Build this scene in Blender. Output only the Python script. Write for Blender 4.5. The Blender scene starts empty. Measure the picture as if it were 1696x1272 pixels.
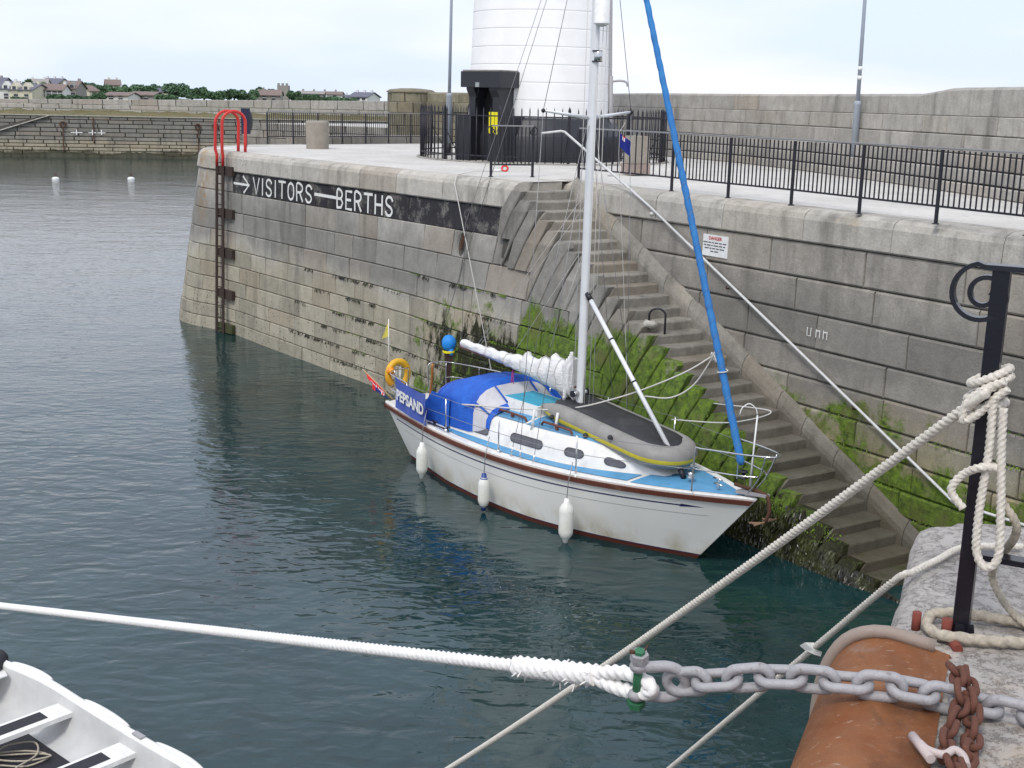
import bpy, math, random
from mathutils import Vector, Matrix
R = math.radians
rnd = random.Random(7)
S = bpy.context.scene
COL = S.collection

# ---------------------------------------------------------------- camera
F_PX, CZ = 2050.0, 6.85
PITCH, ROLL = math.atan((636 - 168) / F_PX), R(1.3)
fw = Vector((0, math.cos(PITCH), -math.sin(PITCH)))
up0 = Vector((0, math.sin(PITCH), math.cos(PITCH)))
rt0 = Vector((1, 0, 0))
rt = rt0 * math.cos(ROLL) + up0 * math.sin(ROLL)
up = -rt0 * math.sin(ROLL) + up0 * math.cos(ROLL)
cam = bpy.data.cameras.new('camera')
cam.sensor_width = 36.0
cam.lens = F_PX / 1696 * 36.0
cam.clip_start = 0.1
cam.clip_end = 3000
camo = bpy.data.objects.new('camera', cam)
COL.objects.link(camo)
M = Matrix.Identity(4)
for i in range(3):
    M[i][0], M[i][1], M[i][2] = rt[i], up[i], -fw[i]
M[2][3] = CZ
camo.matrix_world = M
S.camera = camo

# ---------------------------------------------------------------- world and sun (overcast)
SUN_EL, SUN_AZ = R(52), R(205)          # azimuth clockwise from +Y
w = bpy.data.worlds.new('World')
S.world = w
w.use_nodes = True
nt = w.node_tree
nt.nodes.clear()
wo = nt.nodes.new('ShaderNodeOutputWorld')
bgs = nt.nodes.new('ShaderNodeBackground')
sky = nt.nodes.new('ShaderNodeTexSky')
sky.sky_type = 'NISHITA'
sky.sun_disc = False
sky.sun_elevation = SUN_EL
sky.sun_rotation = SUN_AZ
sky.dust_density = 2.0
bgs.inputs[1].default_value = 0.12
nt.links.new(sky.outputs[0], bgs.inputs[0])
bgc = nt.nodes.new('ShaderNodeBackground')
bgc.inputs[1].default_value = 0.97
tc = nt.nodes.new('ShaderNodeTexCoord')
mp = nt.nodes.new('ShaderNodeMapping')
mp.inputs['Scale'].default_value = (1.2, 1.2, 5.0)
mp.inputs['Location'].default_value = (0.35, 0.1, 0.3)
ns = nt.nodes.new('ShaderNodeTexNoise')
ns.inputs['Scale'].default_value = 1.9
ns.inputs['Detail'].default_value = 4
ns.inputs['Roughness'].default_value = 0.45
nt.links.new(tc.outputs['Generated'], mp.inputs[0])
nt.links.new(mp.outputs[0], ns.inputs[0])
cr = nt.nodes.new('ShaderNodeValToRGB')
cr.color_ramp.elements[0].position = 0.40
cr.color_ramp.elements[0].color = (0.66, 0.75, 0.92, 1)
cr.color_ramp.elements[1].position = 0.58
cr.color_ramp.elements[1].color = (0.86, 0.865, 0.94, 1)
nt.links.new(ns.outputs[0], cr.inputs[0])
nt.links.new(cr.outputs[0], bgc.inputs[0])
mxw = nt.nodes.new('ShaderNodeMixShader')
mxw.inputs[0].default_value = 0.93
nt.links.new(bgs.outputs[0], mxw.inputs[1])
nt.links.new(bgc.outputs[0], mxw.inputs[2])
nt.links.new(mxw.outputs[0], wo.inputs[0])
sun = bpy.data.lights.new('sun', 'SUN')
sun.energy = 1.45
sun.angle = R(14)
sun.color = (1.0, 0.96, 0.9)
suno = bpy.data.objects.new('sun', sun)
COL.objects.link(suno)
sd = Vector((math.sin(SUN_AZ) * math.cos(SUN_EL), math.cos(SUN_AZ) * math.cos(SUN_EL), math.sin(SUN_EL)))
suno.rotation_euler = sd.to_track_quat('Z', 'Y').to_euler()
vs = S.view_settings
vs.view_transform = 'Standard'
vs.look = 'None'
vs.exposure = 0.38
vs.gamma = 1
vs.use_curve_mapping = False
S.cycles.max_bounces = 6
S.cycles.transparent_max_bounces = 8


def at(px, py, z):
    """world point at height z that the lens shows at photo pixel px, py"""
    d = rt * ((px - 848) / F_PX) - up * ((py - 636) / F_PX) + fw
    t = (z - CZ) / d.z
    return Vector((d.x * t, d.y * t, z))


def aty(px, py, y):
    d = rt * ((px - 848) / F_PX) - up * ((py - 636) / F_PX) + fw
    t = y / d.y
    return Vector((d.x * t, y, CZ + d.z * t))


# ---------------------------------------------------------------- mesh helpers
class MB:
    def __init__(self):
        self.v, self.f, self.m, self.s = [], [], [], []

    def add(self, vs_, fs, mat=0, smooth=False):
        o = len(self.v)
        self.v += [tuple(x) for x in vs_]
        for f in fs:
            self.f.append(tuple(i + o for i in f))
            self.m.append(mat)
            self.s.append(smooth)
        return self

    def box(self, c, size, rz=0, mat=0):
        cx, cy, cz = c
        hx, hy, hz = size[0] / 2, size[1] / 2, size[2] / 2
        ca, sa = math.cos(rz), math.sin(rz)
        vs_ = []
        for dx, dy, dz in ((-1, -1, -1), (1, -1, -1), (1, 1, -1), (-1, 1, -1), (-1, -1, 1), (1, -1, 1), (1, 1, 1), (-1, 1, 1)):
            x, y = dx * hx, dy * hy
            vs_.append((cx + x * ca - y * sa, cy + x * sa + y * ca, cz + dz * hz))
        return self.add(vs_, BOXF, mat)

    def hexa(self, p8, mat=0, smooth=False):
        return self.add(p8, BOXF, mat, smooth)

    def quad(self, a, b, c, d, mat=0, smooth=False):
        return self.add([a, b, c, d], [(0, 1, 2, 3)], mat, smooth)

    def poly(self, pts, mat=0):
        return self.add(pts, [tuple(range(len(pts)))], mat)

    def prism(self, pts, dvec, mat=0):
        n = len(pts)
        d = Vector(dvec)
        a = [Vector(p) for p in pts]
        b = [p + d for p in a]
        fs = [tuple(range(n))[::-1], tuple(range(n, 2 * n))]
        fs += [(i, (i + 1) % n, (i + 1) % n + n, i + n) for i in range(n)]
        return self.add(a + b, fs, mat)

    def grid(self, rows, mat=0, smooth=True, close=False, mats=None):
        nr, nc = len(rows), len(rows[0])
        o = len(self.v)
        for r_ in rows:
            self.v += [tuple(p) for p in r_]
        for i in range(nr - 1):
            for j in range(nc if close else nc - 1):
                k = (j + 1) % nc
                self.f.append((o + i * nc + j, o + i * nc + k, o + (i + 1) * nc + k, o + (i + 1) * nc + j))
                self.m.append(mats(i, j) if mats else mat)
                self.s.append(smooth)
        return self

    def tube(self, path, r, n=8, closed=False, mat=0, caps=True, lobes=0, depth=0.0, pitch=1.0, phase=0.0):
        P_ = [Vector(p) for p in path]
        m = len(P_)
        rr = r if isinstance(r, (list, tuple)) else [r] * m
        prev = None
        rows = []
        dist = 0.0
        for i in range(m):
            if closed:
                t = P_[(i + 1) % m] - P_[i - 1]
            else:
                t = P_[min(i + 1, m - 1)] - P_[max(i - 1, 0)]
            if t.length < 1e-9:
                t = Vector((0, 0, 1))
            t.normalize()
            if prev is None:
                a = Vector((0, 0, 1)) if abs(t.z) < 0.9 else Vector((1, 0, 0))
                u = t.cross(a).normalized()
            else:
                u = prev - t * prev.dot(t)
                u.normalize()
            prev = u
            v = t.cross(u)
            if i:
                dist += (P_[i] - P_[i - 1]).length
            row = []
            for k in range(n):
                th = 2 * math.pi * k / n
                q = rr[i]
                if lobes:
                    q = q * (1 + depth * (abs(math.cos(lobes / 2 * (th - 2 * math.pi * dist / pitch) + phase)) - 0.6))
                row.append(P_[i] + u * (math.cos(th) * q) + v * (math.sin(th) * q))
            rows.append(row)
        if closed:
            rows.append(rows[0])
        o = len(self.v)
        self.grid(rows, mat, True, True)
        if caps and not closed:
            self.f.append(tuple(o + k for k in range(n))[::-1]); self.m.append(mat); self.s.append(False)
            e = o + (m - 1) * n
            self.f.append(tuple(e + k for k in range(n))); self.m.append(mat); self.s.append(False)
        return self

    def lathe(self, prof, c=(0, 0, 0), n=24, mat=0, smooth=True, mats=None):
        rows = [[(c[0] + r_ * math.cos(2 * math.pi * k / n), c[1] + r_ * math.sin(2 * math.pi * k / n), c[2] + z) for k in range(n)] for r_, z in prof]
        return self.grid(rows, mat, smooth, True, mats)

    def ball(self, c, r, sz=(1, 1, 1), n=12, mat=0):
        rows = []
        for i in range(n // 2 + 1):
            ph = math.pi * i / (n // 2)
            q = max(math.sin(ph), 1e-3)
            rows.append([(c[0] + sz[0] * r * q * math.cos(2 * math.pi * k / n), c[1] + sz[1] * r * q * math.sin(2 * math.pi * k / n), c[2] - sz[2] * r * math.cos(ph)) for k in range(n)])
        return self.grid(rows, mat, True, True)


BOXF = [(0, 3, 2, 1), (4, 5, 6, 7), (0, 1, 5, 4), (1, 2, 6, 5), (2, 3, 7, 6), (3, 0, 4, 7)]
ORG = {}


def tag(o, label=None, cat=None, group=None, kind=None):
    if label: o['label'] = label
    if cat: o['category'] = cat
    if group: o['group'] = group
    if kind: o['kind'] = kind
    return o


def thing(name, loc, label, cat, group=None, rz=0, local=False):
    o = bpy.data.objects.new(name, None)
    o.empty_display_size = 0.2
    COL.objects.link(o)
    o.location = loc
    o.rotation_euler = (0, 0, rz)
    ORG[o.name] = Vector((0, 0, 0)) if local else Vector(loc)
    return tag(o, label, cat, group)


def mesh_of(name, mb, mats, c):
    me = bpy.data.meshes.new(name)
    me.from_pydata([(x - c[0], y - c[1], z - c[2]) for x, y, z in mb.v], [], mb.f)
    for m_ in (mats if isinstance(mats, (list, tuple)) else [mats]):
        me.materials.append(m_)
    me.polygons.foreach_set('material_index', mb.m)
    me.polygons.foreach_set('use_smooth', mb.s)
    me.update()
    return me


def obj(name, mb, mats, parent=None, label=None, cat=None, group=None, kind=None, origin=None):
    """one mesh object; its vertices are given in the build space of its thing"""
    n = len(mb.v)
    if origin is None:
        xs, ys, zs = zip(*mb.v)
        origin = ((min(xs) + max(xs)) / 2, (min(ys) + max(ys)) / 2, min(zs) if parent is None else (min(zs) + max(zs)) / 2)
    c = Vector(origin)
    o = bpy.data.objects.new(name, mesh_of(name, mb, mats, c))
    COL.objects.link(o)
    if parent is not None:
        o.parent = parent
        o.location = c - ORG[parent.name]
    else:
        o.location = c
    ORG[o.name] = c
    return tag(o, label, cat, group, kind)


def inst(src, name, parent, pos, rz=0.0, scale=None, rot=None):
    """another object that shares src's mesh, at pos in the build space of the parent"""
    o = bpy.data.objects.new(name, src.data if hasattr(src, 'data') else src)
    COL.objects.link(o)
    pos = Vector(pos)
    if parent is not None:
        o.parent = parent
        o.location = pos - ORG[parent.name]
    else:
        o.location = pos
    o.rotation_euler = rot if rot is not None else (0, 0, rz)
    if scale: o.scale = scale
    ORG[o.name] = pos
    return o


def catmull(pts, step=0.05):
    P_ = [Vector(p) for p in pts]
    if len(P_) < 3:
        n = max(2, int((P_[1] - P_[0]).length / step))
        return [P_[0].lerp(P_[1], i / n) for i in range(n + 1)]
    out = []
    E = [P_[0] * 2 - P_[1]] + P_ + [P_[-1] * 2 - P_[-2]]
    for i in range(1, len(E) - 2):
        a, b, c, d = E[i - 1], E[i], E[i + 1], E[i + 2]
        n = max(1, int((c - b).length / step))
        for k in range(n):
            t = k / n
            out.append(0.5 * ((2 * b) + (c - a) * t + (2 * a - 5 * b + 4 * c - d) * t * t + (3 * b - a - 3 * c + d) * t ** 3))
    out.append(P_[-1])
    return out


def sag(a, b, drop, n=24):
    a, b = Vector(a), Vector(b)
    return [a.lerp(b, i / n) - Vector((0, 0, drop * 4 * (i / n) * (1 - i / n))) for i in range(n + 1)]


# ---------------------------------------------------------------- materials
class NT:
    def __init__(self, name):
        self.mat = bpy.data.materials.new(name)
        self.mat.use_nodes = True
        self.t = self.mat.node_tree
        self.b = self.t.nodes['Principled BSDF']

    def n(self, typ, **kw):
        x = self.t.nodes.new(typ)
        for k, v in kw.items():
            setattr(x, k, v)
        return x

    def put(self, sock, v):
        if hasattr(v, 'links') or hasattr(v, 'is_output'):
            self.t.links.new(v, sock)
        else:
            if isinstance(v, (tuple, list)) and len(v) == 3 and sock.type == 'RGBA':
                v = (*v, 1)
            sock.default_value = v

    def pos(self):
        return self.n('ShaderNodeNewGeometry').outputs['Position']

    def ocoord(self):
        return self.n('ShaderNodeTexCoord').outputs['Object']

    def orand(self):
        return self.n('ShaderNodeObjectInfo').outputs['Random']

    def noise(self, scale, detail=3, rough=0.55, vec=None, dist=0.0, col=False):
        x = self.n('ShaderNodeTexNoise')
        x.inputs['Scale'].default_value = scale
        x.inputs['Detail'].default_value = detail
        x.inputs['Roughness'].default_value = rough
        x.inputs['Distortion'].default_value = dist
        if vec is None: vec = self.pos()
        self.put(x.inputs['Vector'], vec)
        return x.outputs['Color' if col else 0]

    def voro(self, scale, vec=None, feature='F1'):
        x = self.n('ShaderNodeTexVoronoi')
        x.feature = feature
        x.inputs['Scale'].default_value = scale
        self.put(x.inputs['Vector'], self.pos() if vec is None else vec)
        return x.outputs['Distance']

    def scale(self, vec, s):
        x = self.n('ShaderNodeMapping')
        self.put(x.inputs[0], vec)
        x.inputs['Scale'].default_value = s
        return x.outputs[0]

    def ramp(self, v, stops, interp='LINEAR'):
        x = self.n('ShaderNodeValToRGB')
        x.color_ramp.interpolation = interp
        e = x.color_ramp.elements
        while len(e) < len(stops): e.new(0.5)
        for i, (p, c) in enumerate(stops):
            e[i].position = p
            e[i].color = (c, c, c, 1) if isinstance(c, (int, float)) else (*c, 1)
        self.put(x.inputs[0], v)
        return x.outputs[0]

    def rng(self, v, a, b, c=0.0, d=1.0):
        x = self.n('ShaderNodeMapRange')
        x.clamp = True
        self.put(x.inputs['Value'], v)
        for k, q in zip(('From Min', 'From Max', 'To Min', 'To Max'), (a, b, c, d)):
            self.put(x.inputs[k], q)
        return x.outputs[0]

    def math(self, op, a, b=0.0, clamp=False):
        x = self.n('ShaderNodeMath')
        x.operation = op
        x.use_clamp = clamp
        self.put(x.inputs[0], a)
        self.put(x.inputs[1], b)
        return x.outputs[0]

    def sep(self, v):
        x = self.n('ShaderNodeSeparateXYZ')
        self.put(x.inputs[0], v)
        return x.outputs

    def mix(self, f, a, b, mode='MIX'):
        x = self.n('ShaderNodeMix')
        x.data_type = 'RGBA'
        x.blend_type = mode
        self.put(x.inputs[0], f)
        self.put(x.inputs[6], a)
        self.put(x.inputs[7], b)
        return x.outputs[2]

    def bump(self, h, strength=0.3, dist=0.02, nrm=None):
        x = self.n('ShaderNodeBump')
        x.inputs['Strength'].default_value = strength
        x.inputs['Distance'].default_value = dist
        self.put(x.inputs['Height'], h)
        if nrm is not None: self.put(x.inputs['Normal'], nrm)
        return x.outputs[0]

    def out(self, color=None, rough=None, normal=None, metal=None, spec=None):
        if color is not None: self.put(self.b.inputs['Base Color'], color)
        if rough is not None: self.put(self.b.inputs['Roughness'], rough)
        if metal is not None: self.put(self.b.inputs['Metallic'], metal)
        if spec is not None: self.put(self.b.inputs['Specular IOR Level'], spec)
        if normal is not None: self.put(self.b.inputs['Normal'], normal)
        return self.mat


def blob(self, p, c, r):
    a = self.n('ShaderNodeVectorMath'); a.operation = 'SUBTRACT'
    self.put(a.inputs[0], p); a.inputs[1].default_value = c
    b = self.n('ShaderNodeVectorMath'); b.operation = 'DIVIDE'
    self.put(b.inputs[0], a.outputs[0]); b.inputs[1].default_value = r
    c_ = self.n('ShaderNodeVectorMath'); c_.operation = 'LENGTH'
    self.put(c_.inputs[0], b.outputs[0])
    return self.rng(c_.outputs['Value'], 1.0, 0.3, 0, 1)


NT.blob = blob


def plain(name, c, rough=0.5, metal=0.0, var=0.12, scale=12, bump=0.05, dirt=None, local=True):
    m = NT(name)
    v = m.ocoord() if local else m.pos()
    n1 = m.noise(scale, 4, 0.6, v)
    f = m.rng(n1, 0.3, 0.7, 1 - var, 1 + var * 0.6)
    col = m.mix(1.0, c, m.n_rgb(f), 'MULTIPLY')
    if dirt:
        n2 = m.noise(scale * 0.35, 5, 0.65, v)
        col = m.mix(m.rng(n2, 0.52, 0.72, 0, dirt[1]), col, dirt[0])
    return m.out(col, m.rng(n1, 0.3, 0.7, max(0.02, rough - 0.06), rough + 0.08), m.bump(n1, bump, 0.01) if bump else None, metal)


def n_rgb(self, f):
    x = self.n('ShaderNodeCombineColor')
    for i in range(3): self.put(x.inputs[i], f)
    return x.outputs[0]


NT.n_rgb = n_rgb


def stone(name, hi, lo, zdark=None, beige=None, moss=None, weed=None, lichen=0.0, wet=None, var=0.15, black=False, smooth=False, spots=None, stains=()):
    """dressed harbour stone. moss=(zmax, zfull, threshold), weed=(zmax, zfull), beige=(z0,z1,colour)"""
    m = NT(name)
    p = m.pos()
    z = m.sep(p)[2]
    big = m.noise(0.55, 4, 0.6, p)
    mid = m.noise(3.2, 6, 0.68, p)
    fine = m.noise(26, 5, 0.7, p)
    col = m.mix(m.rng(mid, 0.32, 0.68), lo, hi)
    zz = m.math('ADD', z, m.rng(big, 0.3, 0.7, -0.35, 0.35))
    if beige:
        col = m.mix(m.rng(zz, beige[0], beige[1], 1, 0), col, m.mix(m.rng(mid, 0.3, 0.7), tuple(c * 0.72 for c in beige[2]), beige[2]))
    if zdark:
        a, b, c_, d = zdark
        k = m.math('MULTIPLY', m.rng(zz, a, b), m.rng(zz, c_, d, 1, 0))
        col = m.mix(m.math('MULTIPLY', k, 0.5), col, (0.15, 0.145, 0.132))
    # per block tint
    r_ = m.orand()
    col = m.mix(1.0, col, m.n_rgb(m.rng(r_, 0, 1, 1 - var, 1 + var)), 'MULTIPLY')
    r2 = m.math('FRACT', m.math('MULTIPLY', r_, 7.31))
    col = m.mix(m.rng(r2, 0.72, 1.0, 0, 0.35), col, (0.36, 0.27, 0.18))
    # grime streaks running down
    st = m.noise(1.0, 5, 0.6, m.scale(p, (2.6, 2.6, 0.28)))
    col = m.mix(m.rng(st, 0.52, 0.72, 0, 0.55), col, (0.10, 0.095, 0.08))
    # pits
    pit = m.voro(34, p)
    pm = m.math('MULTIPLY', m.rng(pit, 0.05, 0.22, 1, 0), m.rng(mid, 0.45, 0.6))
    col = m.mix(m.math('MULTIPLY', pm, 0.65), col, (0.05, 0.05, 0.045))
    col = m.mix(m.rng(fine, 0.35, 0.75, 0.0, 0.28), col, (0.07, 0.07, 0.06))
    rough = 0.85
    if spots:      # barnacle specks
        sp = m.voro(8.5, p)
        s2 = m.math('MULTIPLY', m.rng(sp, 0.13, 0.20, 1, 0), m.rng(zz, spots[0], spots[1]))
        s2 = m.math('MULTIPLY', s2, m.rng(m.noise(1.7, 2, 0.5, p), 0.40, 0.50))
        col = m.mix(s2, col, (0.02, 0.018, 0.015))
    for c_, r_3, colr, amt_, th_ in stains:
        k = m.math('MULTIPLY', m.blob(p, c_, r_3), m.rng(m.noise(7, 6, 0.75, p), th_, th_ + 0.08))
        col = m.mix(m.math('MULTIPLY', k, amt_), col, colr)
    if moss:
        x_ = m.sep(p)[0]
        mn = m.noise(1.25, 6, 0.7, p, dist=0.3)
        h = m.rng(zz, moss[0], moss[1])
        if len(moss) > 3:
            h = m.math('MULTIPLY', h, m.rng(x_, moss[3], moss[4]))
        k = m.rng(m.math('ADD', mn, m.math('MULTIPLY', h, 0.42)), moss[2], moss[2] + 0.10)
        k = m.math('MULTIPLY', k, m.rng(h, 0.0, 0.15))
        g = m.mix(m.rng(m.noise(9, 4, 0.7, p), 0.35, 0.65), (0.040, 0.08, 0.006), (0.145, 0.24, 0.014))
        g = m.mix(m.rng(m.noise(2.1, 3, 0.6, p), 0.50, 0.68), g, (0.12, 0.13, 0.035))
        g = m.mix(m.rng(m.noise(6.5, 6, 0.8, p), 0.56, 0.64, 0, 0.85), g, (0.012, 0.014, 0.006))
        col = m.mix(m.math('MULTIPLY', k, 0.93), col, g)
    if weed:
        x_ = m.sep(p)[0]
        wn = m.noise(2.2, 6, 0.75, m.scale(p, (1.6, 1.6, 0.7)))
        h = m.rng(zz, weed[0], weed[1])
        if len(weed) > 2:
            h = m.math('MULTIPLY', h, m.rng(x_, weed[2], weed[3]))
        k = m.rng(m.math('ADD', wn, m.math('MULTIPLY', h, 0.55)), 0.62, 0.72)
        k = m.math('MULTIPLY', k, m.rng(h, 0.0, 0.2))
        col = m.mix(k, col, m.mix(m.rng(fine, 0.4, 0.6), (0.008, 0.008, 0.004), (0.035, 0.04, 0.012)))
    if wet:
        k = m.rng(zz, wet[0], wet[1])
        col = m.mix(m.math('MULTIPLY', k, wet[2]), col, (0.035, 0.030, 0.013))
        rough = m.rng(k, 0, 1, 0.85, 0.38)
    if lichen:
        lk = m.rng(m.noise(1.6, 6, 0.7, p), 0.62, 0.70)
        col = m.mix(m.math('MULTIPLY', lk, lichen), col, (0.42, 0.30, 0.10))
    if black:
        pn = m.noise(2.4, 6, 0.72, p)
        k = m.rng(m.math('ADD', m.math('MULTIPLY', pn, 0.75), m.math('MULTIPLY', fine, 0.25)), 0.51, 0.64, 0.95, 0.40)
        col = m.mix(k, col, (0.014, 0.014, 0.02))
    hgt = m.math('ADD', m.math('MULTIPLY', mid, 0.9), m.math('SUBTRACT', m.math('MULTIPLY', fine, 0.45), m.math('MULTIPLY', pm, 0.5)))
    return m.out(col, rough, m.bump(hgt, 0.28 if smooth else 0.65, 0.035), spec=0.3)


G1, G0 = (0.46, 0.44, 0.40), (0.31, 0.295, 0.265)
BE = (0.47, 0.43, 0.335)
M_LEFT = stone('weathered_quay_stone', G1, G0, zdark=(2.6, 3.0, 3.7, 4.3), beige=(2.2, 2.9, BE), moss=(3.3, 1.0, 0.72, -4.2, -0.6), weed=(2.7, 1.6, -2.6, 0.8), spots=(2.3, 1.0), stains=(((-9.35, 37.6, 3.9), (.35, .9, 1.4), (0.30, 0.17, 0.05), 0.75, 0.47), ((-1.02, 26.66, 3.45), (.16, .25, .5), (0.33, 0.17, 0.08), 0.7, 0.40)))
M_BAND = stone('black_painted_stone', G1, G0, black=True, var=0.1)
M_RIGHT = stone('dark_quay_stone', (0.40, 0.37, 0.325), (0.26, 0.24, 0.21), zdark=(2.2, 3.0, 3.6, 4.3), beige=(1.5, 2.5, (0.30, 0.265, 0.15)), moss=(2.6, 0.6, 0.65), wet=(1.6, 0.2, 0.5))
M_STEP = stone('step_stone', (0.38, 0.355, 0.31), (0.23, 0.215, 0.185), moss=(1.3, -1.2, 0.74), wet=(3.2, 0.8, 0.72), var=0.1)
M_FACING = stone('slanted_facing_stone', (0.33, 0.315, 0.28), (0.20, 0.19, 0.17), moss=(3.05, 1.5, 0.49), weed=(1.25, -0.1, 1.2, 3.6), wet=(1.0, -0.2, 0.6))
M_COPE = stone('coping_stone', (0.58, 0.55, 0.49), (0.41, 0.385, 0.34), var=0.08, lichen=0.12, stains=(((4.98, 19.25, 5.15), (.42, .55, .2), (0.55, 0.30, 0.04), 0.9, 0.45), ((-9.40, 37.6, 5.1), (.3, .7, .4), (0.36, 0.22, 0.07), 0.8, 0.45)))
M_SEA = stone('sea_wall_stone', (0.48, 0.455, 0.41), (0.34, 0.32, 0.285), var=0.12, lichen=0.08)
M_SEAO = stone('lichened_wall_stone', (0.30, 0.27, 0.19), (0.19, 0.175, 0.12), var=0.16, lichen=0.7)
M_JOINT = stone('dark_joint', (0.11, 0.10, 0.085), (0.05, 0.047, 0.04), moss=(2.4, 1.0, 0.72, -4, 0))
M_NEAR = None


def slab(name, c1, c2, scl=1.0, cracks=0.5):
    m = NT(name)
    p = m.pos()
    a = m.noise(0.7 * scl, 5, 0.6, p)
    b = m.noise(7 * scl, 6, 0.72, p)
    col = m.mix(m.rng(a, 0.3, 0.7), c2, c1)
    col = m.mix(m.rng(b, 0.52, 0.72, 0, 0.45), col, tuple(c * 0.42 for c in c2))
    wv = m.noise(2.3 * scl, 3, 0.5, m.scale(p, (1, 3.0, 1)), dist=0.8)
    col = m.mix(m.rng(wv, 0.6, 0.68, 0, 0.3), col, tuple(c * 0.6 for c in c1))
    f = m.noise(60 * scl, 3, 0.7, p)
    v = m.voro(2.6 * scl, m.mix(0.12, p, m.noise(4 * scl, 4, 0.6, p, col=True)), 'DISTANCE_TO_EDGE')
    col = m.mix(m.math('MULTIPLY', m.rng(v, 0.0, 0.012, 1, 0), cracks), col, (0.10, 0.085, 0.07))
    h = m.math('ADD', b, m.math('MULTIPLY', f, 0.3))
    return m.out(col, 0.8, m.bump(h, 0.35, 0.02), spec=0.3)


M_DECK = slab('pale_quay_surface', (0.64, 0.62, 0.58), (0.50, 0.485, 0.45), 1.0, 0.15)


def near_stone():
    m = NT('pale_pitted_quay_stone')
    p = m.pos()
    a = m.noise(2.5, 6, 0.65, p)
    b = m.noise(16, 7, 0.75, p)
    c = m.noise(70, 4, 0.7, p)
    col = m.mix(m.rng(a, 0.3, 0.7), (0.31, 0.288, 0.268), (0.47, 0.44, 0.41))
    # veins of dark pits
    vn = m.noise(9.0, 9, 0.85, p, dist=0.3)
    ridge = m.math('ABSOLUTE', m.math('SUBTRACT', vn, 0.5))
    k = m.math('MULTIPLY', m.rng(ridge, 0.0, 0.03, 1, 0), m.rng(b, 0.43, 0.56))
    col = m.mix(m.math('MULTIPLY', k, 0.85), col, (0.10, 0.075, 0.06))
    col = m.mix(m.rng(b, 0.60, 0.75, 0, 0.5), col, (0.22, 0.19, 0.17))
    x_ = m.sep(p)
    # rust run-off beside the steel plate
    rs = m.math('MULTIPLY', m.rng(m.noise(5, 5, 0.7, p), 0.5, 0.68), m.rng(x_[1], 3.7, 3.0))
    col = m.mix(m.math('MULTIPLY', rs, 0.4), col, (0.40, 0.26, 0.12))
    h = m.math('SUBTRACT', m.math('ADD', m.math('MULTIPLY', b, 0.8), m.math('MULTIPLY', c, 0.25)), m.math('MULTIPLY', k, 0.8))
    return m.out(col, 0.8, m.bump(h, 0.55, 0.012), spec=0.3)


M_NEAR = near_stone()


def paint(name, c, rough=0.35, chips=None, scale=8, amt=0.6, bump=0.04):
    m = NT(name)
    v = m.pos()
    n1 = m.noise(scale, 6, 0.7, v)
    col = m.mix(m.rng(n1, 0.35, 0.65, 0, 0.25), c, tuple(x * 0.7 for x in c))
    if chips:
        col = m.mix(m.rng(n1, 0.60, 0.66, 0, amt), col, chips)
    return m.out(col, m.rng(n1, 0.3, 0.7, rough, rough + 0.2), m.bump(n1, bump, 0.01))


M_BLACKIRON = paint('black_painted_iron', (0.012, 0.012, 0.02), 0.4, (0.04, 0.03, 0.035), 14, 0.4)
M_RAILTOP = paint('worn_grey_rail', (0.20, 0.20, 0.20), 0.5)
M_RED = paint('red_ladder_paint', (0.62, 0.035, 0.03), 0.4, (0.45, 0.12, 0.08), 6, 0.4)
M_LADDER = paint('dark_ladder_steel', (0.045, 0.030, 0.024), 0.75, (0.10, 0.05, 0.03), 18, 0.6, 0.3)
M_RUSTY = paint('rusted_iron', (0.09, 0.04, 0.022), 0.85, (0.16, 0.065, 0.025), 22, 0.8, 0.4)
M_WEEDIRON = paint('weedy_iron', (0.05, 0.055, 0.02), 0.85, (0.10, 0.14, 0.02), 9, 0.8, 0.4)
M_GALV = paint('galvanised_steel', (0.40, 0.39, 0.40), 0.55, (0.20, 0.15, 0.125), 55, 0.55, 0.5)
M_GALV.node_tree.nodes['Principled BSDF'].inputs['Metallic'].default_value = 0.3
M_CHROME = plain('polished_steel', (0.62, 0.62, 0.62), 0.18, 0.95, 0.05, bump=0)
M_WIRE = plain('rigging_wire', (0.30, 0.30, 0.30), 0.4, 0.7, 0.05, bump=0)
M_LIGHTWHITE = plain('lighthouse_white', (0.90, 0.90, 0.89), 0.6, var=.05, scale=2)
M_LHJOINT = plain('grey_joint', (0.40, 0.40, 0.40), 0.8)  # even grey of the joints between tower courses
M_LHBLACK = paint('lighthouse_black', (0.02, 0.021, 0.028), 0.35, (0.035, 0.036, 0.045), 2.5, 0.7)
M_YELLOW = plain('yellow_sign', (0.80, 0.72, 0.01), 0.5)
M_WHITE = plain('white_paint', (0.80, 0.80, 0.78), 0.45)
M_LETTER = paint('white_brushed_lettering', (0.78, 0.78, 0.74), 0.7, (0.22, 0.21, 0.20), 16, 0.85)
M_POLE = paint('grey_blue_lamp_post', (0.33, 0.37, 0.42), 0.45)
M_CONC = stone('bollard_concrete', (0.38, 0.36, 0.32), (0.27, 0.255, 0.225), var=0.05)
# ================================================================= SETTING
DECK = 5.25
# ---- water
mw = NT('harbour_water')
p = mw.pos()
far = mw.rng(mw.sep(p)[1], 30, 90, 1, 0.0)
sw = mw.noise(0.32, 3, 0.5, mw.scale(p, (1.0, 1.5, 1)), dist=0.5)
w1 = mw.noise(1.5, 1.5, 0.5, mw.scale(p, (0.72, 1.35, 1)), dist=0.9)
w2 = mw.noise(4.2, 1.5, 0.5, mw.scale(p, (0.8, 1.3, 1)), dist=0.5)
w3 = mw.noise(15, 3, 0.6, mw.scale(p, (0.8, 1.3, 1)))
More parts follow.
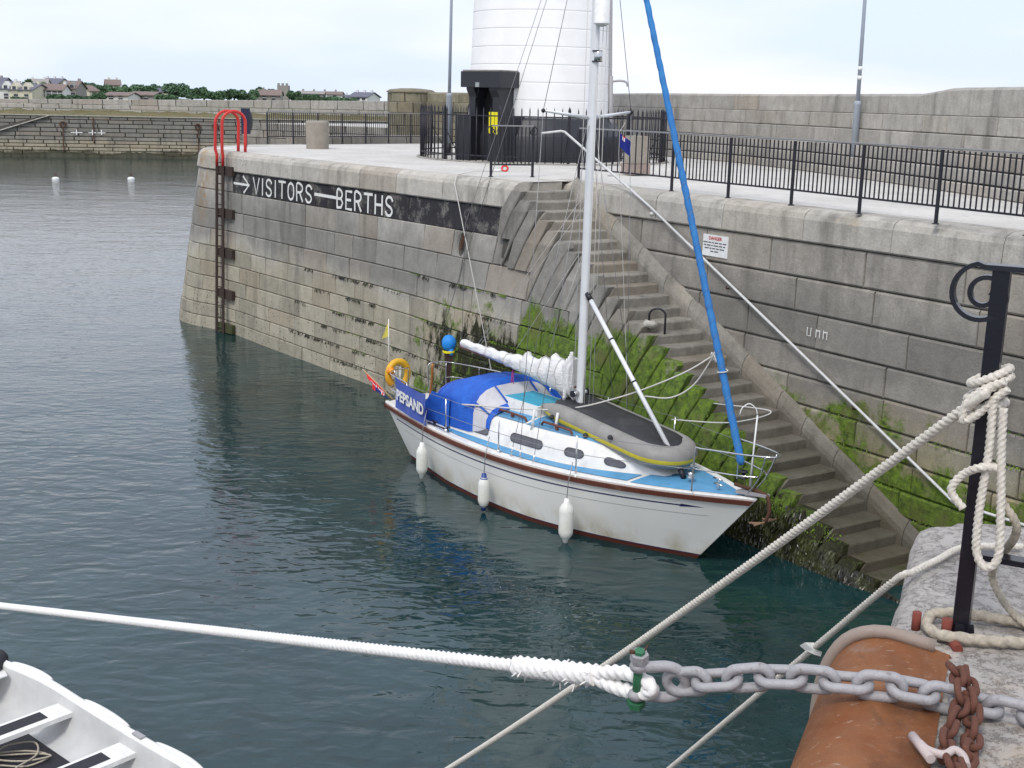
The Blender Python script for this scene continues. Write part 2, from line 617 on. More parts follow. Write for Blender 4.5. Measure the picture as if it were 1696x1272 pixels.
# ruffled patches against calm ones
patch = mw.rng(mw.noise(0.16, 3, 0.5, p), 0.42, 0.62)
lee = mw.rng(mw.sep(p)[0], -7.5, -2.5, 1, 0.0)
h = mw.math('ADD', mw.math('MULTIPLY', w1, mw.math('ADD', mw.math('ADD', 0.006, mw.math('MULTIPLY', mw.rng(mw.sep(p)[1], 38, 22), 0.014)), mw.math('MULTIPLY', patch, 0.013))), mw.math('MULTIPLY', sw, 0.04))
h = mw.math('ADD', h, mw.math('MULTIPLY', w2, mw.math('ADD', mw.math('ADD', 0.0062, mw.math('MULTIPLY', mw.rng(mw.sep(p)[1], 30, 20), 0.0040)), mw.math('MULTIPLY', lee, 0.005))))
h = mw.math('ADD', h, mw.math('MULTIPLY', w3, mw.math('ADD', 0.0002, mw.math('MULTIPLY', lee, 0.0022))))
bn = mw.bump(h, 1.0, 1.0)
body = mw.mix(mw.rng(mw.noise(0.25, 4, 0.6, p), 0.3, 0.7), (0.004, 0.019, 0.020), (0.009, 0.038, 0.040))
murk = mw.rng(mw.noise(1.1, 6, 0.72, mw.scale(p, (1.0, 0.8, 1)), dist=0.8), 0.45, 0.75)
body = mw.mix(mw.math('MULTIPLY', murk, 0.34), body, (0.030, 0.080, 0.082))
MW = mw.out(body, 0.035, bn)
mw.b.inputs['IOR'].default_value = 1.46
wm = MB()
wm.quad((-900, -60, 0), (900, -60, 0), (900, 1500, 0), (-900, 1500, 0))
obj('water', wm, MW, kind='structure')

# ---- plan of the harbour walls
U0, UD, UN = Vector((-8.2, 36.0)), Vector((0.613, -0.79)), Vector((-0.79, -0.613))
ARC_C, ARC_R, ARC_U = Vector((-5.42, 39.6)), 4.4, -1.14
BK = Vector((0.727, 0.686))


def ease(t):
    t = max(0, min(1, t))
    return t * t * (3 - 2 * t)


def surfL(u, z, off):
    """left quay wall: u runs from the round head (negative) to the steps"""
    k = 0.03 + 0.13 * ease((-0.2 - u) / 2.6)
    off = off + (DECK - z) * k
    if u >= ARC_U:
        e_ = ease((u - 8) / 6)
        off += e_ * 0.09 * (DECK - z) + 0.17 * e_ * ease((4.2 - z) / 1.2)
        bow = 0.12 * math.sin(math.pi * max(0, min(1, u / 13.5)))
        q = U0 + UD * u + UN * (off + bow * 0.5)
    else:
        a = R(217.8) - (ARC_U - u) / ARC_R
        a = max(a, R(133))
        rest = max(0.0, (ARC_U - u) - ARC_R * R(84.8))
        nn = Vector((math.cos(a), math.sin(a)))
        q = ARC_C + nn * (ARC_R + off) + BK * rest
    return Vector((q.x, q.y, z))


W0, WD, WP = Vector((1.25, 25.9)), Vector((0.536, -0.844)), Vector((-0.844, -0.536))
TR, RI = 0.3375, 0.17


def zn(n): return DECK - RI * n


def sn(n): return (n - 1) * TR


def zline(s): return DECK - RI * (s / TR + 1)


def P_s(s, q, z):
    a = W0 + WD * s + WP * q
    return Vector((a.x, a.y, z))


def surfW(s, z, off):
    return P_s(s, off + 0.012 * (DECK - z), z)


def qface(s, z):
    dz = max(0.0, zline(s) - 0.10 - z)
    return 1.36 + 0.5 * min(dz, 0.25) + 0.11 * max(0, dz - 0.25)


def surfF(s, z, off):
    return P_s(s, qface(s, z) + off, z)


def blk(mb, surf, c4, proud=0.0, bev=0.02, gap=0.012, depth=0.16, ns=1, wob=0.006, gs=None, bs=None):
    """one dressed block: c4 = (s,z) corners bottom-left, bottom-right, top-right, top-left"""
    cs = sum(c[0] for c in c4) / 4
    cz_ = sum(c[1] for c in c4) / 4

    gs = gap if gs is None else gs
    bs = bev if bs is None else bs

    def shr(g, h):
        out = []
        for s_, z_ in c4:
            out.append((s_ + (h if s_ < cs else -h), z_ + (g if z_ < cz_ else -g)))
        return out

    def line(c, side, k):
        a, b = (c[0], c[1]) if side == 0 else (c[3], c[2])
        t = k / ns
        return a[0] + (b[0] - a[0]) * t, a[1] + (b[1] - a[1]) * t
    o, i_ = shr(gap, gs), shr(gap + bev, gs + bs)
    rows = []
    jit = [rnd.uniform(-wob, wob) for _ in range(2 * (ns + 1))]
    for side, cc, off in ((0, o, -depth), (0, o, proud - bev), (0, i_, proud), (1, i_, proud), (1, o, proud - bev), (1, o, -depth)):
        row = []
        for k in range(ns + 1):
            s_, z_ = line(cc, side, k)
            j = jit[side * (ns + 1) + k] if off == proud else 0
            row.append(surf(s_, z_, off + j))
        rows.append(row)
    base = len(mb.v)
    mb.grid(rows, smooth=False)
    nc = ns + 1
    for col, flip in ((0, False), (nc - 1, True)):
        idx = [base + r_ * nc + col for r_ in range(6)]
        mb.f.append(tuple(idx if flip else idx[::-1]))
        mb.m.append(0)
        mb.s.append(False)
    return mb


def splits(a, b, lo, hi, rn):
    out = [a]
    while out[-1] < b - lo:
        out.append(min(b, out[-1] + rn.uniform(lo, hi)))
    if b - out[-1] < lo * 0.6 and len(out) > 2: out[-1] = b
    elif out[-1] < b: out.append(b)
    return out


ZC = [4.70, 4.12, 3.55, 2.98, 2.47, 2.0, 1.55, 1.12, 0.72, 0.34, -0.06, -0.5]

# ---- ground masses
pm = MB()
deck_pts = []
U_STAIR = 13.38
us = [-30, -20, -7.65] + [-7.0 + 0.6 * i for i in range(11)] + [-0.6, 3, 6, 9, U_STAIR]
for u in us:
    deck_pts.append(surfL(u, DECK, -0.45))
stair_top_l = P_s(-TR, 1.40, DECK)
deck_pts += [P_s(-TR, 1.30, DECK), P_s(-TR, -0.3, DECK), P_s(0.5, -0.45, DECK), P_s(5, -0.45, DECK), P_s(14.5, -0.45, DECK), Vector((30, 2, DECK)), Vector((40, 30, DECK)), Vector((16, 60, DECK))]
pm.poly([(q.x, q.y, DECK - 0.004) for q in deck_pts][::-1])
pier = obj('pier_deck', pm, M_DECK, kind='structure')

# ---- left quay wall
rl = random.Random(3)
qw = thing('quay_wall', surfL(5, 0, 0), 'long grey stone quay wall with rounded end and black VISITORS BERTHS band', 'wall')
core = MB()
cu = [-20, -9, -7.65] + [-7.2 + 0.4 * i for i in range(18)] + [0.5 * i for i in range(0, 29)] + [14.2]
rows = []
for z in (DECK - 0.02, 4.6, 4.1, 3.6, 3.1, 2, 1, 0, -1.5):
    rows.append([surfL(min(u, 13.2 if z > 4 else (13.45 if z > 3.5 else 14.2)), z, -0.055 if z < 5 else -0.3) for u in cu])
core.grid(rows, smooth=False)
obj('wall_core', core, M_JOINT, qw)
crs = [(DECK, 4.70)] + [(ZC[i], ZC[i + 1]) for i in range(len(ZC) - 1)]
cend = [U_STAIR, 13.05, 13.5, 14.3, 14.2, 14.2, 14.2, 14.2, 14.2, 14.2, 14.2, 14.2]
RECESS_U = 11.72
for ci, (zt, zb) in enumerate(crs):
    e = cend[ci]
    lo, hi = ((1.3, 2.0) if ci == 0 else (0.85, 1.6))
    cuts = splits(-8.6 + rl.uniform(-0.4, 0.4), e, lo, hi, rl)
    if ci == 2:   # the ring recess interrupts this course
        cuts = [c for c in cuts if abs(c - RECESS_U) > 0.75] + [RECESS_U - 0.32, RECESS_U + 0.32]
        cuts.sort()
    if ci == 1:
        cuts = sorted([c for c in cuts if abs(c - 0.12) > 0.3] + [0.12])
    for a, b in zip(cuts[:-1], cuts[1:]):
        if ci == 2 and abs((a + b) / 2 - RECESS_U) < 0.1:
            continue
        band = ci == 1 and a >= 0.1
        m_ = M_BAND if band else (M_COPE if ci == 0 else M_LEFT)
        nseg = 1 if a > -0.9 else max(2, int((b - a) / 0.35))
        if ci == 0:
            # coping: rounded nose, rough top
            mb = MB()
            ns_ = max(2, nseg)
            prof = [(-0.45, DECK), (-0.16, DECK + rl.uniform(-0.004, 0.008)), (-0.06, DECK - 0.02), (0.02, DECK - 0.075), (0.055, DECK - 0.16), (0.06, 4.74), (0.03, 4.71), (-0.12, 4.71)]
            rows = []
            for k in range(ns_ + 1):
                u = a + 0.007 + (b - a - 0.014) * k / ns_
                rows.append([surfL(u, z, off + (rl.uniform(-0.006, 0.006) if 1 < j < 6 else 0)) for j, (off, z) in enumerate(prof)])
            mb.grid(rows, smooth=False)
            nb = len(prof)
            mb.f.append(tuple(range(nb))); mb.m.append(0); mb.s.append(False)
            mb.f.append(tuple(ns_ * nb + k for k in range(nb))[::-1]); mb.m.append(0); mb.s.append(False)
            obj('coping_stone', mb, m_, qw)
        else:
            mb = blk(MB(), surfL, [(a, zb), (b, zb), (b, zt), (a, zt)], proud=0 if band else rl.uniform(-0.008, 0.014), bev=0.010 if band else 0.018, gap=0.004 if band else 0.008, gs=0.003 if band else rl.choice((.003, .004, .006)), bs=0.006 if band else 0.010, ns=nseg, wob=0 if band else 0.006)
            obj('stone_block', mb, m_, qw)

# mooring ring recess
rc = MB()
N_ = 10
ring_o = []
ring_i = []
zt, zb = 4.12, 3.55
cz_r = (zt + zb) / 2 - 0.02
for k in range(4 * N_):
    th = 2 * math.pi * k / (4 * N_)
    cs_, sn_ = math.cos(th), math.sin(th)
    t = 1 / max(abs(cs_), abs(sn_))
    ring_o.append((RECESS_U + 0.305 * cs_ * t, (zt + zb) / 2 + 0.275 * sn_ * t))
    ring_i.append((RECESS_U + 0.17 * cs_, cz_r + 0.25 * sn_))
rows = [[surfL(u, z, 0.0) for u, z in ring_o], [surfL(u, z, 0.0) for u, z in ring_i], [surfL(RECESS_U + (u - RECESS_U) * 0.9, z, -0.1) for u, z in ring_i], [surfL(RECESS_U + (u - RECESS_U) * 0.5, cz_r + (z - cz_r) * 0.6, -0.16) for u, z in ring_i], [surfL(RECESS_U, cz_r, -0.17) for _ in ring_i]]
rc.grid(rows, smooth=True, close=True)
rec = obj('ring_recess', rc, M_LEFT, qw)
rm = MB()
cc = surfL(RECESS_U + 0.06, 4.04, 0.0)
rm.tube([surfL(RECESS_U + 0.06, 4.10, -0.14), surfL(RECESS_U + 0.06, 4.05, 0.0), surfL(RECESS_U + 0.06, 3.98, 0.03)], 0.028, 8)
pts = []
for k in range(20):
    th = 2 * math.pi * k / 20
    pts.append(surfL(RECESS_U + 0.06 + 0.03 * math.cos(th), 3.86 + 0.13 * math.sin(th), 0.03))
rm.tube(pts, 0.018, 6, closed=True)
rusty = obj('mooring_ring', rm, M_RUSTY, qw)

# lettering on the band, brushed by hand
GL = {
    'V': [[(0, 1), (.5, 0), (1, 1)]], 'I': [[(.5, 1), (.5, 0)]],
    'S': [[(.95, .82), (.72, .98), (.3, .98), (.08, .78), (.2, .58), (.75, .42), (.92, .22), (.7, .02), (.25, .02), (.05, .18)]],
    'T': [[(0, 1), (1, 1)], [(.5, 1), (.5, 0)]],
    'O': [[(.5, 1), (.15, .85), (.05, .5), (.15, .15), (.5, 0), (.85, .15), (.95, .5), (.85, .85), (.5, 1)]],
    'R': [[(.05, 0), (.05, 1), (.7, .98), (.92, .78), (.7, .55), (.05, .5)], [(.45, .52), (.95, 0)]],
    'B': [[(.05, 0), (.05, 1), (.65, .98), (.85, .78), (.65, .55), (.05, .52)], [(.65, .55), (.95, .3), (.7, .03), (.05, 0)]],
    'E': [[(.95, 1), (.05, 1), (.05, 0), (.95, 0)], [(.05, .52), (.8, .52)]],
    'H': [[(.05, 1), (.05, 0)], [(.95, 1), (.95, 0)], [(.05, .5), (.95, .5)]],
    '2': [[(.05, .8), (.4, 1), (.9, .8), (.8, .5), (.05, 0), (.95, 0)]],
    '0': [[(.5, 1), (.1, .8), (.05, .3), (.5, 0), (.9, .25), (.9, .8), (.5, 1)]],
    '-': [[(0, .5), (1, .47)]],
    '>': [[(0, .5), (1, .5)], [(.62, 1), (1.0, .5), (.66, 0)]],
    'U': [[(0, 1), (0, 0), (.9, 0), (.9, 1)]], 'n': [[(0, 0), (0, 1)], [(0, .8), (.9, .9)], [(.9, .9), (.9, 0)]],
}


def stroke(mb, surf, pts, wdt, off, th=0.004):
    n = len(pts)
    L_, R_ = [], []
    for i, (x, y) in enumerate(pts):
        a = Vector(pts[max(i - 1, 0)]); b = Vector(pts[min(i + 1, n - 1)])
        t = (b - a); t.normalize()
        nx, ny = -t.y * wdt / 2, t.x * wdt / 2
        ex = t * (wdt * 0.3 if i in (0, n - 1) else 0) * (1 if i else -1)
        L_.append(surf(x + nx + ex.x, y + ny + ex.y, off)); R_.append(surf(x - nx + ex.x, y - ny + ex.y, off))
    L0 = [surf_in for surf_in in L_]
    mb.grid([L_, R_], smooth=False)


def glyph(name, ch, surf, s0, z0, w_, h_, wdt, mat, parent, off=0.006):
    mb = MB()
    for k, pl in enumerate(GL[ch]):
        pts = [(s0 + x * w_, z0 + y * h_) for x, y in pl]
        if len(pl) > 4: pts = [(q.x, q.y) for q in catmull([(a, b, 0) for a, b in pts], 0.04)]
        stroke(mb, surf, pts, wdt, off + 0.0015 * k)
    return obj(name, mb, mat, parent)


zl0, zh = 4.19, 0.43
u = 1.50
glyph('painted_arrow', '>', surfL, 0.22, zl0 - 0.02, 1.0, zh + 0.02, 0.065, M_LETTER, qw)
for ch, wd_ in (('V', .36), ('I', .14), ('S', .36), ('I', .14), ('T', .38), ('O', .36), ('R', .36), ('S', .34)):
    glyph('painted_letter', ch, surfL, u, zl0, wd_, zh, 0.06, M_LETTER, qw)
    u += wd_ + 0.14
glyph('painted_dash', '-', surfL, u + 0.02, zl0 + 0.02, 1.1, zh, 0.075, M_LETTER, qw)
u = 6.22
for ch, wd_ in (('B', .30), ('E', .30), ('R', .32), ('T', .36), ('H', .34), ('S', .32)):
    glyph('painted_letter', ch, surfL, u, zl0 - 0.01, wd_, zh, 0.065, M_LETTER, qw)
    u += wd_ + 0.13
for k, ch in enumerate('20'):
    glyph('painted_number', ch, surfL, 0.86 + 0.16 * k, 4.97, 0.11, 0.15, 0.02, M_LETTER, qw, off=0.075)

# back edge of the pier: low kerb behind the railing
# ---- stair flight
st = thing('stone_steps', P_s(4, 0.7, 0), 'worn stone steps going down from the quay deck to the water', 'steps')
rs = random.Random(11)
for n in range(0, 32):
    s0, s1 = sn(n - 1) - (0.35 if n == 0 else 0), sn(n)
    z1 = zn(n) + rs.uniform(-0.006, 0.006)
    z0 = z1 - 0.36
    ql = 1.30
    j = [rs.uniform(-0.008, 0.008) for _ in range(4)]
    mb = MB()
    e = 0.02
    zz0 = zn(n + 1) - 0.04
    prof = [(s0 - 0.08, z0), (s1 - 0.015, z0), (s1 - 0.008, zz0 + 0.03), (s1 + j[0], z1 - 0.035), (s1 - 0.012 + j[1], z1 - 0.008), (s1 - 0.04, z1), (s0 - 0.08, z1)]
    rows = []
    for q, dq in ((0.14, 0), (0.5, j[2]), (0.9, j[3]), (1.10, 0)):
        rows.append([P_s(s_ + (dq if 1 < i < 5 else 0), q, z_ - (0.006 if 0.4 < q < 1 and i > 3 else 0)) for i, (s_, z_) in enumerate(prof)])
    # the sloping end: the riser is cut back to meet the facing stone
    rows.append([P_s(s_, 1.36 if z_ < zz0 + 0.06 else (1.22 if i < 6 and i > 2 else 1.24), z_) for i, (s_, z_) in enumerate(prof)])
    mb.grid(rows, smooth=False)
    k0 = len(prof)
    mb.f.append(tuple(range(k0))); mb.m.append(0); mb.s.append(False)
    mb.f.append(tuple(4 * k0 + i for i in range(k0))[::-1]); mb.m.append(0); mb.s.append(False)
    obj('step', mb, M_STEP if n else M_COPE, st)
# facing stones, slanted at right angles to the flight
ends = {0: 9e9}


def course_right(z):
    for (zt_, zb_), e_ in zip(crs[1:], (-0.55, -0.1, 0.72, 2.1, 2.6, 3.3, 3.6, 4.0, 4.2, 4.4, 4.6)):
        if z > zb_: return e_
    return 4.6


def jl(k, z):      # joint line to the right of stone k
    return sn(k) - 0.5 * (zn(k + 1) - z)


fst = thing('facing_wall', P_s(4, 1.6, 0), 'battered wall of slanted stones under the steps, green with moss', 'wall')
fb = MB()
rows = []
for z in (0, 1, 2, 3, 4, 5, 6):
    rows.append([surfF(s_, (zline(s_) - 0.42) * (1 - z / 6) - 1.2 * (z / 6), -0.06) for s_ in [-0.4 + 0.6 * i for i in range(20)]])
fb.grid(rows, smooth=False)
obj('wall_core', fb, M_JOINT, fst)
for n in range(1, 33):
    zt_ = zn(n)
    lv = sorted({z for z in ZC if z < zt_ - 0.05} | {-0.9}, reverse=True)
    zs_ = [zt_] + lv
    # break into pieces
    piece = MB()
    cnt = 0
    brk = rs.uniform(1.0, 1.7)
    ztop = zt_
    for z1, z0 in zip(zs_[:-1], zs_[1:]):
        cr_ = course_right((z0 + z1) / 2)
        a0, a1 = max(jl(n - 1, z0), cr_), max(jl(n - 1, z1) if z1 < zt_ else sn(n - 1), cr_)
        b0, b1 = jl(n, z0), (jl(n, z1) if z1 < zt_ else sn(n))
        if b0 - a0 < 0.05 or b1 - a1 < 0.02:
            if b1 - a1 < 0.04: break
            a0 = min(a0, b0 - 0.03)
        first = cnt == 0
        rws = []
        g = 0.010
        zb_ = z0 + (g if (ztop - z0) >= brk or z0 == zs_[-1] else 0)
        zt2 = z1 - (0 if first and ztop == zt_ else (g if first else 0))
        pr = rs.uniform(-0.004, 0.012) if first else pr
        quad = [(a0 + g, zb_), (b0 - g, zb_), (b1 - g, zt2), (a1 + g, zt2)]
        be = 0.018
        base = len(piece.v)
        rws = [[surfF(quad[0][0], zb_, -0.14), surfF(quad[0][0], zb_, pr - be), surfF(quad[0][0] + be, zb_, pr), surfF(quad[1][0] - be, zb_, pr), surfF(quad[1][0], zb_, pr - be), surfF(quad[1][0], zb_, -0.14)],
               [surfF(quad[3][0], zt2, -0.14), surfF(quad[3][0], zt2, pr - be), surfF(quad[3][0] + be, zt2, pr), surfF(quad[2][0] - be, zt2, pr), surfF(quad[2][0], zt2, pr - be), surfF(quad[2][0], zt2, -0.14)]]
        if first and ztop == zt_:   # top of the stone turns over into the tread
            inner = [P_s(q_, 1.20, zt_) for q_ in (a1 + g, a1 + g, a1 + g, b1 - g, b1 - g, b1 - g)]
            rws.append([Vector((v.x, v.y, zt_)) for v in inner])
        piece.grid(rws, smooth=False)
        cnt += 1
        if ztop - z0 >= brk:
            obj('facing_stone', piece, M_FACING, fst)
            piece = MB(); cnt = 0; ztop = z0; brk = rs.uniform(0.9, 1.6)
    if piece.v:
        obj('facing_stone', piece, M_FACING, fst)
# coursed blocks that run in under the first steps
for ci, (zt_, zb_) in enumerate(crs[4:], 4):
    e_ = (-0.55, -0.1, 0.72, 2.1, 2.6, 3.3, 3.6, 4.0, 4.2, 4.4, 4.6)[ci - 1]
    cuts = splits(0.5, e_, 0.8, 1.4, rs)
    for a, b in zip(cuts[:-1], cuts[1:]):
        obj('stone_block', blk(MB(), surfF, [(a, zb_), (b, zb_), (b, zt_), (a, zt_)], proud=rs.uniform(-0.006, 0.01)), M_FACING, fst)

# ---- wall behind the steps
rw = thing('back_wall', P_s(6, 0, 0), 'tall grey quay wall rising behind the steps, mossy at its foot', 'wall')
cb = MB()
cb.grid([[surfW(s_, DECK - 0.02, -0.3), surfW(s_, 4.6, -0.05), surfW(s_, -1.5, -0.05)] for s_ in (-0.9, 14.5)], smooth=False)
obj('wall_core', cb, M_JOINT, rw)
rr_ = random.Random(5)
for ci, (zt_, zb_) in enumerate(crs):
    lo, hi = ((1.4, 2.0) if ci == 0 else (1.1, 2.3))
    cuts = splits(-0.9, 14.5, lo, hi, rr_)
    for a, b in zip(cuts[:-1], cuts[1:]):
        if zline(b) - 0.1 > zt_ : continue
        if ci == 0:
            mb = MB()
            prof = [(-0.45, DECK), (-0.16, DECK + rr_.uniform(-0.004, 0.008)), (-0.06, DECK - 0.02), (0.03, DECK - 0.075), (0.07, DECK - 0.17), (0.075, 4.74), (0.04, 4.71), (-0.12, 4.71)]
            rows = [[surfW(s_, z, off + (rr_.uniform(-0.006, 0.006) if 1 < j < 6 else 0)) for j, (off, z) in enumerate(prof)] for s_ in (a + 0.007, a * .67 + b * .33, a * .33 + b * .67, b - 0.007)]
            mb.grid(rows, smooth=False)
            nb = len(prof)
            mb.f.append(tuple(range(nb))); mb.m.append(0); mb.s.append(False)
            mb.f.append(tuple(3 * nb + k for k in range(nb))[::-1]); mb.m.append(0); mb.s.append(False)
            obj('coping_stone', mb, M_COPE, rw)
        else:
            obj('stone_block', blk(MB(), surfW, [(a, zb_), (b, zb_), (b, zt_), (a, zt_)], proud=rr_.uniform(-0.01, 0.018) + (0.02 if ci < 4 else 0), bev=0.03, gap=0.010, wob=0.01, gs=0.004, bs=0.012), M_RIGHT, rw)
# sloping kerb between steps and wall
kc = splits(0.02, 11.2, 0.55, 0.95, rr_)
for a, b in zip(kc[:-1], kc[1:]):
    mb = MB()
    g = 0.006
    rows = []
    for s_ in (a + g, b - g):
        zl_ = zline(s_)
        rows.append([P_s(s_, 0.0, zl_ - 0.5), P_s(s_, 0.0, zl_ + 0.28), P_s(s_, 0.03, zl_ + 0.29), P_s(s_, 0.10, zl_ + 0.235), P_s(s_, 0.16, zl_ + 0.12), P_s(s_, 0.18, zl_ + 0.03), P_s(s_, 0.18, zl_ - 0.5)])
    mb.grid(rows, smooth=False)
    mb.f.append(tuple(range(7))); mb.m.append(0); mb.s.append(False)
    mb.f.append(tuple(7 + k for k in range(7))[::-1]); mb.m.append(0); mb.s.append(False)
    obj('kerb_stone', mb, M_STEP, st)

# ---- sea wall along the back of the pier
SWP = [(10.3, 12), (10.0, 20), (9.66, 23.8), (9.18, 27.0), (8.5, 30.8), (7.7, 34.4), (6.5, 38), (4.4, 41.8), (1.5, 45.2), (-1.5, 48.4), (-3.6, 50.6)]
SWP = [Vector((x, y, 0)) for x, y in SWP]
SWC = catmull(SWP, 0.25)
acc = [0.0]
for a, b in zip(SWC[:-1], SWC[1:]): acc.append(acc[-1] + (b - a).length)
SWL = acc[-1]


def sw_pt(s):
    s = max(0, min(SWL - 1e-6, s))
    lo_, hi_ = 0, len(acc) - 1
    while hi_ - lo_ > 1:
        m_ = (lo_ + hi_) // 2
        if acc[m_] <= s: lo_ = m_
        else: hi_ = m_
    t = (s - acc[lo_]) / max(1e-9, acc[hi_] - acc[lo_])
    a, b = SWC[lo_], SWC[hi_]
    d = (b - a).normalized()
    return a.lerp(b, t), d


def surfS(s, z, off):
    q, d = sw_pt(s)
    nrm = Vector((-d.y, d.x, 0))       # towards the deck
    return Vector((q.x, q.y, z)) + nrm * off


def sea_top(s):
    return 7.22 + 0.12 * ease((16.5 - s) / 1.6) - 0.08 * ease((s - 30) / 6)


sea = thing('sea_wall', (8.6, 30.8, DECK), 'high grey stone parapet wall with stepped foot behind the pier railing', 'wall')
sc_ = MB()
sc_.grid([[surfS(s_, 5.0, 0.5), surfS(s_, 6.05, 0.02), surfS(s_, sea_top(s_) - 0.04, -0.03), surfS(s_, sea_top(s_) - 0.02, -1.2), surfS(s_, 0.0, -1.4)] for s_ in [SWL * i / 60 for i in range(61)]], smooth=False)
obj('wall_core', sc_, M_JOINT, sea)
rq = random.Random(9)
lev = [(5.25, 5.46, 0.62), (5.46, 5.72, 0.42), (5.72, 6.0, 0.24), (6.0, 6.38, 0.15), (6.38, 6.76, 0.09), (6.76, 9, 0.03)]
for z0, z1, off in lev:
    lo, hi = (1.0, 2.6)
    cuts = splits(4, SWL, lo, hi, rq)
    for a, b in zip(cuts[:-1], cuts[1:]):
        if z1 > 8:
            mb = MB()
            rows = []
            for k in range(4):
                s_ = a + 0.006 + (b - a - 0.012) * k / 3
                t_ = sea_top(s_)
                rows.append([surfS(s_, z0 + 0.006, off - 0.14), surfS(s_, z0 + 0.006, off), surfS(s_, t_ - 0.06, off), surfS(s_, t_ - 0.015, off - 0.05), surfS(s_, t_, off - 0.12), surfS(s_, t_, off - 1.1)])
            mb.grid(rows, smooth=False)
            for f_, fl in ((0, 1), (3, 0)):
                idx = [f_ * 6 + i for i in range(6)]
                mb.f.append(tuple(idx if fl else idx[::-1])); mb.m.append(0); mb.s.append(False)
            mb.f = [tuple(reversed(f_)) for f_ in mb.f]
        else:
            mb = blk(MB(), surfS, [(a, z0), (b, z0), (b, z1), (a, z1)], proud=off + rq.uniform(-0.01, 0.01), depth=0.1 - off, ns=3, bev=0.018, gap=0.006)
        obj('stone_block', mb, M_SEA if (a < 37) else M_SEAO, sea)
# round turret that ends the wall
tr = thing('wall_turret', (-4.6, 51.2, DECK - 1.5), 'squat rounded lichen covered stone turret ending the sea wall left of the lamp post', 'turret')
tcx, tcy, trr = -4.35, 51.4, 0.95
for k, (z0, z1) in enumerate(((4.2, 4.75), (4.75, 5.3), (5.3, 5.8), (5.8, 6.3), (6.3, 6.72), (6.72, 7.1))):
    nb = 9
    for i in range(nb):
        a0 = 2 * math.pi * (i + 0.5 * (k % 2)) / nb
        a1 = a0 + 2 * math.pi / nb
        sf = lambda s_, z_, off: Vector((tcx + (trr + off) * math.cos(s_), tcy + (trr + off) * math.sin(s_), z_))
        obj('stone_block', blk(MB(), sf, [(a0, z0), (a1, z0), (a1, z1), (a0, z1)], proud=rq.uniform(-.01, .015), ns=2, bev=0.02, gap=0.007, depth=0.5), M_SEAO, tr)
cp = MB()
cp.lathe([(0.99, 7.1), (1.0, 7.14), (0.86, 7.22), (0.4, 7.27), (0.001, 7.28)], (tcx, tcy, 0), 20)
obj('cap', cp, M_SEAO, tr)

# ---- lower quay across the entrance, behind the railing on the left
bq = thing('low_back_wall', (-6, 52, 4), 'low pale stone wall seen through the left pier railing', 'wall')
A_, B_ = Vector((-8.2, 43.6)), Vector((-3.0, 48.6))
dd_ = (B_ - A_).normalized()
nn_ = Vector((dd_.y, -dd_.x))
sfb = lambda s_, z_, off: Vector((A_.x + dd_.x * s_ + nn_.x * off, A_.y + dd_.y * s_ + nn_.y * off, z_))
for a, b in zip([0.5 + 0.85 * i for i in range(9)], [0.5 + 0.85 * (i + 1) for i in range(9)]):
    obj('stone_block', blk(MB(), sfb, [(a, 5.0), (b, 5.0), (b, 5.52), (a, 5.52)], proud=rq.uniform(0, .02), depth=0.4), M_SEA, bq)
oq = thing('outer_quay', (-12, 66, 3), 'dark stone quay with pale top across the entrance behind the left railing', 'quay')
A2, B2 = Vector((-15.5, 70)), Vector((-2, 62))
d2 = (B2 - A2).normalized(); n2 = Vector((d2.y, -d2.x))
sf2 = lambda s_, z_, off: Vector((A2.x + d2.x * s_ + n2.x * off, A2.y + d2.y * s_ + n2.y * off, z_))
L2 = (B2 - A2).length
for z0, z1 in ((4.2, 4.6), (4.6, 5.0), (5.0, 5.4)):
    cuts = splits(0.3, L2, 0.9, 1.6, rq)
    for a, b in zip(cuts[:-1], cuts[1:]):
        obj('stone_block', blk(MB(), sf2, [(a, z0), (b, z0), (b, z1), (a, z1)], proud=rq.uniform(0, .03), depth=0.3), M_RIGHT, oq)
mb = MB()
mb.prism([sf2(0.3, 3.0, -0.2), sf2(L2, 3.0, -0.2), sf2(L2, 3.0, -12), sf2(4, 3.0, -12)], (0, 0, 2.36))
obj('quay_top', mb, M_DECK, oq)

# ---- far harbour wall
M_FAR = stone('far_quay_stone', (0.36, 0.345, 0.30), (0.25, 0.24, 0.21), zdark=(1.6, 2.3, 4.6, 5.2), beige=(1.5, 2.1, (0.42, 0.38, 0.28)), wet=(0.75, 0.45, 0.85), var=0.10)
fq = thing('far_quay', (-40, 140, 0), 'long far harbour wall with rows of stone courses beyond the open water', 'wall')
FA, FB = at(-60, 257.5, 0), at(330, 262.5, 0)
FA, FB = Vector((FA.x, FA.y)), Vector((FB.x, FB.y))
fd = (FB - FA).normalized(); fn = Vector((fd.y, -fd.x))
sff = lambda s_, z_, off: Vector((FA.x + fd.x * s_ + fn.x * (off + 0.1 * (4.3 - z_)), FA.y + fd.y * s_ + fn.y * (off + 0.1 * (4.3 - z_)), z_))
FZ = [4.30, 3.92, 3.5, 3.05, 2.6, 2.15, 1.75, 1.38, 1.02, 0.66, 0.2, -0.3]
cuts0 = None
for zt_, zb_ in zip(FZ[:-1], FZ[1:]):
    cuts = splits(rq.uniform(-1, 0), 50, 1.6, 2.6, rq)
    for a, b in zip(cuts[:-1], cuts[1:]):
        obj('stone_block', blk(MB(), sff, [(a, zb_), (b, zb_), (b, zt_), (a, zt_)], proud=rq.uniform(0, .05), bev=0.04, gap=0.03, depth=0.3), M_FAR, fq)
fm = MB()
fm.grid([[sff(s_, 4.28, -0.2), sff(s_, -1, -0.2)] for s_ in (-2, 56)], smooth=False)
obj('wall_core', fm, M_JOINT, fq)
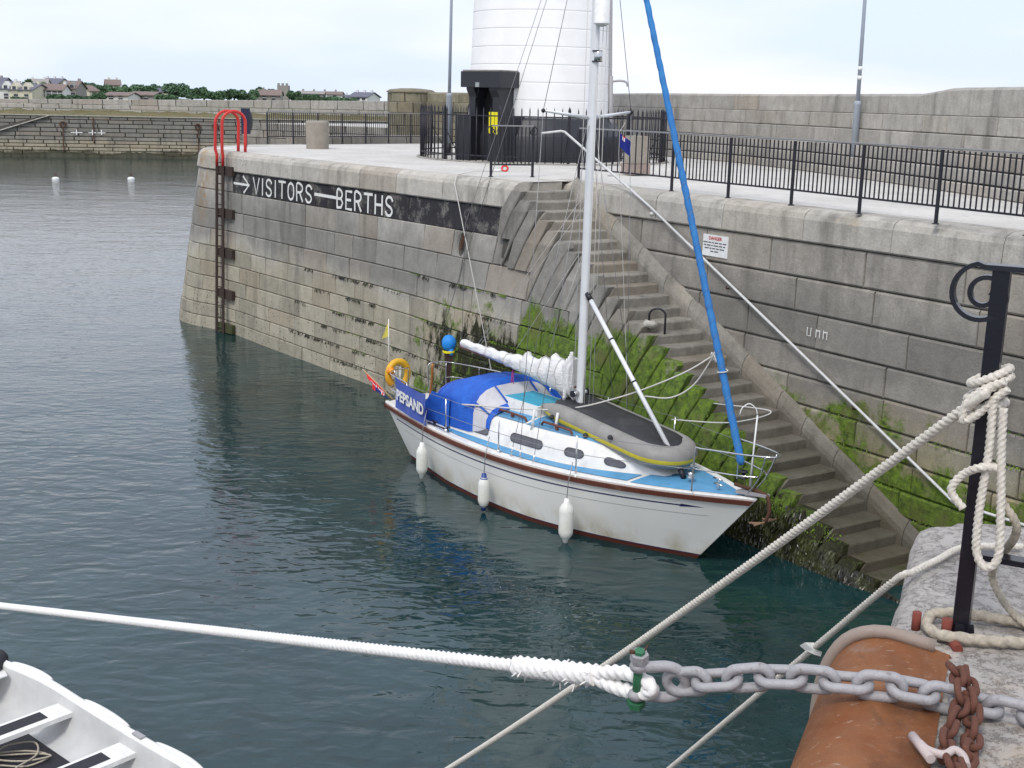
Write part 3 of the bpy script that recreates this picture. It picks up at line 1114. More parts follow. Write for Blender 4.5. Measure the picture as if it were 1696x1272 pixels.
# diagonal flight on its face
fs_ = MB()
sl = lambda s_: 1.9 + (s_ - 1.2) * (4.3 - 1.9) / 7.6
fs_.poly([sff(0.0, sl(0), 0.12), sff(8.8, 4.30, 0.12), sff(8.1, 4.30, 0.12), sff(0.0, sl(0) + 0.45, 0.12)])  # flat dark strip, the shade of the sunken flight put into colour
obj('dark_stair_strip', fs_, M_JOINT, fq)
fk = MB()
fk.prism([sff(0.0, sl(0) - 0.14, 0.1), sff(8.9, 4.30, 0.1), sff(8.7, 4.32, 0.1), sff(0.0, sl(0), 0.1)], (fn.x * 0.25, fn.y * 0.25, 0))
obj('stair_kerb', fk, M_COPE, fq)
# coping and grass strip, parapet
cm = MB()
cm.prism([sff(-2, 4.31, 0.15), sff(56, 4.31, 0.15), sff(56, 4.31, -0.6), sff(-2, 4.31, -0.6)], (0, 0, 0.07))
obj('coping', cm, M_COPE, fq)
mg = NT('dry_grass_verge')
pp = mg.pos()
mg_c = mg.mix(mg.rng(mg.noise(0.5, 5, 0.7, pp), 0.35, 0.65), (0.16, 0.12, 0.05), (0.09, 0.10, 0.035))
mg_c = mg.mix(mg.rng(mg.noise(2.5, 4, 0.7, pp), 0.5, 0.7), mg_c, (0.22, 0.19, 0.12))
M_VERGE = mg.out(mg_c, 0.95, mg.bump(mg.noise(3, 4, 0.7, pp), 0.8, 0.2))
gmb = MB()
rows = []
for s_ in [-2 + 0.7 * i for i in range(84)]:
    rows.append([sff(s_, 4.30, -0.55), sff(s_, 4.42 + rq.uniform(-0.06, 0.10), -2.0), sff(s_, 4.62 + rq.uniform(-0.1, 0.12), -4.5), sff(s_, 4.75 + rq.uniform(-0.05, 0.2), -6.4)])
gmb.grid(rows)
obj('grass_verge', gmb, M_VERGE, kind='structure')
fp = thing('far_parapet', (-36, 147, 4), 'long low grey parapet wall along the top of the far quay', 'wall')
for k, (z0, z1) in enumerate(((4.4, 4.95), (4.95, 5.45), (5.45, 5.86))):
    cuts = splits(-2 - k * 0.6, 56, 1.8, 3.4, rq)
    for a, b in zip(cuts[:-1], cuts[1:]):
        zz = lambda s_, z_: z_ if z_ < 5.5 else z_ + 0.016 * max(0, s_)
        obj('stone_block', blk(MB(), sff, [(a, zz(a, z0)), (b, zz(b, z0)), (b, zz(b, z1)), (a, zz(a, z1))], proud=-6.2 + rq.uniform(0, .06), bev=0.04, gap=0.02, depth=6.8), M_SEA, fp)
# fittings on the far wall
M_FIT = M_RUSTY
for s_, zt_, zb_ in ((at(98, 225, 2.3), 3.2, 0.6), (at(317, 235, 2.3), 3.2, 0.1), (at(194, 215, 2.3), 4.2, 1.5), (at(350, 235, 2.3), 3.3, 0.8)):
    ss = (Vector((s_.x, s_.y)) - FA).dot(fd)
    t_ = thing('mooring_chain', sff(ss, zb_, 0.3), {98: 'a'}.get(0, 'rusty chain and ring hanging down the far quay wall'), 'chain', 'chains hanging on the far quay')
    mb = MB()
    pts = [sff(ss + 0.03 * math.sin(k * 1.3), zb_ + (zt_ - zb_) * k / 12, 0.22) for k in range(13)]
    mb.tube(pts, 0.06, 6)
    obj('hanging_chain', mb, M_FIT, t_)
    if zt_ < 4:
        mb = MB()
        mb.tube([sff(ss + 0.28 * math.cos(a), zt_ + 0.2 + 0.28 * math.sin(a), 0.2) for a in [2 * math.pi * k / 14 for k in range(14)]], 0.08, 6, closed=True)
        obj('ring', mb, M_FIT, t_)
CH = [o for o in COL.objects if o.name.startswith('mooring_chain')]
for o, l in zip(CH, ('rusty chain and ring on the far quay below the white houses', 'heavier rusty chain with ring on the far quay, just left of the pier end', 'dark bar down the far quay below the gabled hill house', 'short thin rusty chain on the far quay behind the red ladder hoops')):
    o['label'] = l
for k, (s_, w_) in enumerate(((at(108, 218, 2.9), 1.2), (at(138, 218, 2.9), 0.8), (at(155, 218, 2.9), 0.8))):
    ss = (Vector((s_.x, s_.y)) - FA).dot(fd)
    mb = MB()
    mb.poly([sff(ss - w_ / 2, 2.55, 0.26), sff(ss + w_ / 2, 2.55, 0.26), sff(ss + w_ / 2, 2.63, 0.26), sff(ss - w_ / 2, 2.63, 0.26)])
    mb.poly([sff(ss - 0.05, 2.35, 0.265), sff(ss + 0.05, 2.35, 0.265), sff(ss + 0.05, 2.9, 0.265), sff(ss - 0.05, 2.9, 0.265)])
    obj('painted_mark', mb, M_WHITE, fq)
sw_ = MB()
rows = []
for s_ in [-2 + 0.35 * i for i in range(166)]:
    hgt = 0.35 + 0.22 * rq.random() + 0.15 * math.sin(s_ * 0.8)
    o_ = 0.52 + 0.25 * rq.random()
    rows.append([sff(s_, hgt, 0.1), sff(s_, hgt * 0.6, o_ * 0.6), sff(s_, -0.2, o_ + 0.2)])
sw_.grid(rows, smooth=False)
M_WEED = plain('dark_seaweed', (0.03, 0.03, 0.012), 0.6, scale=5, bump=0.5, var=0.5, local=False)
obj('seaweed', sw_, M_WEED, kind='stuff')

# ---- hill and shore behind
mh = NT('shore_green')
pp = mh.pos()
M_HILL = mh.out(mh.mix(mh.rng(mh.noise(0.06, 5, 0.6, pp), 0.35, 0.65), (0.05, 0.09, 0.03), (0.10, 0.13, 0.05)), 0.95)
hm = MB()
rows = []
for i in range(41):
    x = -230 + i * 9
    row = []
    for j in range(16):
        y = 158 + j * 22
        ang = x / y
        top = 3.9 * math.exp(-((ang + 0.41) / 0.10) ** 2) + 1.6 * math.exp(-((ang + 0.2) / 0.12) ** 2)
        row.append(Vector((x, y, 3.2 + top * ease((y - 315) / 70) + 0.4 * math.sin(i * 1.7 + j))))
    rows.append(row)
hm.grid(rows)
obj('hills', hm, M_HILL, kind='structure')
# ================================================================= LIGHTHOUSE
TC = Vector((0.64, 36.5))
lh = thing('lighthouse', (TC.x, TC.y, DECK), 'round white lighthouse tower with black plinth and heavy black doorway', 'lighthouse')


def rt_(z): return 2.05 - (z - 6.9) * 0.034


mb = MB()
zs_l = [6.41]
while zs_l[-1] < 22: zs_l.append(zs_l[-1] + 0.475)
for i, (z0, z1) in enumerate(zip(zs_l[:-1], zs_l[1:])):
    c = MB()
    c.lathe([(rt_(z0) - 0.015, z0 + 0.0), (rt_(z0 + .01), z0 + 0.01), (rt_(z0), z0 + 0.03), (rt_(z0), z0 + 0.06), (rt_(z1), z1 - 0.06), (rt_(z1), z1 - 0.03), (rt_(z1 - .01), z1 - 0.01), (rt_(z1) - 0.015, z1)], (TC.x, TC.y, 0), 56)
    obj('tower_course', c, M_LIGHTWHITE, lh)
c = MB()
c.lathe([(rt_(6.35) - 0.018, 6.35), (rt_(22) - 0.018, 22), (0.01, 22.02)], (TC.x, TC.y, 0), 40)
obj('tower_core', c, M_LHJOINT, lh)
c = MB()
c.lathe([(2.40, DECK), (2.40, 5.93), (2.37, 5.97), (2.15, 6.34), (2.10, 6.42), (1.9, 6.42)], (TC.x, TC.y, 0), 48)
pl = obj('plinth', c, M_LHBLACK, lh)
# doorway
pn = Vector((-0.60, -0.80)).normalized()
pt = Vector((-pn.y, pn.x)) * -1      # to the right seen from the door front
if pt.x < 0: pt = -pt


def PD(a, out, z):
    q = TC + pt * a + pn * out
    return Vector((q.x, q.y, z))


def dbox(mb_, a0, a1, o0, o1, z0, z1):
    return mb_.hexa([PD(a0, o0, z0), PD(a1, o0, z0), PD(a1, o1, z0), PD(a0, o1, z0), PD(a0, o0, z1), PD(a1, o0, z1), PD(a1, o1, z1), PD(a0, o1, z1)][::1])


for a in (-1, 1):
    m1 = dbox(MB(), *sorted((a * 0.30, a * 0.52)), 1.8, 2.62, 6.4, 7.20)
    obj('door_pillar', m1, M_LHBLACK, lh)
    m1 = dbox(MB(), *sorted((a * 0.30, a * 0.84)), 1.8, 2.80, DECK, 6.44)
    obj('door_pedestal', m1, M_LHBLACK, lh)
    m1 = MB()
    m1.prism([PD(a * 0.26, 2.60, 7.20), PD(a * 0.26, 2.74, 7.20), PD(a * 0.26, 2.74, 7.14), PD(a * 0.26, 2.66, 7.02), PD(a * 0.26, 2.60, 6.92)], tuple(pt * (a * 0.26)) + (0,))
    obj('bracket', m1, M_LHBLACK, lh)
    m1 = MB()
    m1.prism([PD(a * 0.30, 2.61, 7.18), PD(a * 0.18, 2.61, 7.18), PD(a * 0.20, 2.61, 7.08), PD(a * 0.30, 2.61, 6.9)], tuple(pn * -0.7) + (0,))
    obj('bracket', m1, M_LHBLACK, lh)
m1 = dbox(MB(), -0.66, 0.66, 1.7, 2.82, 7.20, 7.62)
obj('lintel', m1, M_LHBLACK, lh)
m1 = dbox(MB(), -0.63, 0.63, 1.6, 2.78, 7.622, 7.66)
obj('lintel_top', m1, M_CONC, lh)
M_GREYPLATE = plain('grey_plate', (0.30, 0.33, 0.33), 0.5)
obj('lintel_plate', dbox(MB(), -0.14, -0.01, 2.82, 2.835, 7.21, 7.33), M_GREYPLATE, lh)
M_VOID = plain('dark_door', (0.012, 0.012, 0.014), 0.6)
dr = obj('door', dbox(MB(), -0.30, 0.30, 1.85, 2.20, DECK, 7.20), M_VOID, lh)
obj('door_handle', dbox(MB(), 0.18, 0.22, 2.20, 2.26, 6.2, 6.36), M_GALV, dr)
sg = thing('warning_board', PD(0.3, 3.4, DECK), 'bright yellow notice board in two halves beside the black lighthouse door', 'notice board')
obj('panel', dbox(MB(), 0.34, 0.52, 2.805, 2.825, 5.98, 6.56), M_YELLOW, sg)
obj('panel', dbox(MB(), 0.54, 0.72, 2.805, 2.825, 5.98, 6.56), M_YELLOW, sg)
# cable pipe up the right of the tower and small bent vent
pa = math.radians(-22)
pdv = Vector((math.cos(pa), math.sin(pa)))
m1 = MB()
m1.tube([(TC.x + pdv.x * (rt_(z) + .05), TC.y + pdv.y * (rt_(z) + .05), z) for z in (5.6, 7, 9, 12, 16)], 0.035, 8)
m1.tube([(TC.x + pdv.x * (rt_(z) + .06), TC.y + pdv.y * (rt_(z) + .06), z) for z in (5.6, 6.5, 7.6)], 0.06, 8)
pp_ = obj('conduit', m1, M_GALV, lh)
m1 = MB()
b_ = Vector((TC.x + pdv.x * 2.1, TC.y + pdv.y * 2.1, 7.45))
m1.tube(catmull([b_, b_ + Vector((.25, -.05, .03)), b_ + Vector((.42, -.08, -.01)), b_ + Vector((.46, -.09, -.12))], 0.04), 0.03, 8)
obj('vent_pipe', m1, M_GALV, pp_)

# ---- ring fence
RC, RR = Vector((0.73, 36.4)), 3.52
rf = thing('ring_fence', (RC.x, RC.y, DECK), 'circular black spiked iron fence around the foot of the lighthouse', 'fence')
bm_ = MB()
bm_.tube([(0, 0, -0.02), (0, 0, 1.36)], 0.017, 5)
bm_.add([(.019, 0, 1.36), (0, .019, 1.36), (-.019, 0, 1.36), (0, -.019, 1.36), (0, 0, 1.47)], [(0, 1, 4), (1, 2, 4), (2, 3, 4), (3, 0, 4)])
me_b = mesh_of('fence_bar', bm_, M_BLACKIRON, (0, 0, 0))
gates = []
NB = 104
for i in range(NB):
    a = 2 * math.pi * i / NB
    inst(me_b, 'bar', rf, (RC.x + RR * math.cos(a), RC.y + RR * math.sin(a), DECK), a)
pmb = MB()
pmb.box((0, 0, 0.69), (0.06, 0.06, 1.42))
pmb.add([(.03, .03, 1.40), (-.03, .03, 1.40), (-.03, -.03, 1.40), (.03, -.03, 1.40), (0, 0, 1.5)], [(0, 1, 4), (1, 2, 4), (2, 3, 4), (3, 0, 4)])
me_p = mesh_of('fence_post', pmb, M_BLACKIRON, (0, 0, 0))
for i in range(12):
    a = 2 * math.pi * (i + 0.33) / 12
    inst(me_p, 'post', rf, (RC.x + RR * math.cos(a), RC.y + RR * math.sin(a), DECK), a)
    q0 = Vector((RC.x + RR * math.cos(a), RC.y + RR * math.sin(a), DECK + 0.9))
    q1 = Vector((RC.x + (RR - .55) * math.cos(a), RC.y + (RR - .55) * math.sin(a), DECK))
    m1 = MB(); m1.tube([q0, q1], 0.014, 5)
    if i % 2: obj('brace', m1, M_BLACKIRON, rf)
for z_ in (DECK + 0.16, DECK + 1.2):
    m1 = MB()
    n_ = 72
    for k in range(n_):
        a0, a1 = 2 * math.pi * k / n_, 2 * math.pi * (k + 1) / n_
        def rp(a, r_, zz): return (RC.x + r_ * math.cos(a), RC.y + r_ * math.sin(a), zz)
        m1.hexa([rp(a0, RR - .012, z_), rp(a1, RR - .012, z_), rp(a1, RR + .012, z_), rp(a0, RR + .012, z_), rp(a0, RR - .012, z_ + .035), rp(a1, RR - .012, z_ + .035), rp(a1, RR + .012, z_ + .035), rp(a0, RR + .012, z_ + .035)])
    obj('rail', m1, M_BLACKIRON, rf)
m1 = MB()
m1.lathe([(RR + .12, DECK + .001), (RR + .10, DECK + .03), (RR - .10, DECK + .03), (RR - .12, DECK + .001)], (RC.x, RC.y, 0), 64)
obj('kerb_ring', m1, M_RUSTY if False else M_CONC, rf)

# ================================================================= RAILINGS
bal = MB()
bal.tube([(0, 0, 0), (0, 0, 1)], 0.0135, 5, caps=False)
me_bal = mesh_of('baluster', bal, M_BLACKIRON, (0, 0, 0))
po = MB()
po.tube([(0, 0, 0), (0, 0, 1)], 0.03, 8, caps=False)
po.lathe([(0.055, 0), (0.055, 0.012), (0.03, 0.014)], n=8)
me_post = mesh_of('post', po, M_BLACKIRON, (0, 0, 0))


def railing(name, pts, label, nbal, H=1.07, zbot=0.26, endscroll=False, topmat=M_RAILTOP, group=None, rtop=0.026):
    c = sum((Vector(q) for q in pts), Vector((0, 0))) / len(pts)
    t = thing(name, (c.x, c.y, DECK), label, 'railing', group)
    for q in pts:
        inst(me_post, 'post', t, (q[0], q[1], DECK), scale=(1, 1, H - 0.01))
    for a, b in zip(pts[:-1], pts[1:]):
        a, b = Vector(a), Vector(b)
        for k in range(1, nbal + 1):
            q = a.lerp(b, k / (nbal + 1))
            inst(me_bal, 'baluster', t, (q.x, q.y, DECK + zbot), scale=(1, 1, H - zbot - 0.01))
        d = (b - a).normalized(); n_ = Vector((-d.y, d.x))
        m1 = MB()
        rows = []
        for q in (a, b):
            rows.append([(q.x + n_.x * o_, q.y + n_.y * o_, DECK + z) for o_, z in ((-rtop, H), (rtop, H), (rtop, H + .016), (rtop * .5, H + .03), (-rtop * .5, H + .03), (-rtop, H + .016))])
        m1.grid(rows, smooth=False, close=True)
        obj('top_rail', m1, topmat, t)
        m1 = MB()
        m1.box(((a.x + b.x) / 2, (a.y + b.y) / 2, DECK + zbot), ((b - a).length, 0.02, 0.03), math.atan2(d.y, d.x))
        obj('bottom_rail', m1, M_BLACKIRON, t)
    if endscroll:
        for q, s_ in ((Vector(pts[0]), -1), (Vector(pts[-1]), 1)):
            d = (Vector(pts[-1]) - Vector(pts[0])).normalized() * s_
            m1 = MB()
            pp_ = []
            for k in range(26):
                th = math.pi / 2 - k * 0.30
                r_ = 0.11 * (1 - k / 34)
                pp_.append((q.x + d.x * (0.0 + r_ * math.cos(th)), q.y + d.y * r_ * math.cos(th), DECK + H - 0.10 + r_ * math.sin(th)))
            m1.tube(pp_, 0.014, 6)
            obj('scroll', m1, M_BLACKIRON, t)
    return t


GP = [(1.30, 26.35), (2.95, 23.80), (3.78, 22.32), (4.62, 20.98), (5.36, 19.48), (6.09, 18.05), (6.83, 16.60), (7.55, 15.2), (8.3, 13.8)]
railing('quay_railing', GP, 'long black iron quay railing with worn grey top rail right of the mast', 15)
railing('short_railing', [(-0.56, 27.1), (0.34, 27.35)], 'short black iron railing with scrolled ends at the top of the steps', 10, endscroll=True)
bp = [at(420, 241, DECK), at(444, 239.5, DECK), at(485, 239, DECK), at(530, 238.5, DECK), at(577, 238, DECK), at(617, 238, DECK), at(668, 238, DECK), at(700, 238.5, DECK)]
# straighten the far railing in plan
a_, b_ = Vector((-8.45, 42.6)), Vector((-3.2, 47.3))
LBP = [tuple(a_.lerp(b_, k / 7)) for k in range(8)]
railing('pier_head_railing', LBP, 'distant black iron railing along the left end of the pier behind the stone bollard', 11)

# ================================================================= LAMP POSTS
for i, (pos, lab, r0) in enumerate(((at(742, 257, DECK), 'slim grey lamp post left of the lighthouse behind the ring fence', 0.05), (at(1412, 291, DECK), 'grey blue lamp post with thicker base beside the sea wall on the right', 0.05))):
    t = thing('lamp_post', pos, lab, 'lamp post', 'lamp posts on the pier')
    lean = Vector((0.012, 0.0)) if i == 0 else Vector((-0.012, 0))
    m1 = MB(); m1.tube([pos + Vector((lean.x * z, 0, z)) for z in (1.75, 4, 7.2)], [r0, 0.043, 0.035], 10)
    obj('shaft', m1, M_POLE, t)
    m1 = MB(); m1.tube([pos, pos + Vector((lean.x * 1.7, 0, 1.7)), pos + Vector((lean.x * 1.7, 0, 1.74)), pos + Vector((lean.x * 1.8, 0, 1.8))], [0.085, 0.085, 0.10, 0.055], 12)
    obj('base', m1, M_POLE, t)
    m1 = MB(); m1.tube([pos - Vector((0, 0, .01)), pos + Vector((0, 0, 0.35))], 0.09, 12)
    obj('base_cover', m1, M_LHBLACK, t)
    m1 = MB(); m1.box((pos.x + lean.x * 7.2, pos.y - 0.35, pos.z + 7.25), (0.25, 0.8, 0.12))
    obj('lamp_head', m1, M_GALV, t)
    if i:
        for dz in (2.3, 2.52):
            m1 = MB(); m1.tube([pos + Vector((lean.x * dz, 0, dz)), pos + Vector((lean.x * dz, 0, dz + 0.09))], 0.056, 10)
            obj('sticker', m1, M_WHITE, t)

# ================================================================= BOLLARDS
q = at(526, 246, DECK)
t = thing('stone_bollard', q, 'round pale concrete bollard on the left end of the pier', 'bollard')
m1 = MB(); m1.lathe([(0.355, 0), (0.36, 0.4), (0.37, 0.80), (0.36, 0.84), (0.33, 0.865), (0.001, 0.87)], q, 28)
obj('drum', m1, M_CONC, t)
q = at(1052, 290, DECK)
t = thing('square_bollard', q, 'square concrete block with pinkish base behind the railing by the small blue flag', 'block')
M_PINK = stone('pink_base', (0.40, 0.31, 0.27), (0.30, 0.24, 0.21), var=0.03)
m1 = MB(); m1.box((q.x, q.y, DECK + 0.58), (0.44, 0.44, 0.62), 0.4); obj('upper_block', m1, M_CONC, t)
m1 = MB(); m1.box((q.x, q.y, DECK + 0.14), (0.50, 0.50, 0.24), 0.4); obj('lower_block', m1, M_PINK, t)

# life buoy cabinet post at the pier head
q = at(408, 243, DECK)
t = thing('life_buoy_post', q, 'dark board on a post with rounded life buoy housing behind the red ladder hoops', 'board')
m1 = MB(); m1.tube([q, q + Vector((0, 0, 0.5))], 0.035, 8); obj('post', m1, M_BLACKIRON, t)
m1 = MB(); m1.box((q.x, q.y, DECK + 0.80), (0.28, 0.06, 0.80)); obj('board', m1, plain('navy_board', (0.01, 0.012, 0.045), 0.5), t)
m1 = MB()
pts_ = []
for k in range(22):
    th = -math.pi / 2 + math.pi * k / 21
    pts_.append((q.x + 0.12 + 0.09 * math.cos(th), q.y - 0.05, DECK + 0.80 + 0.33 * math.sin(th)))
m1.prism([Vector(x) for x in pts_], (0, 0.12, 0)); obj('housing', m1, M_LHBLACK, t)

# ================================================================= RED LADDER
ld = thing('quay_ladder', surfL(-0.35, 0, 0.2), 'steel quay ladder with two tall red hooped handrails at the pier end', 'ladder')
LU = -0.30
hw = 0.20


def LP(a, z, off):
    return surfL(LU + a, z, off)


def lad_off(z): return 0.17 if z < 5.1 else 0.17


for s_ in (-1, 1):
    m1 = MB()
    path = [LP(s_ * hw, z, 0.20) for z in (-0.4, 1, 2, 3, 4, 5.0)]
    rows = []
    for q in path:
        rows.append([q + Vector((dx, dy, 0)) for dx, dy in ((-.035, -.03), (.035, -.03), (.035, .03), (-.035, .03))])
    m1.grid(rows, close=True, smooth=False)
    obj('stringer', m1, M_LADDER, ld)
    m1 = MB()
    hp = [LP(s_ * hw, 4.85, 0.20), LP(s_ * hw, 5.15, 0.20), LP(s_ * (hw + .03), 5.32, 0.24)]
    hp += [LP(s_ * (hw + .03), 5.32 + 0.25 * k, 0.24) for k in range(1, 4)]
    cz0 = 6.08
    for k in range(0, 13):
        th = math.pi * k / 12
        hp.append(LP(s_ * (hw + .03), cz0 + 0.32 * math.sin(th), 0.24 - 0.36 * (1 - math.cos(th))))
    hp += [LP(s_ * (hw + .03), z, -0.48) for z in (5.8, 5.5, DECK)]
    m1.tube(hp, 0.045, 8)
    obj('hoop', m1, M_RED, ld)
rg = MB(); rg.tube([(-1, 0, 0), (1, 0, 0)], 0.016, 6, caps=False)
for k in range(17):
    z = 0.15 + k * 0.3
    a, b = LP(-hw, z, 0.20), LP(hw, z, 0.20)
    m1 = MB(); m1.tube([a, b], 0.017, 6)
    obj('rung', m1, M_LADDER if z > 1.2 else M_WEEDIRON, ld)
for z in (4.72, 3.5, 2.35, 1.15, 0.15):
    m1 = MB()
    a, b = LP(-hw - .02, z, 0.17), LP(hw + 0.42, z, 0.06)
    m1.hexa([LP(-hw, z - .13, 0.05), LP(hw + .42, z - .13, 0.02), LP(hw + .42, z - .13, 0.12), LP(-hw, z - .13, 0.17), LP(-hw, z + .13, 0.05), LP(hw + .42, z + .13, 0.02), LP(hw + .42, z + .13, 0.12), LP(-hw, z + .13, 0.17)])
    obj('mounting_timber', m1, M_LADDER if z > 1 else M_WEEDIRON, ld)

# ================================================================= DANGER SIGN, HANDRAIL, RINGS
ds = thing('danger_sign', surfW(4.45, 4.2, 0.05), 'small white sign headed DANGER in red on the wall above the steps', 'sign')
m1 = MB()
z0_, z1_ = 4.22, 4.60
m1.hexa([surfW(4.10, z0_, .03), surfW(4.76, z0_, .03), surfW(4.76, z0_, .055), surfW(4.10, z0_, .055), surfW(4.10, z1_, .03), surfW(4.76, z1_, .03), surfW(4.76, z1_, .055), surfW(4.10, z1_, .055)])
obj('plate', m1, M_WHITE, ds)
M_REDINK = plain('red_print', (0.55, 0.03, 0.03), 0.6)
M_GREYINK = plain('dark_print', (0.10, 0.10, 0.12), 0.6)


def font_mesh(name, text, mat, parent, size, origin, xdir, ydir, bold=0.0, extrude=0.0):
    cu_ = bpy.data.curves.new('text', 'FONT')
    cu_.body = text
    cu_.size = size
    cu_.align_x = 'CENTER'
    cu_.align_y = 'CENTER'
    cu_.offset = bold
    cu_.resolution_u = 3
    to = bpy.data.objects.new('text', cu_)
    COL.objects.link(to)
    dg = bpy.context.evaluated_depsgraph_get()
    me = bpy.data.meshes.new_from_object(to.evaluated_get(dg))
    bpy.data.objects.remove(to)
    xd, yd = Vector(xdir).normalized(), Vector(ydir).normalized()
    mb_ = MB()
    o_ = Vector(origin)
    mb_.add([o_ + xd * v.co.x + yd * v.co.y for v in me.vertices], [tuple(p_.vertices) for p_ in me.polygons])
    bpy.data.meshes.remove(me)
    return obj(name, mb_, mat, parent)


wd3 = Vector((WD.x, WD.y, 0))
font_mesh('heading', 'DANGER', M_REDINK, ds, 0.085, surfW(4.43, 4.54, .060), wd3, (0, 0, 1), 0.002)
for k, wds in enumerate(((.12, .07, .05, .1, .08, .09), (.06, .1, .04, .12, .09, .06), (.11, .05, .09, .07, .12), (.08, .1), )):
    x = 4.43 - sum(wds) / 2 - 0.02 * len(wds) / 2
    m1 = MB()
    for wdt in wds:
        m1.quad(surfW(x, 4.455 - k * .052, .059), surfW(x + wdt, 4.455 - k * .052, .059), surfW(x + wdt, 4.475 - k * .052, .059), surfW(x, 4.475 - k * .052, .059))
        x += wdt + .02
    obj('print_line', m1, M_GREYINK, ds)
hr = thing('stair_handrail', P_s(6, .12, 3), 'thin pale handrail running down the wall beside the steps', 'handrail')
hp = [P_s(-0.55, .55, 6.22), P_s(-0.5, .10, 6.27), (0.97, 26.12, 6.26), (2.53, 23.67, 4.97), (4.56, 20.46, 3.09), (6.53, 17.36, 1.25), (7.16, 16.37, 1.27), (7.9, 15.1, 1.27)]
m1 = MB(); m1.tube([Vector(x) for x in hp], 0.024, 8)
obj('rail', m1, plain('pale_rail', (0.66, 0.66, 0.64), 0.35, 0.2, bump=0), hr)
for tt in (0.15, 0.5, 0.8):
    a = Vector(hp[2]).lerp(Vector(hp[5]), tt)
    m1 = MB(); b_ = a + Vector((-WP.x, -WP.y, 0)) * 0.16
    m1.tube([a, a - Vector((0, 0, .05)), b_ - Vector((0, 0, .05))], 0.014, 6); obj('bracket', m1, M_WHITE if tt < .2 else M_RUSTY, hr)
m1 = MB(); a = Vector(hp[2]).lerp(Vector(hp[5]), 0.285); m1.ball(a - Vector((WP.x, WP.y, 0)) * .06, 0.05, (1.4, 1, .8)); obj('joint_cap', m1, M_WHITE, hr)
# mooring hoop on the steps with its rough boulder base
hb = thing('mooring_hoop', P_s(sn(14), 1.2, zn(14)), 'dark iron hoop standing out of a broken lump on the outer edge of the steps', 'hoop')
c0 = P_s(sn(13) + .05, 1.22, zn(13))
m1 = MB(); m1.tube([c0 + Vector((0.0, 0, -.05)), c0 + Vector((0, 0, .16))] + [c0 + Vector((0.14 - 0.14 * math.cos(math.pi * k / 8), -0.08 * k / 8, .16 + .12 * math.sin(math.pi * k / 8))) for k in range(1, 9)] + [c0 + Vector((.28, -.08, -.25))], 0.02, 8)
obj('hoop', m1, M_BLACKIRON, hb)
m1 = MB(); m1.ball(c0 + Vector((.02, .02, -.02)), 0.12, (1.2, 1, .7), 10)
for i in range(len(m1.v)):
    x, y, z = m1.v[i]; m1.v[i] = (x + rnd.uniform(-.02, .02), y + rnd.uniform(-.02, .02), z + rnd.uniform(-.025, .025))
obj('stone_lump', m1, M_COPE, hb)
# white scribble on the wall
for k, (ch, s_) in enumerate((('U', 6.82), ('n', 7.02), ('n', 7.18))):
    glyph('painted_mark', ch, surfW, s_, 3.20, 0.09, 0.13, 0.018, M_LETTER, rw, off=0.05)
# small red shackle and the rope it holds
q = at(836, 284, DECK)
t = thing('red_shackle', q, 'small red shackle lying on the quay near the short railing', 'shackle')
m1 = MB(); m1.tube([q + Vector((.07 * math.cos(a), .04 * math.sin(a), .07 + .06 * math.sin(a))) for a in [2 * math.pi * k / 12 for k in range(12)]], .025, 6, closed=True); obj('bow', m1, M_RED, t)
m1 = MB(); m1.tube([q + Vector((-.25, -.05, .02)), q + Vector((-.06, 0, .03))], .03, 6); obj('pin', m1, M_WHITE, t)

# ================================================================= MOORING BUOYS
for (px, py), lab in (((92, 297), 'white mooring buoy on the open water, the left of two'), ((217, 297), 'white mooring buoy on the open water, the right of two nearer the pier')):
    q = at(px, py, 0)
    t = thing('mooring_buoy', q, lab, 'buoy', 'white buoys on the open water')
    m1 = MB(); m1.lathe([(0.001, -.2), (.22, -.16), (.29, 0), (.27, .10), (.18, .17), (.001, .20)], q, 16); obj('float', m1, M_WHITE, t)
    m1 = MB(); m1.tube([q + Vector((.09 * math.cos(a), 0, .38 + .09 * math.sin(a))) for a in [2 * math.pi * k / 10 for k in range(10)]], .025, 6, closed=True); obj('eye', m1, M_RUSTY, t)

# ================================================================= SHORE HOUSES AND TREES
M_HWHITE = plain('house_white', (0.72, 0.71, 0.68), 0.7, scale=.4)
M_HCREAM = plain('house_cream', (0.62, 0.58, 0.46), 0.7, scale=.4)
M_HGREY = plain('house_grey', (0.30, 0.28, 0.26), 0.8, scale=.4)
M_SLATE = plain('blue_slate_roof', (0.13, 0.13, 0.17), 0.7, scale=.5)
M_BROWNROOF = plain('brown_roof', (0.20, 0.15, 0.13), 0.8, scale=.5)
M_GLASSD = plain('dark_window', (0.05, 0.055, 0.07), 0.2, bump=0)


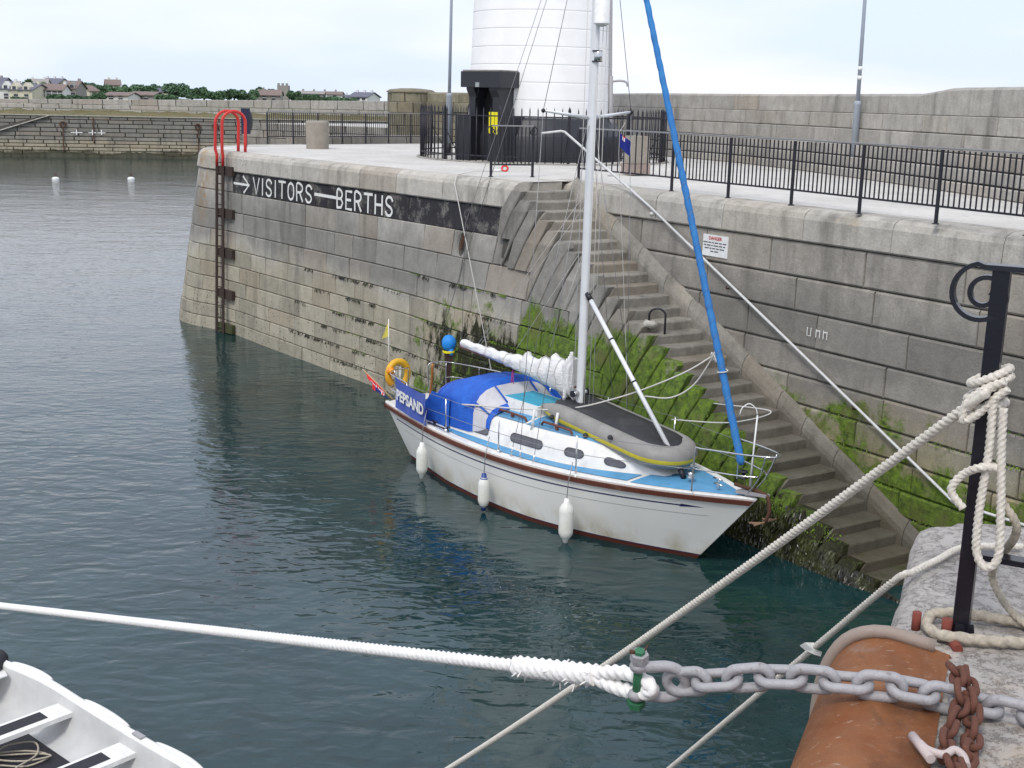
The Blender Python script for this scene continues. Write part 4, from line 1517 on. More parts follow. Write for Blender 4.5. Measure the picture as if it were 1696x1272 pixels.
def house(px, py, dist, wd_, dp, hw_, hr_, rz, label, wall=M_HWHITE, roof=M_SLATE, wins=((.2, .5), (.5, .5), (.8, .5)), chim=(0.1, 0.9), dorm=0, half=False):
    """gabled house; px, py = photo pixel of the middle of its foot, dist in metres"""
    q = aty(px, py, dist)
    t = thing('house', q, label, 'house', 'houses on the far shore')
    ca, sa = math.cos(rz), math.sin(rz)

    def H(x, y, z): return Vector((q.x + x * ca - y * sa, q.y + x * sa + y * ca, q.z + z))
    m1 = MB()
    w2, d2_ = wd_ / 2, dp / 2
    A = [H(-w2, -d2_, -2), H(-w2, d2_, -2), H(-w2, d2_, hw_), H(-w2, 0, hw_ + hr_), H(-w2, -d2_, hw_)]
    m1.prism(A, tuple(H(wd_, 0, 0) - H(0, 0, 0)))
    obj('wall', m1, wall, t)
    m1 = MB()
    o_ = 0.35
    e = 0.12
    for sgn in (-1, 1):
        a0, a1 = H(-w2 - o_, sgn * (d2_ + o_), hw_ - hr_ * o_ / d2_ + e), H(w2 + o_, sgn * (d2_ + o_), hw_ - hr_ * o_ / d2_ + e)
        b0, b1 = H(-w2 - o_, 0, hw_ + hr_ + e), H(w2 + o_, 0, hw_ + hr_ + e)
        up_ = Vector((0, 0, .18))
        m1.hexa([a0, a1, b1, b0, a0 + up_, a1 + up_, b1 + up_, b0 + up_])
    rf_ = obj('roof', m1, roof, t)
    for f_ in chim:
        m1 = MB()
        c_ = H((f_ - .5) * wd_, 0, 0)
        m1.box((c_.x, c_.y, q.z + hw_ + hr_ + 0.2), (0.6, 0.6, 1.3), rz)
        obj('chimney', m1, wall, rf_)
    for fx, fz in wins:
        c_ = H((fx - .5) * wd_, -d2_ - .03, fz * hw_)
        m1 = MB(); m1.box(c_, (1.0, .1, 1.25), rz)
        wn = obj('window', m1, M_GLASSD, t)
        m1 = MB(); c2 = H((fx - .5) * wd_, -d2_ - .06, fz * hw_); m1.box(c2, (1.02, .1, .12), rz); obj('frame', m1, M_HWHITE, wn)
    for f_ in range(dorm):
        fx = (f_ + .5) / dorm - .5
        m1 = MB()
        b0 = H(fx * wd_ - .8, -d2_ - .1, hw_)
        m1.prism([H(fx * wd_ - .8, -d2_ - .1, hw_ - .5), H(fx * wd_ + .8, -d2_ - .1, hw_ - .5), H(fx * wd_ + .8, -d2_ - .1, hw_ + .9), H(fx * wd_, -d2_ - .1, hw_ + 1.9), H(fx * wd_ - .8, -d2_ - .1, hw_ + .9)], tuple(H(0, 2.5, 0) - H(0, 0, 0)))
        dm = obj('dormer', m1, wall, t)
        m1 = MB(); c_ = H(fx * wd_, -d2_ - .15, hw_ + .5); m1.box(c_, (.8, .08, .9), rz); obj('window', m1, M_GLASSD, dm)
    return t


HD = 330


def hs(px0, px1, pyb, pyeave, pyridge, dist, **k):
    sc = dist / F_PX
    return dict(px=(px0 + px1) / 2, py=pyb, dist=dist, wd_=(px1 - px0) * sc, hw_=(pyb - pyeave) * sc, hr_=(pyeave - pyridge) * sc)


def H2(px0, px1, pyb, pye, pyr, dist, dp, rz, label, **k):
    d = hs(px0, px1, pyb, pye, pyr, dist)
    return house(d['px'], d['py'], dist, d['wd_'], dp, d['hw_'], d['hr_'], rz, label, **k)


H2(-6, 29, 165, 149, 138, 300, 8, 0.05, 'white terraced house with two dormers at the far left edge', dorm=2, wins=((.25, .35), (.75, .35)), chim=(.95,))
H2(31, 70, 165, 151, 142, 300, 9, -0.12, 'cream gabled house with blue slate roof, second from the left shore', wall=M_HCREAM, dorm=2, wins=((.3, .3), (.75, .3)), chim=(.05, .9))
H2(72, 110, 164, 151, 142, 305, 8, 0.1, 'white house with long brown roof and three upper windows', roof=M_BROWNROOF, wins=((.45, .72), (.68, .72), (.9, .72), (.2, .6)), chim=(.95,))
H2(111, 135, 162, 148, 137, 320, 8, 0.0, 'tall house with brown roof and pale dormers right of the white row', wall=M_HGREY, roof=M_BROWNROOF, dorm=2, wins=((.3, .3), (.8, .3)), chim=(.9,))
H2(50, 80, 149, 140, 133, 380, 8, 0.2, 'pale roofed house up the hill behind the white row', roof=M_HGREY, wins=((.5, .5),), chim=(.2, .8))
H2(76, 108, 150, 141, 132, 400, 9, -0.2, 'grey slated house on the hilltop with rows of chimneys', roof=M_SLATE, wins=((.3, .5), (.7, .5)), chim=(.1, .5, .9))
H2(0, 14, 150, 139, 131, 380, 8, 0.0, 'grey roofed house high on the left above the first dormers', wall=M_HGREY, wins=((.5, .5),), chim=(.3,))
H2(176, 198, 148, 142, 134, 380, 8, 0.35, 'cream house standing alone on the skyline with two chimneys', wall=M_HCREAM, roof=M_BROWNROOF, wins=((.3, .5), (.7, .5)), chim=(.25, .8))
H2(137, 152, 162, 152, 144, 330, 8, 0.8, 'small cream cottage with steep gable among the trees', wall=M_HCREAM, roof=M_BROWNROOF, wins=((.5, .5),), chim=())
H2(184, 222, 163, 160, 155, 300, 10, 0.0, 'low pinkish roofed bungalow behind the far parapet', roof=M_BROWNROOF, wins=((.3, .4), (.7, .4)), chim=())
H2(224, 262, 163, 159, 154, 310, 9, 0.0, 'long low brown roofed hall right of the bungalow', wall=M_HGREY, roof=M_BROWNROOF, wins=((.3, .5), (.7, .5)), chim=())
H2(238, 284, 158, 153, 147, 380, 8, 0.25, 'grey house with white gable among the dark trees', wall=M_HCREAM, roof=M_SLATE, wins=((.3, .5), (.6, .5)), chim=(.9,))
H2(430, 466, 165, 159, 151, 360, 9, 0.1, 'brown roofed grey house between the round trees behind the red ladder', wall=M_HGREY, roof=M_BROWNROOF, wins=((.3, .5), (.7, .5)), chim=(.2,))
H2(496, 566, 166, 157, 153, 420, 9, 0.0, 'long pale terrace on the right of the far shore', wall=M_HGREY, roof=M_HGREY, wins=tuple(((k + .5) / 7, .5) for k in range(7)), chim=(.1, .35, .6, .85))
H2(572, 586, 168, 163, 159, 380, 7, 0.2, 'small white cottage just left of the larger white house', wins=((.5, .5),), chim=(.2,))
H2(588, 620, 169, 162, 155, 360, 9, -0.3, 'white double gabled house farthest right on the shore', wins=((.25, .4), (.5, .4), (.8, .4)), chim=(.1, .5, .9))
H2(541, 565, 165, 158, 154, 400, 8, 0.2, 'brown roofed house at the end of the long terrace', roof=M_BROWNROOF, wins=((.5, .5),), chim=())
# small castle-like tower
q = aty(470, 160, 400)
t = thing('church_tower', q, 'square battlemented stone tower rising above the shore trees', 'tower')
m1 = MB(); m1.box((q.x, q.y, q.z + 0.6), (3.4, 3.4, 5.6)); obj('tower_body', m1, M_HGREY, t)
for dx in (-1.3, 0, 1.3):
    m1 = MB(); m1.box((q.x + dx, q.y - 1.4, q.z + 3.75), (0.7, 0.6, 0.7)); obj('merlon', m1, M_HGREY, t)

mt = NT('shore_foliage')
fr = mt.n('ShaderNodeObjectInfo').outputs['Random']
tcol = mt.mix(fr, (0.06, 0.12, 0.06), (0.11, 0.20, 0.095))  # greens paled in the colour to stand for distance haze
tcol = mt.mix(mt.rng(mt.noise(0.5, 3, 0.6), 0.35, 0.65), tcol, (0.08, 0.14, 0.075))
M_TREE = mt.out(tcol, 0.9)
M_TRUNK = plain('tree_trunk', (0.08, 0.06, 0.045), 0.9)
rtree = random.Random(21)


def tree(px, py, dist, wpx, hpx, label, seed):
    rg_ = random.Random(seed)
    sc = dist / F_PX
    q = aty(px, py, dist)
    rw_, h_ = wpx * sc / 2, hpx * sc
    t = thing('tree', q, label, 'tree', 'trees on the far shore')
    m1 = MB(); m1.tube([q - Vector((0, 0, 2)), q + Vector((0, 0, h_ * .5))], [.35, .2], 6); obj('trunk', m1, M_TRUNK, t)
    m1 = MB()
    cl = [(rg_.uniform(-.9, .9), rg_.uniform(-.5, .5), rg_.uniform(.05, .72), rg_.uniform(.32, .5)) for _ in range(12)]
    for i in range(1300):
        cx_, cy_, cz2, cr_ = rg_.choice(cl)
        u_ = Vector((rg_.gauss(0, 1), rg_.gauss(0, 1), rg_.gauss(0, 1))).normalized() * (rg_.uniform(.75, 1.02))
        p_ = q + Vector(((cx_ + u_.x * cr_) * rw_, (cy_ + u_.y * cr_) * rw_, max(.02, (cz2 + u_.z * cr_ * .75)) * h_))
        s_ = rg_.uniform(.25, .5)
        a_ = Vector((rg_.gauss(0, 1), rg_.gauss(0, 1), rg_.gauss(0, 1))).normalized(); b2 = a_.orthogonal().normalized()
        a_, b2 = a_ * s_, b2 * s_
        m1.quad(p_ - a_, p_ - b2, p_ + a_, p_ + b2)
    obj('crown', m1, M_TREE, t)


TL = [(20, 152, 350, 22, 16, 'dark green tree behind the first white house roof'), (48, 152, 345, 26, 18, 'rounded dark tree between the two left rooftops'), (68, 153, 340, 20, 17, 'dense tree beside the hilltop house chimneys'),
      (112, 158, 350, 24, 22, 'dark bushy tree behind the tall brown roofed house'), (145, 158, 345, 26, 20, 'spreading green tree between the cottages'), (165, 160, 335, 30, 18, 'low green tree in front of the skyline house'), (190, 160, 335, 34, 16, 'wide low tree right below the skyline house'),
      (212, 160, 350, 22, 18, 'light green tree right of the skyline house'), (236, 160, 360, 34, 20, 'large dark tree left of the grey gabled house'), (262, 160, 380, 30, 20, 'dark domed tree above the grey gabled house'), (292, 160, 360, 40, 20, 'broad dark domed tree, biggest of the skyline woods'),
      (318, 162, 350, 26, 15, 'bright green tree just above the pier end'), (338, 162, 350, 28, 16, 'mid green tree left of the ladder hoops'), (362, 164, 350, 26, 13, 'low tree directly above the ladder hoops'), (388, 164, 350, 28, 14, 'low dense tree right of the ladder hoops'),
      (412, 164, 350, 26, 14, 'dark tree left of the brown roofed grey house'), (433, 163, 370, 24, 17, 'round dark tree touching the brown roofed grey house'), (455, 162, 380, 18, 13, 'small tree in front of the battlemented tower'), (489, 165, 350, 20, 13, 'round green tree right of the battlemented tower'),
      (508, 166, 345, 14, 8, 'small dark bush before the long terrace'), (524, 166, 345, 16, 8, 'green bush before the middle of the long terrace'), (548, 167, 345, 30, 6, 'low hedge before the right end of the terrace'),
      (30, 166, 290, 20, 4, 'low hedge under the left white houses'), (95, 165, 290, 26, 8, 'dark hedge in front of the long brown roofed house'), (125, 165, 292, 24, 6, 'hedge below the tall brown roofed house'), (160, 165, 292, 28, 9, 'scrub on the shore below the small cottage'), (280, 164, 300, 34, 7, 'scrub right of the long low hall'), (575, 169, 345, 26, 5, 'low scrub left of the white gabled house')]
for i, a in enumerate(TL): tree(*a, seed=100 + i)
# ================================================================= YACHT (local frame: x forward, y to port, z up from the waterline)
BA = R(-51.91)
BH = Vector((math.cos(BA), math.sin(BA)))
BPt = Vector((-BH.y, BH.x))
BS = Vector((3.621, 17.277)) - BH * 8.793
BO = (BS.x, BS.y, 0)


def W2(x, y, z): return Vector((BS.x + BH.x * x + BPt.x * y, BS.y + BH.y * x + BPt.y * y, z))


yt = thing('sailing_yacht', BO, 'white sailing yacht with light blue decks and blue sprayhood moored below the steps', 'yacht', rz=BA, local=True)
M_HULL = NT('white_gelcoat')
v_ = M_HULL.ocoord()
pz = M_HULL.pos()
zz_ = M_HULL.sep(pz)[2]
stn = M_HULL.noise(2.2, 5, 0.65, M_HULL.scale(pz, (1, 1, .6)))
cc_ = M_HULL.mix(M_HULL.rng(M_HULL.noise(0.8, 3, .5, pz), .3, .7), (0.74, 0.735, 0.69), (0.80, 0.79, 0.75))
low = M_HULL.math('MULTIPLY', M_HULL.rng(zz_, 0.50, 0.12), M_HULL.rng(stn, 0.42, 0.68))
cc_ = M_HULL.mix(M_HULL.math('MULTIPLY', low, 0.75), cc_, (0.46, 0.40, 0.24))
M_HULL = M_HULL.out(cc_, 0.22)
M_ANTI = paint('brown_boot_top', (0.10, 0.022, 0.012), 0.5, (0.05, 0.03, 0.02), 6, .4)
M_UNDER = plain('dark_antifoul', (0.02, 0.03, 0.03), .6)
M_TEAK = paint('oiled_teak', (0.145, 0.045, 0.028), 0.45, (0.32, 0.19, 0.12), 5, .35)
M_GEL = plain('white_deck_gelcoat', (0.80, 0.79, 0.76), 0.3, scale=6, dirt=((0.55, 0.52, 0.46), .22))
M_BLUE = plain('light_blue_deck_paint', (0.10, 0.32, 0.55), 0.65, scale=5, dirt=((0.20, 0.35, 0.45), .4))
M_TEAL = plain('teal_hatch_paint', (0.05, 0.36, 0.52), 0.55, scale=5)
M_NAVY = plain('navy_stripe', (0.015, 0.02, 0.10), 0.4, bump=0)
M_CANV = NT('blue_canvas')
cn = M_CANV.noise(3, 4, .6, M_CANV.ocoord())
M_CANV = M_CANV.out(M_CANV.mix(M_CANV.rng(cn, .3, .7), (0.008, 0.07, 0.40), (0.015, 0.13, 0.58)), .7, M_CANV.bump(cn, .5, .05))
M_CANVD = plain('faded_blue_cloth', (0.065, 0.11, 0.42), .8, scale=4, dirt=((.15, .2, .5), .5), bump=.3)
M_CLEAR = plain('cloudy_clear_window', (0.55, 0.54, 0.56), .12, scale=3, var=.15, bump=.1)
M_WINDOW = plain('grey_tinted_window', (0.10, 0.10, 0.115), .12, bump=0, dirt=((.25, .25, .25), .3))
M_ALU = plain('mast_aluminium', (0.76, 0.77, 0.78), .35, .12, .06, scale=3, bump=0)
M_SAIL = NT('white_sailcloth')
sn_ = M_SAIL.noise(5, 5, .65, M_SAIL.scale(M_SAIL.ocoord(), (1, 4, 4)))
M_SAIL = M_SAIL.out(M_SAIL.mix(M_SAIL.rng(sn_, .3, .7), (.66, .66, .66), (.86, .86, .85)), .8, M_SAIL.bump(sn_, .7, .05))
M_ROPEW = plain('white_cordage', (0.62, 0.60, 0.56), .9, scale=60, bump=.2)
M_BROWN = plain('brown_engine_leg', (0.045, 0.022, 0.018), .5)
M_BLUEBRIGHT = plain('bright_blue_cover', (0.015, 0.25, 0.72), .6, scale=7, bump=.4)
M_ORANGEY = plain('yellow_life_ring', (0.75, 0.42, 0.02), .5, dirt=((.8, .2, .02), .5), scale=4)
M_GREYRUB = NT('grey_inflatable_fabric')
M_GREYRUB = M_GREYRUB.out(M_GREYRUB.mix(M_GREYRUB.rng(M_GREYRUB.noise(4, 4, .6, M_GREYRUB.ocoord()), .35, .7), (.29, .28, .265), (.23, .22, .205)), .55)
M_BLACKRUB = plain('black_dinghy_bottom', (0.028, 0.028, 0.032), .6, scale=5, var=.3, dirt=((.07, .07, .07), .6))
M_YSTR = plain('yellow_dinghy_stripe', (0.62, 0.52, 0.03), .5)
M_COLF = plain('dark_teak_floor', (0.06, 0.035, 0.025), .7)


def hb(s):
    bm, tr = 1.31, .663
    if s < .45: return bm * (tr + (1 - tr) * math.sin(math.pi / 2 * min(1, s / .45)))
    u = (s - .45) / .55
    return max(0.012, bm * (1 - u ** 2.2))


def zsh(s): return .93 + .32 * s * s + .10 * (1 - s) ** 2


def hull(s, z):
    """half-breadth and station x of the hull at height z"""
    zt = zsh(s)
    t = z / zt
    xa = 0.68 * (1 - max(t, -.5)) if t < 1 else 0
    xb = 7.68 + 1.11 * max(-.6, z / 1.25)
    x = xa + s * (xb - xa)
    if t >= 0:
        f = 0.86 + 0.14 * t ** 0.8
        if s < .25: f *= 1 - 0.10 * (1 - t) * (1 - s / .25)
        if s > .6: f *= 1 - 0.16 * (1 - t) * ((s - .6) / .4)
    else:
        f = 0.86 * max(0.02, 1 - (z / -.75) ** 2) ** .5
        if s < .25: f *= .90 + .1 * s / .25
        if s > .6: f *= 1 - .16 * (s - .6) / .4
    return x, hb(s) * f


NS = 44
SS = [i / NS for i in range(NS + 1)]
zf = [1.0, .93, .84, .7, .5, .3, .2]
rows = []
ms = []
levels = None
for s in SS:
    zt = zsh(s)
    zl = [zt * f for f in (1, .97, .9, .78, .6, .42, .28)] + [0.085, 0.07, 0.02, -0.05, -.3, -.55, -.74]
    row = []
    for z in zl:
        x, b = hull(s, z)
        row.append((x, -b, z))
    row += [(row[-1][0], 0, -.76)]
    row += [(x, -y, z) for x, y, z in row[:-1][::-1]]
    rows.append(row)
nz = 14


def hm_(i, j):
    k = j if j < nz else 2 * nz - 1 - j
    return 0 if k < 7 else (1 if k < 8 else (2 if k < 10 else 3))


m1 = MB()
m1.grid(rows, mats=hm_)
# transom
tr_ = rows[0]
m1.add(tr_, [tuple(range(len(tr_)))[::-1]], 0)
hl = obj('hull', m1, [M_HULL, M_NAVY, M_ANTI, M_UNDER], yt)


def along_sheer(side, dz, out, s0=0.0, s1=1.0, n=50):
    pts = []
    for i in range(n + 1):
        s = s0 + (s1 - s0) * i / n
        z = zsh(s) + dz
        x, b = hull(s, z)
        pts.append((x, side * (b + out), z))
    return pts


for sd_ in (-1, 1):
    a = along_sheer(sd_, -.03, .0); b = along_sheer(sd_, -.03, .035); c = along_sheer(sd_, -.115, .035); d = along_sheer(sd_, -.125, .0)
    m1 = MB()
    rows = [list(q) for q in zip(a, b, c, d)]
    m1.grid(rows if sd_ < 0 else rows, smooth=False)
    obj('rubbing_strake', m1, M_TEAK, yt)
    a = along_sheer(sd_, -.225, .004, .035, .90, 60); b = along_sheer(sd_, -.248, .004, .035, .90, 60)
    m1 = MB(); m1.grid([a, b])
    # arrow head
    e = along_sheer(sd_, -.236, .006, .90, .94, 2)
    u1 = along_sheer(sd_, -.210, .006, .90, .901, 1)[0]; u2 = along_sheer(sd_, -.262, .006, .90, .901, 1)[0]
    m1.add([u1, u2, e[-1]], [(0, 1, 2)])
    obj('arrow_stripe', m1, M_NAVY, yt)
    a = along_sheer(sd_, -.385, .003, .06, .955, 50); b = along_sheer(sd_, -.392, .003, .06, .955, 50)
    m1 = MB(); m1.grid([a, b]); obj('moulded_line', m1, M_GREYPLATE, yt)
m1 = MB()
bx_ = hull(1.0, 1.2)[0]
m1.grid([[(-.02, -hb(0) - .02, zsh(0) - .03), (-.05, -hb(0) * .5, zsh(0) - .03), (-.06, 0, zsh(0) - .03), (-.05, hb(0) * .5, zsh(0) - .03), (-.02, hb(0) + .02, zsh(0) - .03)], [(-.0, -hb(0) - .02, zsh(0) - .12), (-.03, -hb(0) * .5, zsh(0) - .12), (-.04, 0, zsh(0) - .12), (-.03, hb(0) * .5, zsh(0) - .12), (0, hb(0) + .02, zsh(0) - .12)]])
obj('stern_strake', m1, M_TEAK, yt)

# deck: gunwale, deck plate
CK0, CK1, CKW = 0.35, 2.25, 0.48       # cockpit well
rows = []
for s in SS:
    zt = zsh(s); x, b = hull(s, zt)
    rows.append([(x, -b, zt), (x, -b + .01, zt + .025), (x, -max(b - .07, .004), zt + .025), (x, -max(b - .09, .003), zt)] + [(x, y_ * max(b - .09, .003), zt + .06 * (1 - y_ * y_) * min(1, b)) for y_ in (-.6, -.3, 0, .3, .6)] + [(x, max(b - .09, .003), zt), (x, max(b - .07, .004), zt + .025), (x, b - .01, zt + .025), (x, b, zt)])
m1 = MB()
idx = [i for i, s in enumerate(SS)]
fullrows = rows
for i in range(NS):
    xa = rows[i][0][0]
    if CK0 - .1 < xa < CK1:      # leave the well open
        m1.grid([r_[:5] for r_ in rows[i:i + 2]], smooth=False)
        m1.grid([r_[8:] for r_ in rows[i:i + 2]], smooth=False)
    else:
        m1.grid(rows[i:i + 2], smooth=False)
obj('deck', m1, M_GEL, yt)
# cockpit well, seats, coaming
m1 = MB()
z0 = 0.97
m1.grid([[(CK0 - .15, -.72, z0), (CK0 - .15, -.62, z0 + .16), (CK0 - .15, -.50, z0 + .16), (CK0 - .15, -.48, .78), (CK0 - .15, -.24, .78), (CK0 - .15, -.23, .42), (CK0 - .15, .23, .42), (CK0 - .15, .24, .78), (CK0 - .15, .48, .78), (CK0 - .15, .50, z0 + .16), (CK0 - .15, .62, z0 + .16), (CK0 - .15, .72, z0)],
         [(CK1 + .1, -.92, z0), (CK1 + .1, -.84, z0 + .22), (CK1 + .1, -.70, z0 + .22), (CK1 + .1, -.66, .78), (CK1 + .1, -.24, .78), (CK1 + .1, -.23, .42), (CK1 + .1, .23, .42), (CK1 + .1, .24, .78), (CK1 + .1, .66, .78), (CK1 + .1, .70, z0 + .22), (CK1 + .1, .84, z0 + .22), (CK1 + .1, .92, z0)]], smooth=False)
m1.quad((CK0 - .15, -.6, 1.0), (CK0 - .15, .6, 1.0), (CK0 - .15, .6, .42), (CK0 - .15, -.6, .42))
obj('cockpit', m1, M_GEL, yt)
m1 = MB()
for y_ in (-.18, -.06, .06, .18): m1.box(((CK0 + CK1) / 2, y_, .435), (CK1 - CK0, .10, .02))
obj('floor_boards', m1, M_COLF, yt)
m1 = MB(); m1.box((1.35, -.45, .80), (1.2, .34, .02)); obj('seat_boards', m1, M_TEAK, yt)
m1 = MB(); m1.box((1.35, .45, .80), (1.2, .34, .02)); obj('seat_boards', m1, M_TEAK, yt)
m1 = MB(); m1.tube(catmull([(.25, 0, .95), (.35, 0, 1.35), (.42, -.02, 1.55), (.5, -.02, 1.78)], .06), [.03] * 3 + [.024] * 40, 8) if False else m1.tube(catmull([(.25, 0, .95), (.33, 0, 1.3), (.38, -.02, 1.5), (.40, -.02, 1.78)], .08), .026, 8)
obj('tiller', m1, paint('varnished_wood', (.34, .13, .03), .3), yt)

# coachroof
def cr_b(x):       # half width at foot
    if x < 4.6: return .93 - .03 * (x - 2.3) / 2.3
    return max(.06, .90 * (1 - ((x - 4.6) / 2.75) ** 2.0))


def cr_z(x):       # edge height above the deck
    base = 1.0 + .035 * max(0, x - 3)
    return base, base + (.42 if x < 5.5 else .42 * max(0.02, 1 - ((x - 5.5) / 1.75) ** 1.6))


rows = []
cx = [2.28] + [2.3 + .2 * i for i in range(0, 25)]
for x in cx:
    b = cr_b(x); zb_, zt_ = cr_z(x)
    if x == 2.28: zt_ = zb_
    h_ = zt_ - zb_
    tp = b - .13 * (h_ / .42)
    crn = .12 * h_ / .42
    row = [(x, -b, zb_ - .06), (x, -b + .01, zb_ + .02), (x, -tp - .02, zt_ - .05 * h_ / .42), (x, -tp + .03, zt_)]
    row += [(x, y_ * (tp - .03), zt_ + crn * (1 - y_ * y_)) for y_ in (-.66, -.33, 0, .33, .66)]
    row += [(x, tp - .03, zt_), (x, tp + .02, zt_ - .05 * h_ / .42), (x, b - .01, zb_ + .02), (x, b, zb_ - .06)]
    rows.append(row)
m1 = MB(); m1.grid(rows)
obj('coachroof', m1, M_GEL, yt)


def roof_pt(x, f, dz=.006):     # f -1..1 across
    b = cr_b(x); zb_, zt_ = cr_z(x); h_ = zt_ - zb_
    tp = b - .13 * (h_ / .42)
    return (x, f * (tp - .03), zt_ + .12 * h_ / .42 * (1 - f * f) + dz)


def side_pt(x, f, out=.005, side=-1):    # f 0 foot..1 top on the near side
    b = cr_b(x); zb_, zt_ = cr_z(x); h_ = zt_ - zb_
    tp = b - .13 * (h_ / .42)
    y0, z0_ = b - .01, zb_ + .02
    y1, z1_ = tp + .02, zt_ - .05 * h_ / .42
    return (x, side * (y0 + (y1 - y0) * f + out), z0_ + (z1_ - z0_) * f + out * .3)


# blue non-slip panels
def panel(name, x0, x1, f0, f1, n=10, nf=5):
    m_ = MB()
    m_.grid([[roof_pt(x0 + (x1 - x0) * i / n, f0 + (f1 - f0) * j / nf) for j in range(nf + 1)] for i in range(n + 1)])
    return obj(name, m_, M_BLUE, yt)


panel('blue_roof_panel', 2.75, 4.15, -.93, -.50)
panel('blue_roof_panel', 2.75, 4.15, .50, .93)
panel('blue_roof_panel', 4.22, 6.7, -.93, .93)


def deckpanel(s0, s1, fa, fb, n=16):
    m_ = MB(); rws = []
    for i in range(n + 1):
        s = s0 + (s1 - s0) * i / n
        zt = zsh(s); x, b = hull(s, zt)
        A = fa(x, b); B_ = fb(x, b)
        rws.append([(x, A + (B_ - A) * k / 6, zt + .06 * (1 - ((A + (B_ - A) * k / 6) / max(b - .09, .05)) ** 2) * min(1, b) + .012) for k in range(7)])
    m_.grid(rws)
    return obj('blue_deck_panel', m_, M_BLUE, yt)


deckpanel(.27, .78, lambda x, b: -(b - .17), lambda x, b: -max(cr_b(x) + .03, .05) if x < 7.2 else -.05)
deckpanel(.27, .78, lambda x, b: max(cr_b(x) + .03, .05) if x < 7.2 else .05, lambda x, b: b - .17)
deckpanel(.79, .975, lambda x, b: -max(b - .12, .02), lambda x, b: max(b - .12, .02), 10)


def cap_window(x0, x1, f0, f1, slant=0.0, side=-1):
    m_ = MB()
    r_ = (f1 - f0) / 2
    pts = []
    L_ = x1 - x0
    rx = .09
    for k in range(7): th = math.pi / 2 + math.pi * k / 6; pts.append((x0 + rx + rx * math.cos(th), (f0 + f1) / 2 + r_ * math.sin(th)))
    for k in range(7): th = -math.pi / 2 + math.pi * k / 6; pts.append((x1 - rx + rx * math.cos(th), (f0 + f1) / 2 + r_ * math.sin(th)))
    outer = [side_pt(x + slant * (f - f0), f, .012, side) for x, f in pts]
    cx_, cf = (x0 + x1) / 2, (f0 + f1) / 2
    big = [side_pt(cx_ + (x - cx_) * 1.0 + (.016 if x > cx_ else -.016) + slant * (f - f0), cf + (f - cf) * 1.16, .014, side) for x, f in pts]
    m_.add(outer, [tuple(range(14))])
    w_ = obj('cabin_window', m_, M_WINDOW, yt)
    m_ = MB(); m_.grid([big, outer], close=True); obj('window_rim', m_, M_BLACKIRON, w_)
    return w_


for sd_ in (-1, 1):
    cap_window(2.72, 3.42, .26, .68, -.2, sd_)
    cap_window(4.02, 4.84, .34, .72, 0, sd_)
    cap_window(5.36, 5.72, .36, .72, 0, sd_)
    cap_window(6.12, 6.46, .36, .78, 0, sd_)
# sliding hatch
def bevelbox(x0, x1, y0, y1, z0, z1, ins=.05):
    m_ = MB()
    m_.hexa([(x0, y0, z0), (x1, y0, z0), (x1, y1, z0), (x0, y1, z0), (x0 + ins, y0 + ins, z1), (x1 - ins, y0 + ins, z1), (x1 - ins, y1 - ins, z1), (x0 + ins, y1 - ins, z1)])
    return m_


ht = obj('sliding_hatch', bevelbox(3.0, 4.18, -.42, .42, 1.44, 1.72), M_GEL, yt)
obj('hatch_panel', bevelbox(3.10, 4.08, -.33, .33, 1.72, 1.728, .005), M_TEAL, ht)
for y_ in (-.62, .62):      # teak grab rails
    for x0 in (3.35, 4.55):
        m1 = MB()
        z_ = roof_pt(x0, .7)[2]
        m1.tube([(x0, y_, z_), (x0 + .05, y_, z_ + .06), (x0 + .4, y_, z_ + .065), (x0 + .75, y_, z_ + .06), (x0 + .8, y_, z_)], .022, 6)
        m1.box((x0 + .4, y_, z_ + .03), (.06, .035, .06))
        obj('grab_rail', m1, M_TEAK, yt)

# sprayhood
hood = []
def arch(x, hw_, zt, zb_, n=12, pw=2.6, lean=0.0):
    r_ = []
    for k in range(n + 1):
        th = math.pi * k / n
        c_, s_ = math.cos(th), math.sin(th)
        y_ = -hw_ * (abs(c_) ** (2 / pw)) * (1 if c_ > 0 else -1)
        zz2 = zb_ + (zt - zb_) * (s_ ** (2 / pw))
        r_.append((x + lean * (1 - s_), y_, zz2))
    return r_


m1 = MB()
R0 = arch(1.75, .90, 1.74, 1.02, pw=3.4, lean=-.05)
R1 = arch(2.25, .92, 1.93, 1.05, pw=3.2, lean=.0)
R2 = arch(2.80, .92, 1.97, 1.08, pw=3.2, lean=.05)
m1.grid([R0, R1, R2])
sh_ = obj('sprayhood', m1, M_CANV, yt)
R3 = arch(3.40, .86, 1.56, 1.20, pw=3.2)
mid = [tuple(a + (b - a) * .22 for a, b in zip(p_, q_)) for p_, q_ in zip(R2, R3)]
low_ = [tuple(a + (b - a) * .82 for a, b in zip(p_, q_)) for p_, q_ in zip(R2, R3)]
m1 = MB(); m1.grid([R2, mid]); m1.grid([low_, R3]); obj('hood_front_band', m1, M_CANV, sh_)
m1 = MB(); m1.grid([mid, low_]); obj('hood_window', m1, M_CLEAR, sh_)
for k in (2, 5, 7, 10):
    m1 = MB()
    a, b = Vector(mid[k]), Vector(low_[k])
    o_ = (Vector((.012, -.012 if k < 6 else .012, .012)))
    m1.tube([a + o_, b + o_], .02, 4); obj('hood_strip', m1, M_CANV, sh_)
m1 = MB(); m1.tube([(x + .0, y_ * 1.005, z + .008) for x, y_, z in R0], .022, 6); obj('hood_hem', m1, M_CANVD, sh_)
# near side window triangle
m1 = MB()
m1.grid([[(1.30, -.93, 1.02), (1.42, -.94, 1.25), (1.72, -.93, 1.60)], [(2.3, -.95, .99), (2.3, -.955, 1.25), (2.3, -.935, 1.60)]])
obj('hood_skirt', m1, M_CANV, sh_)

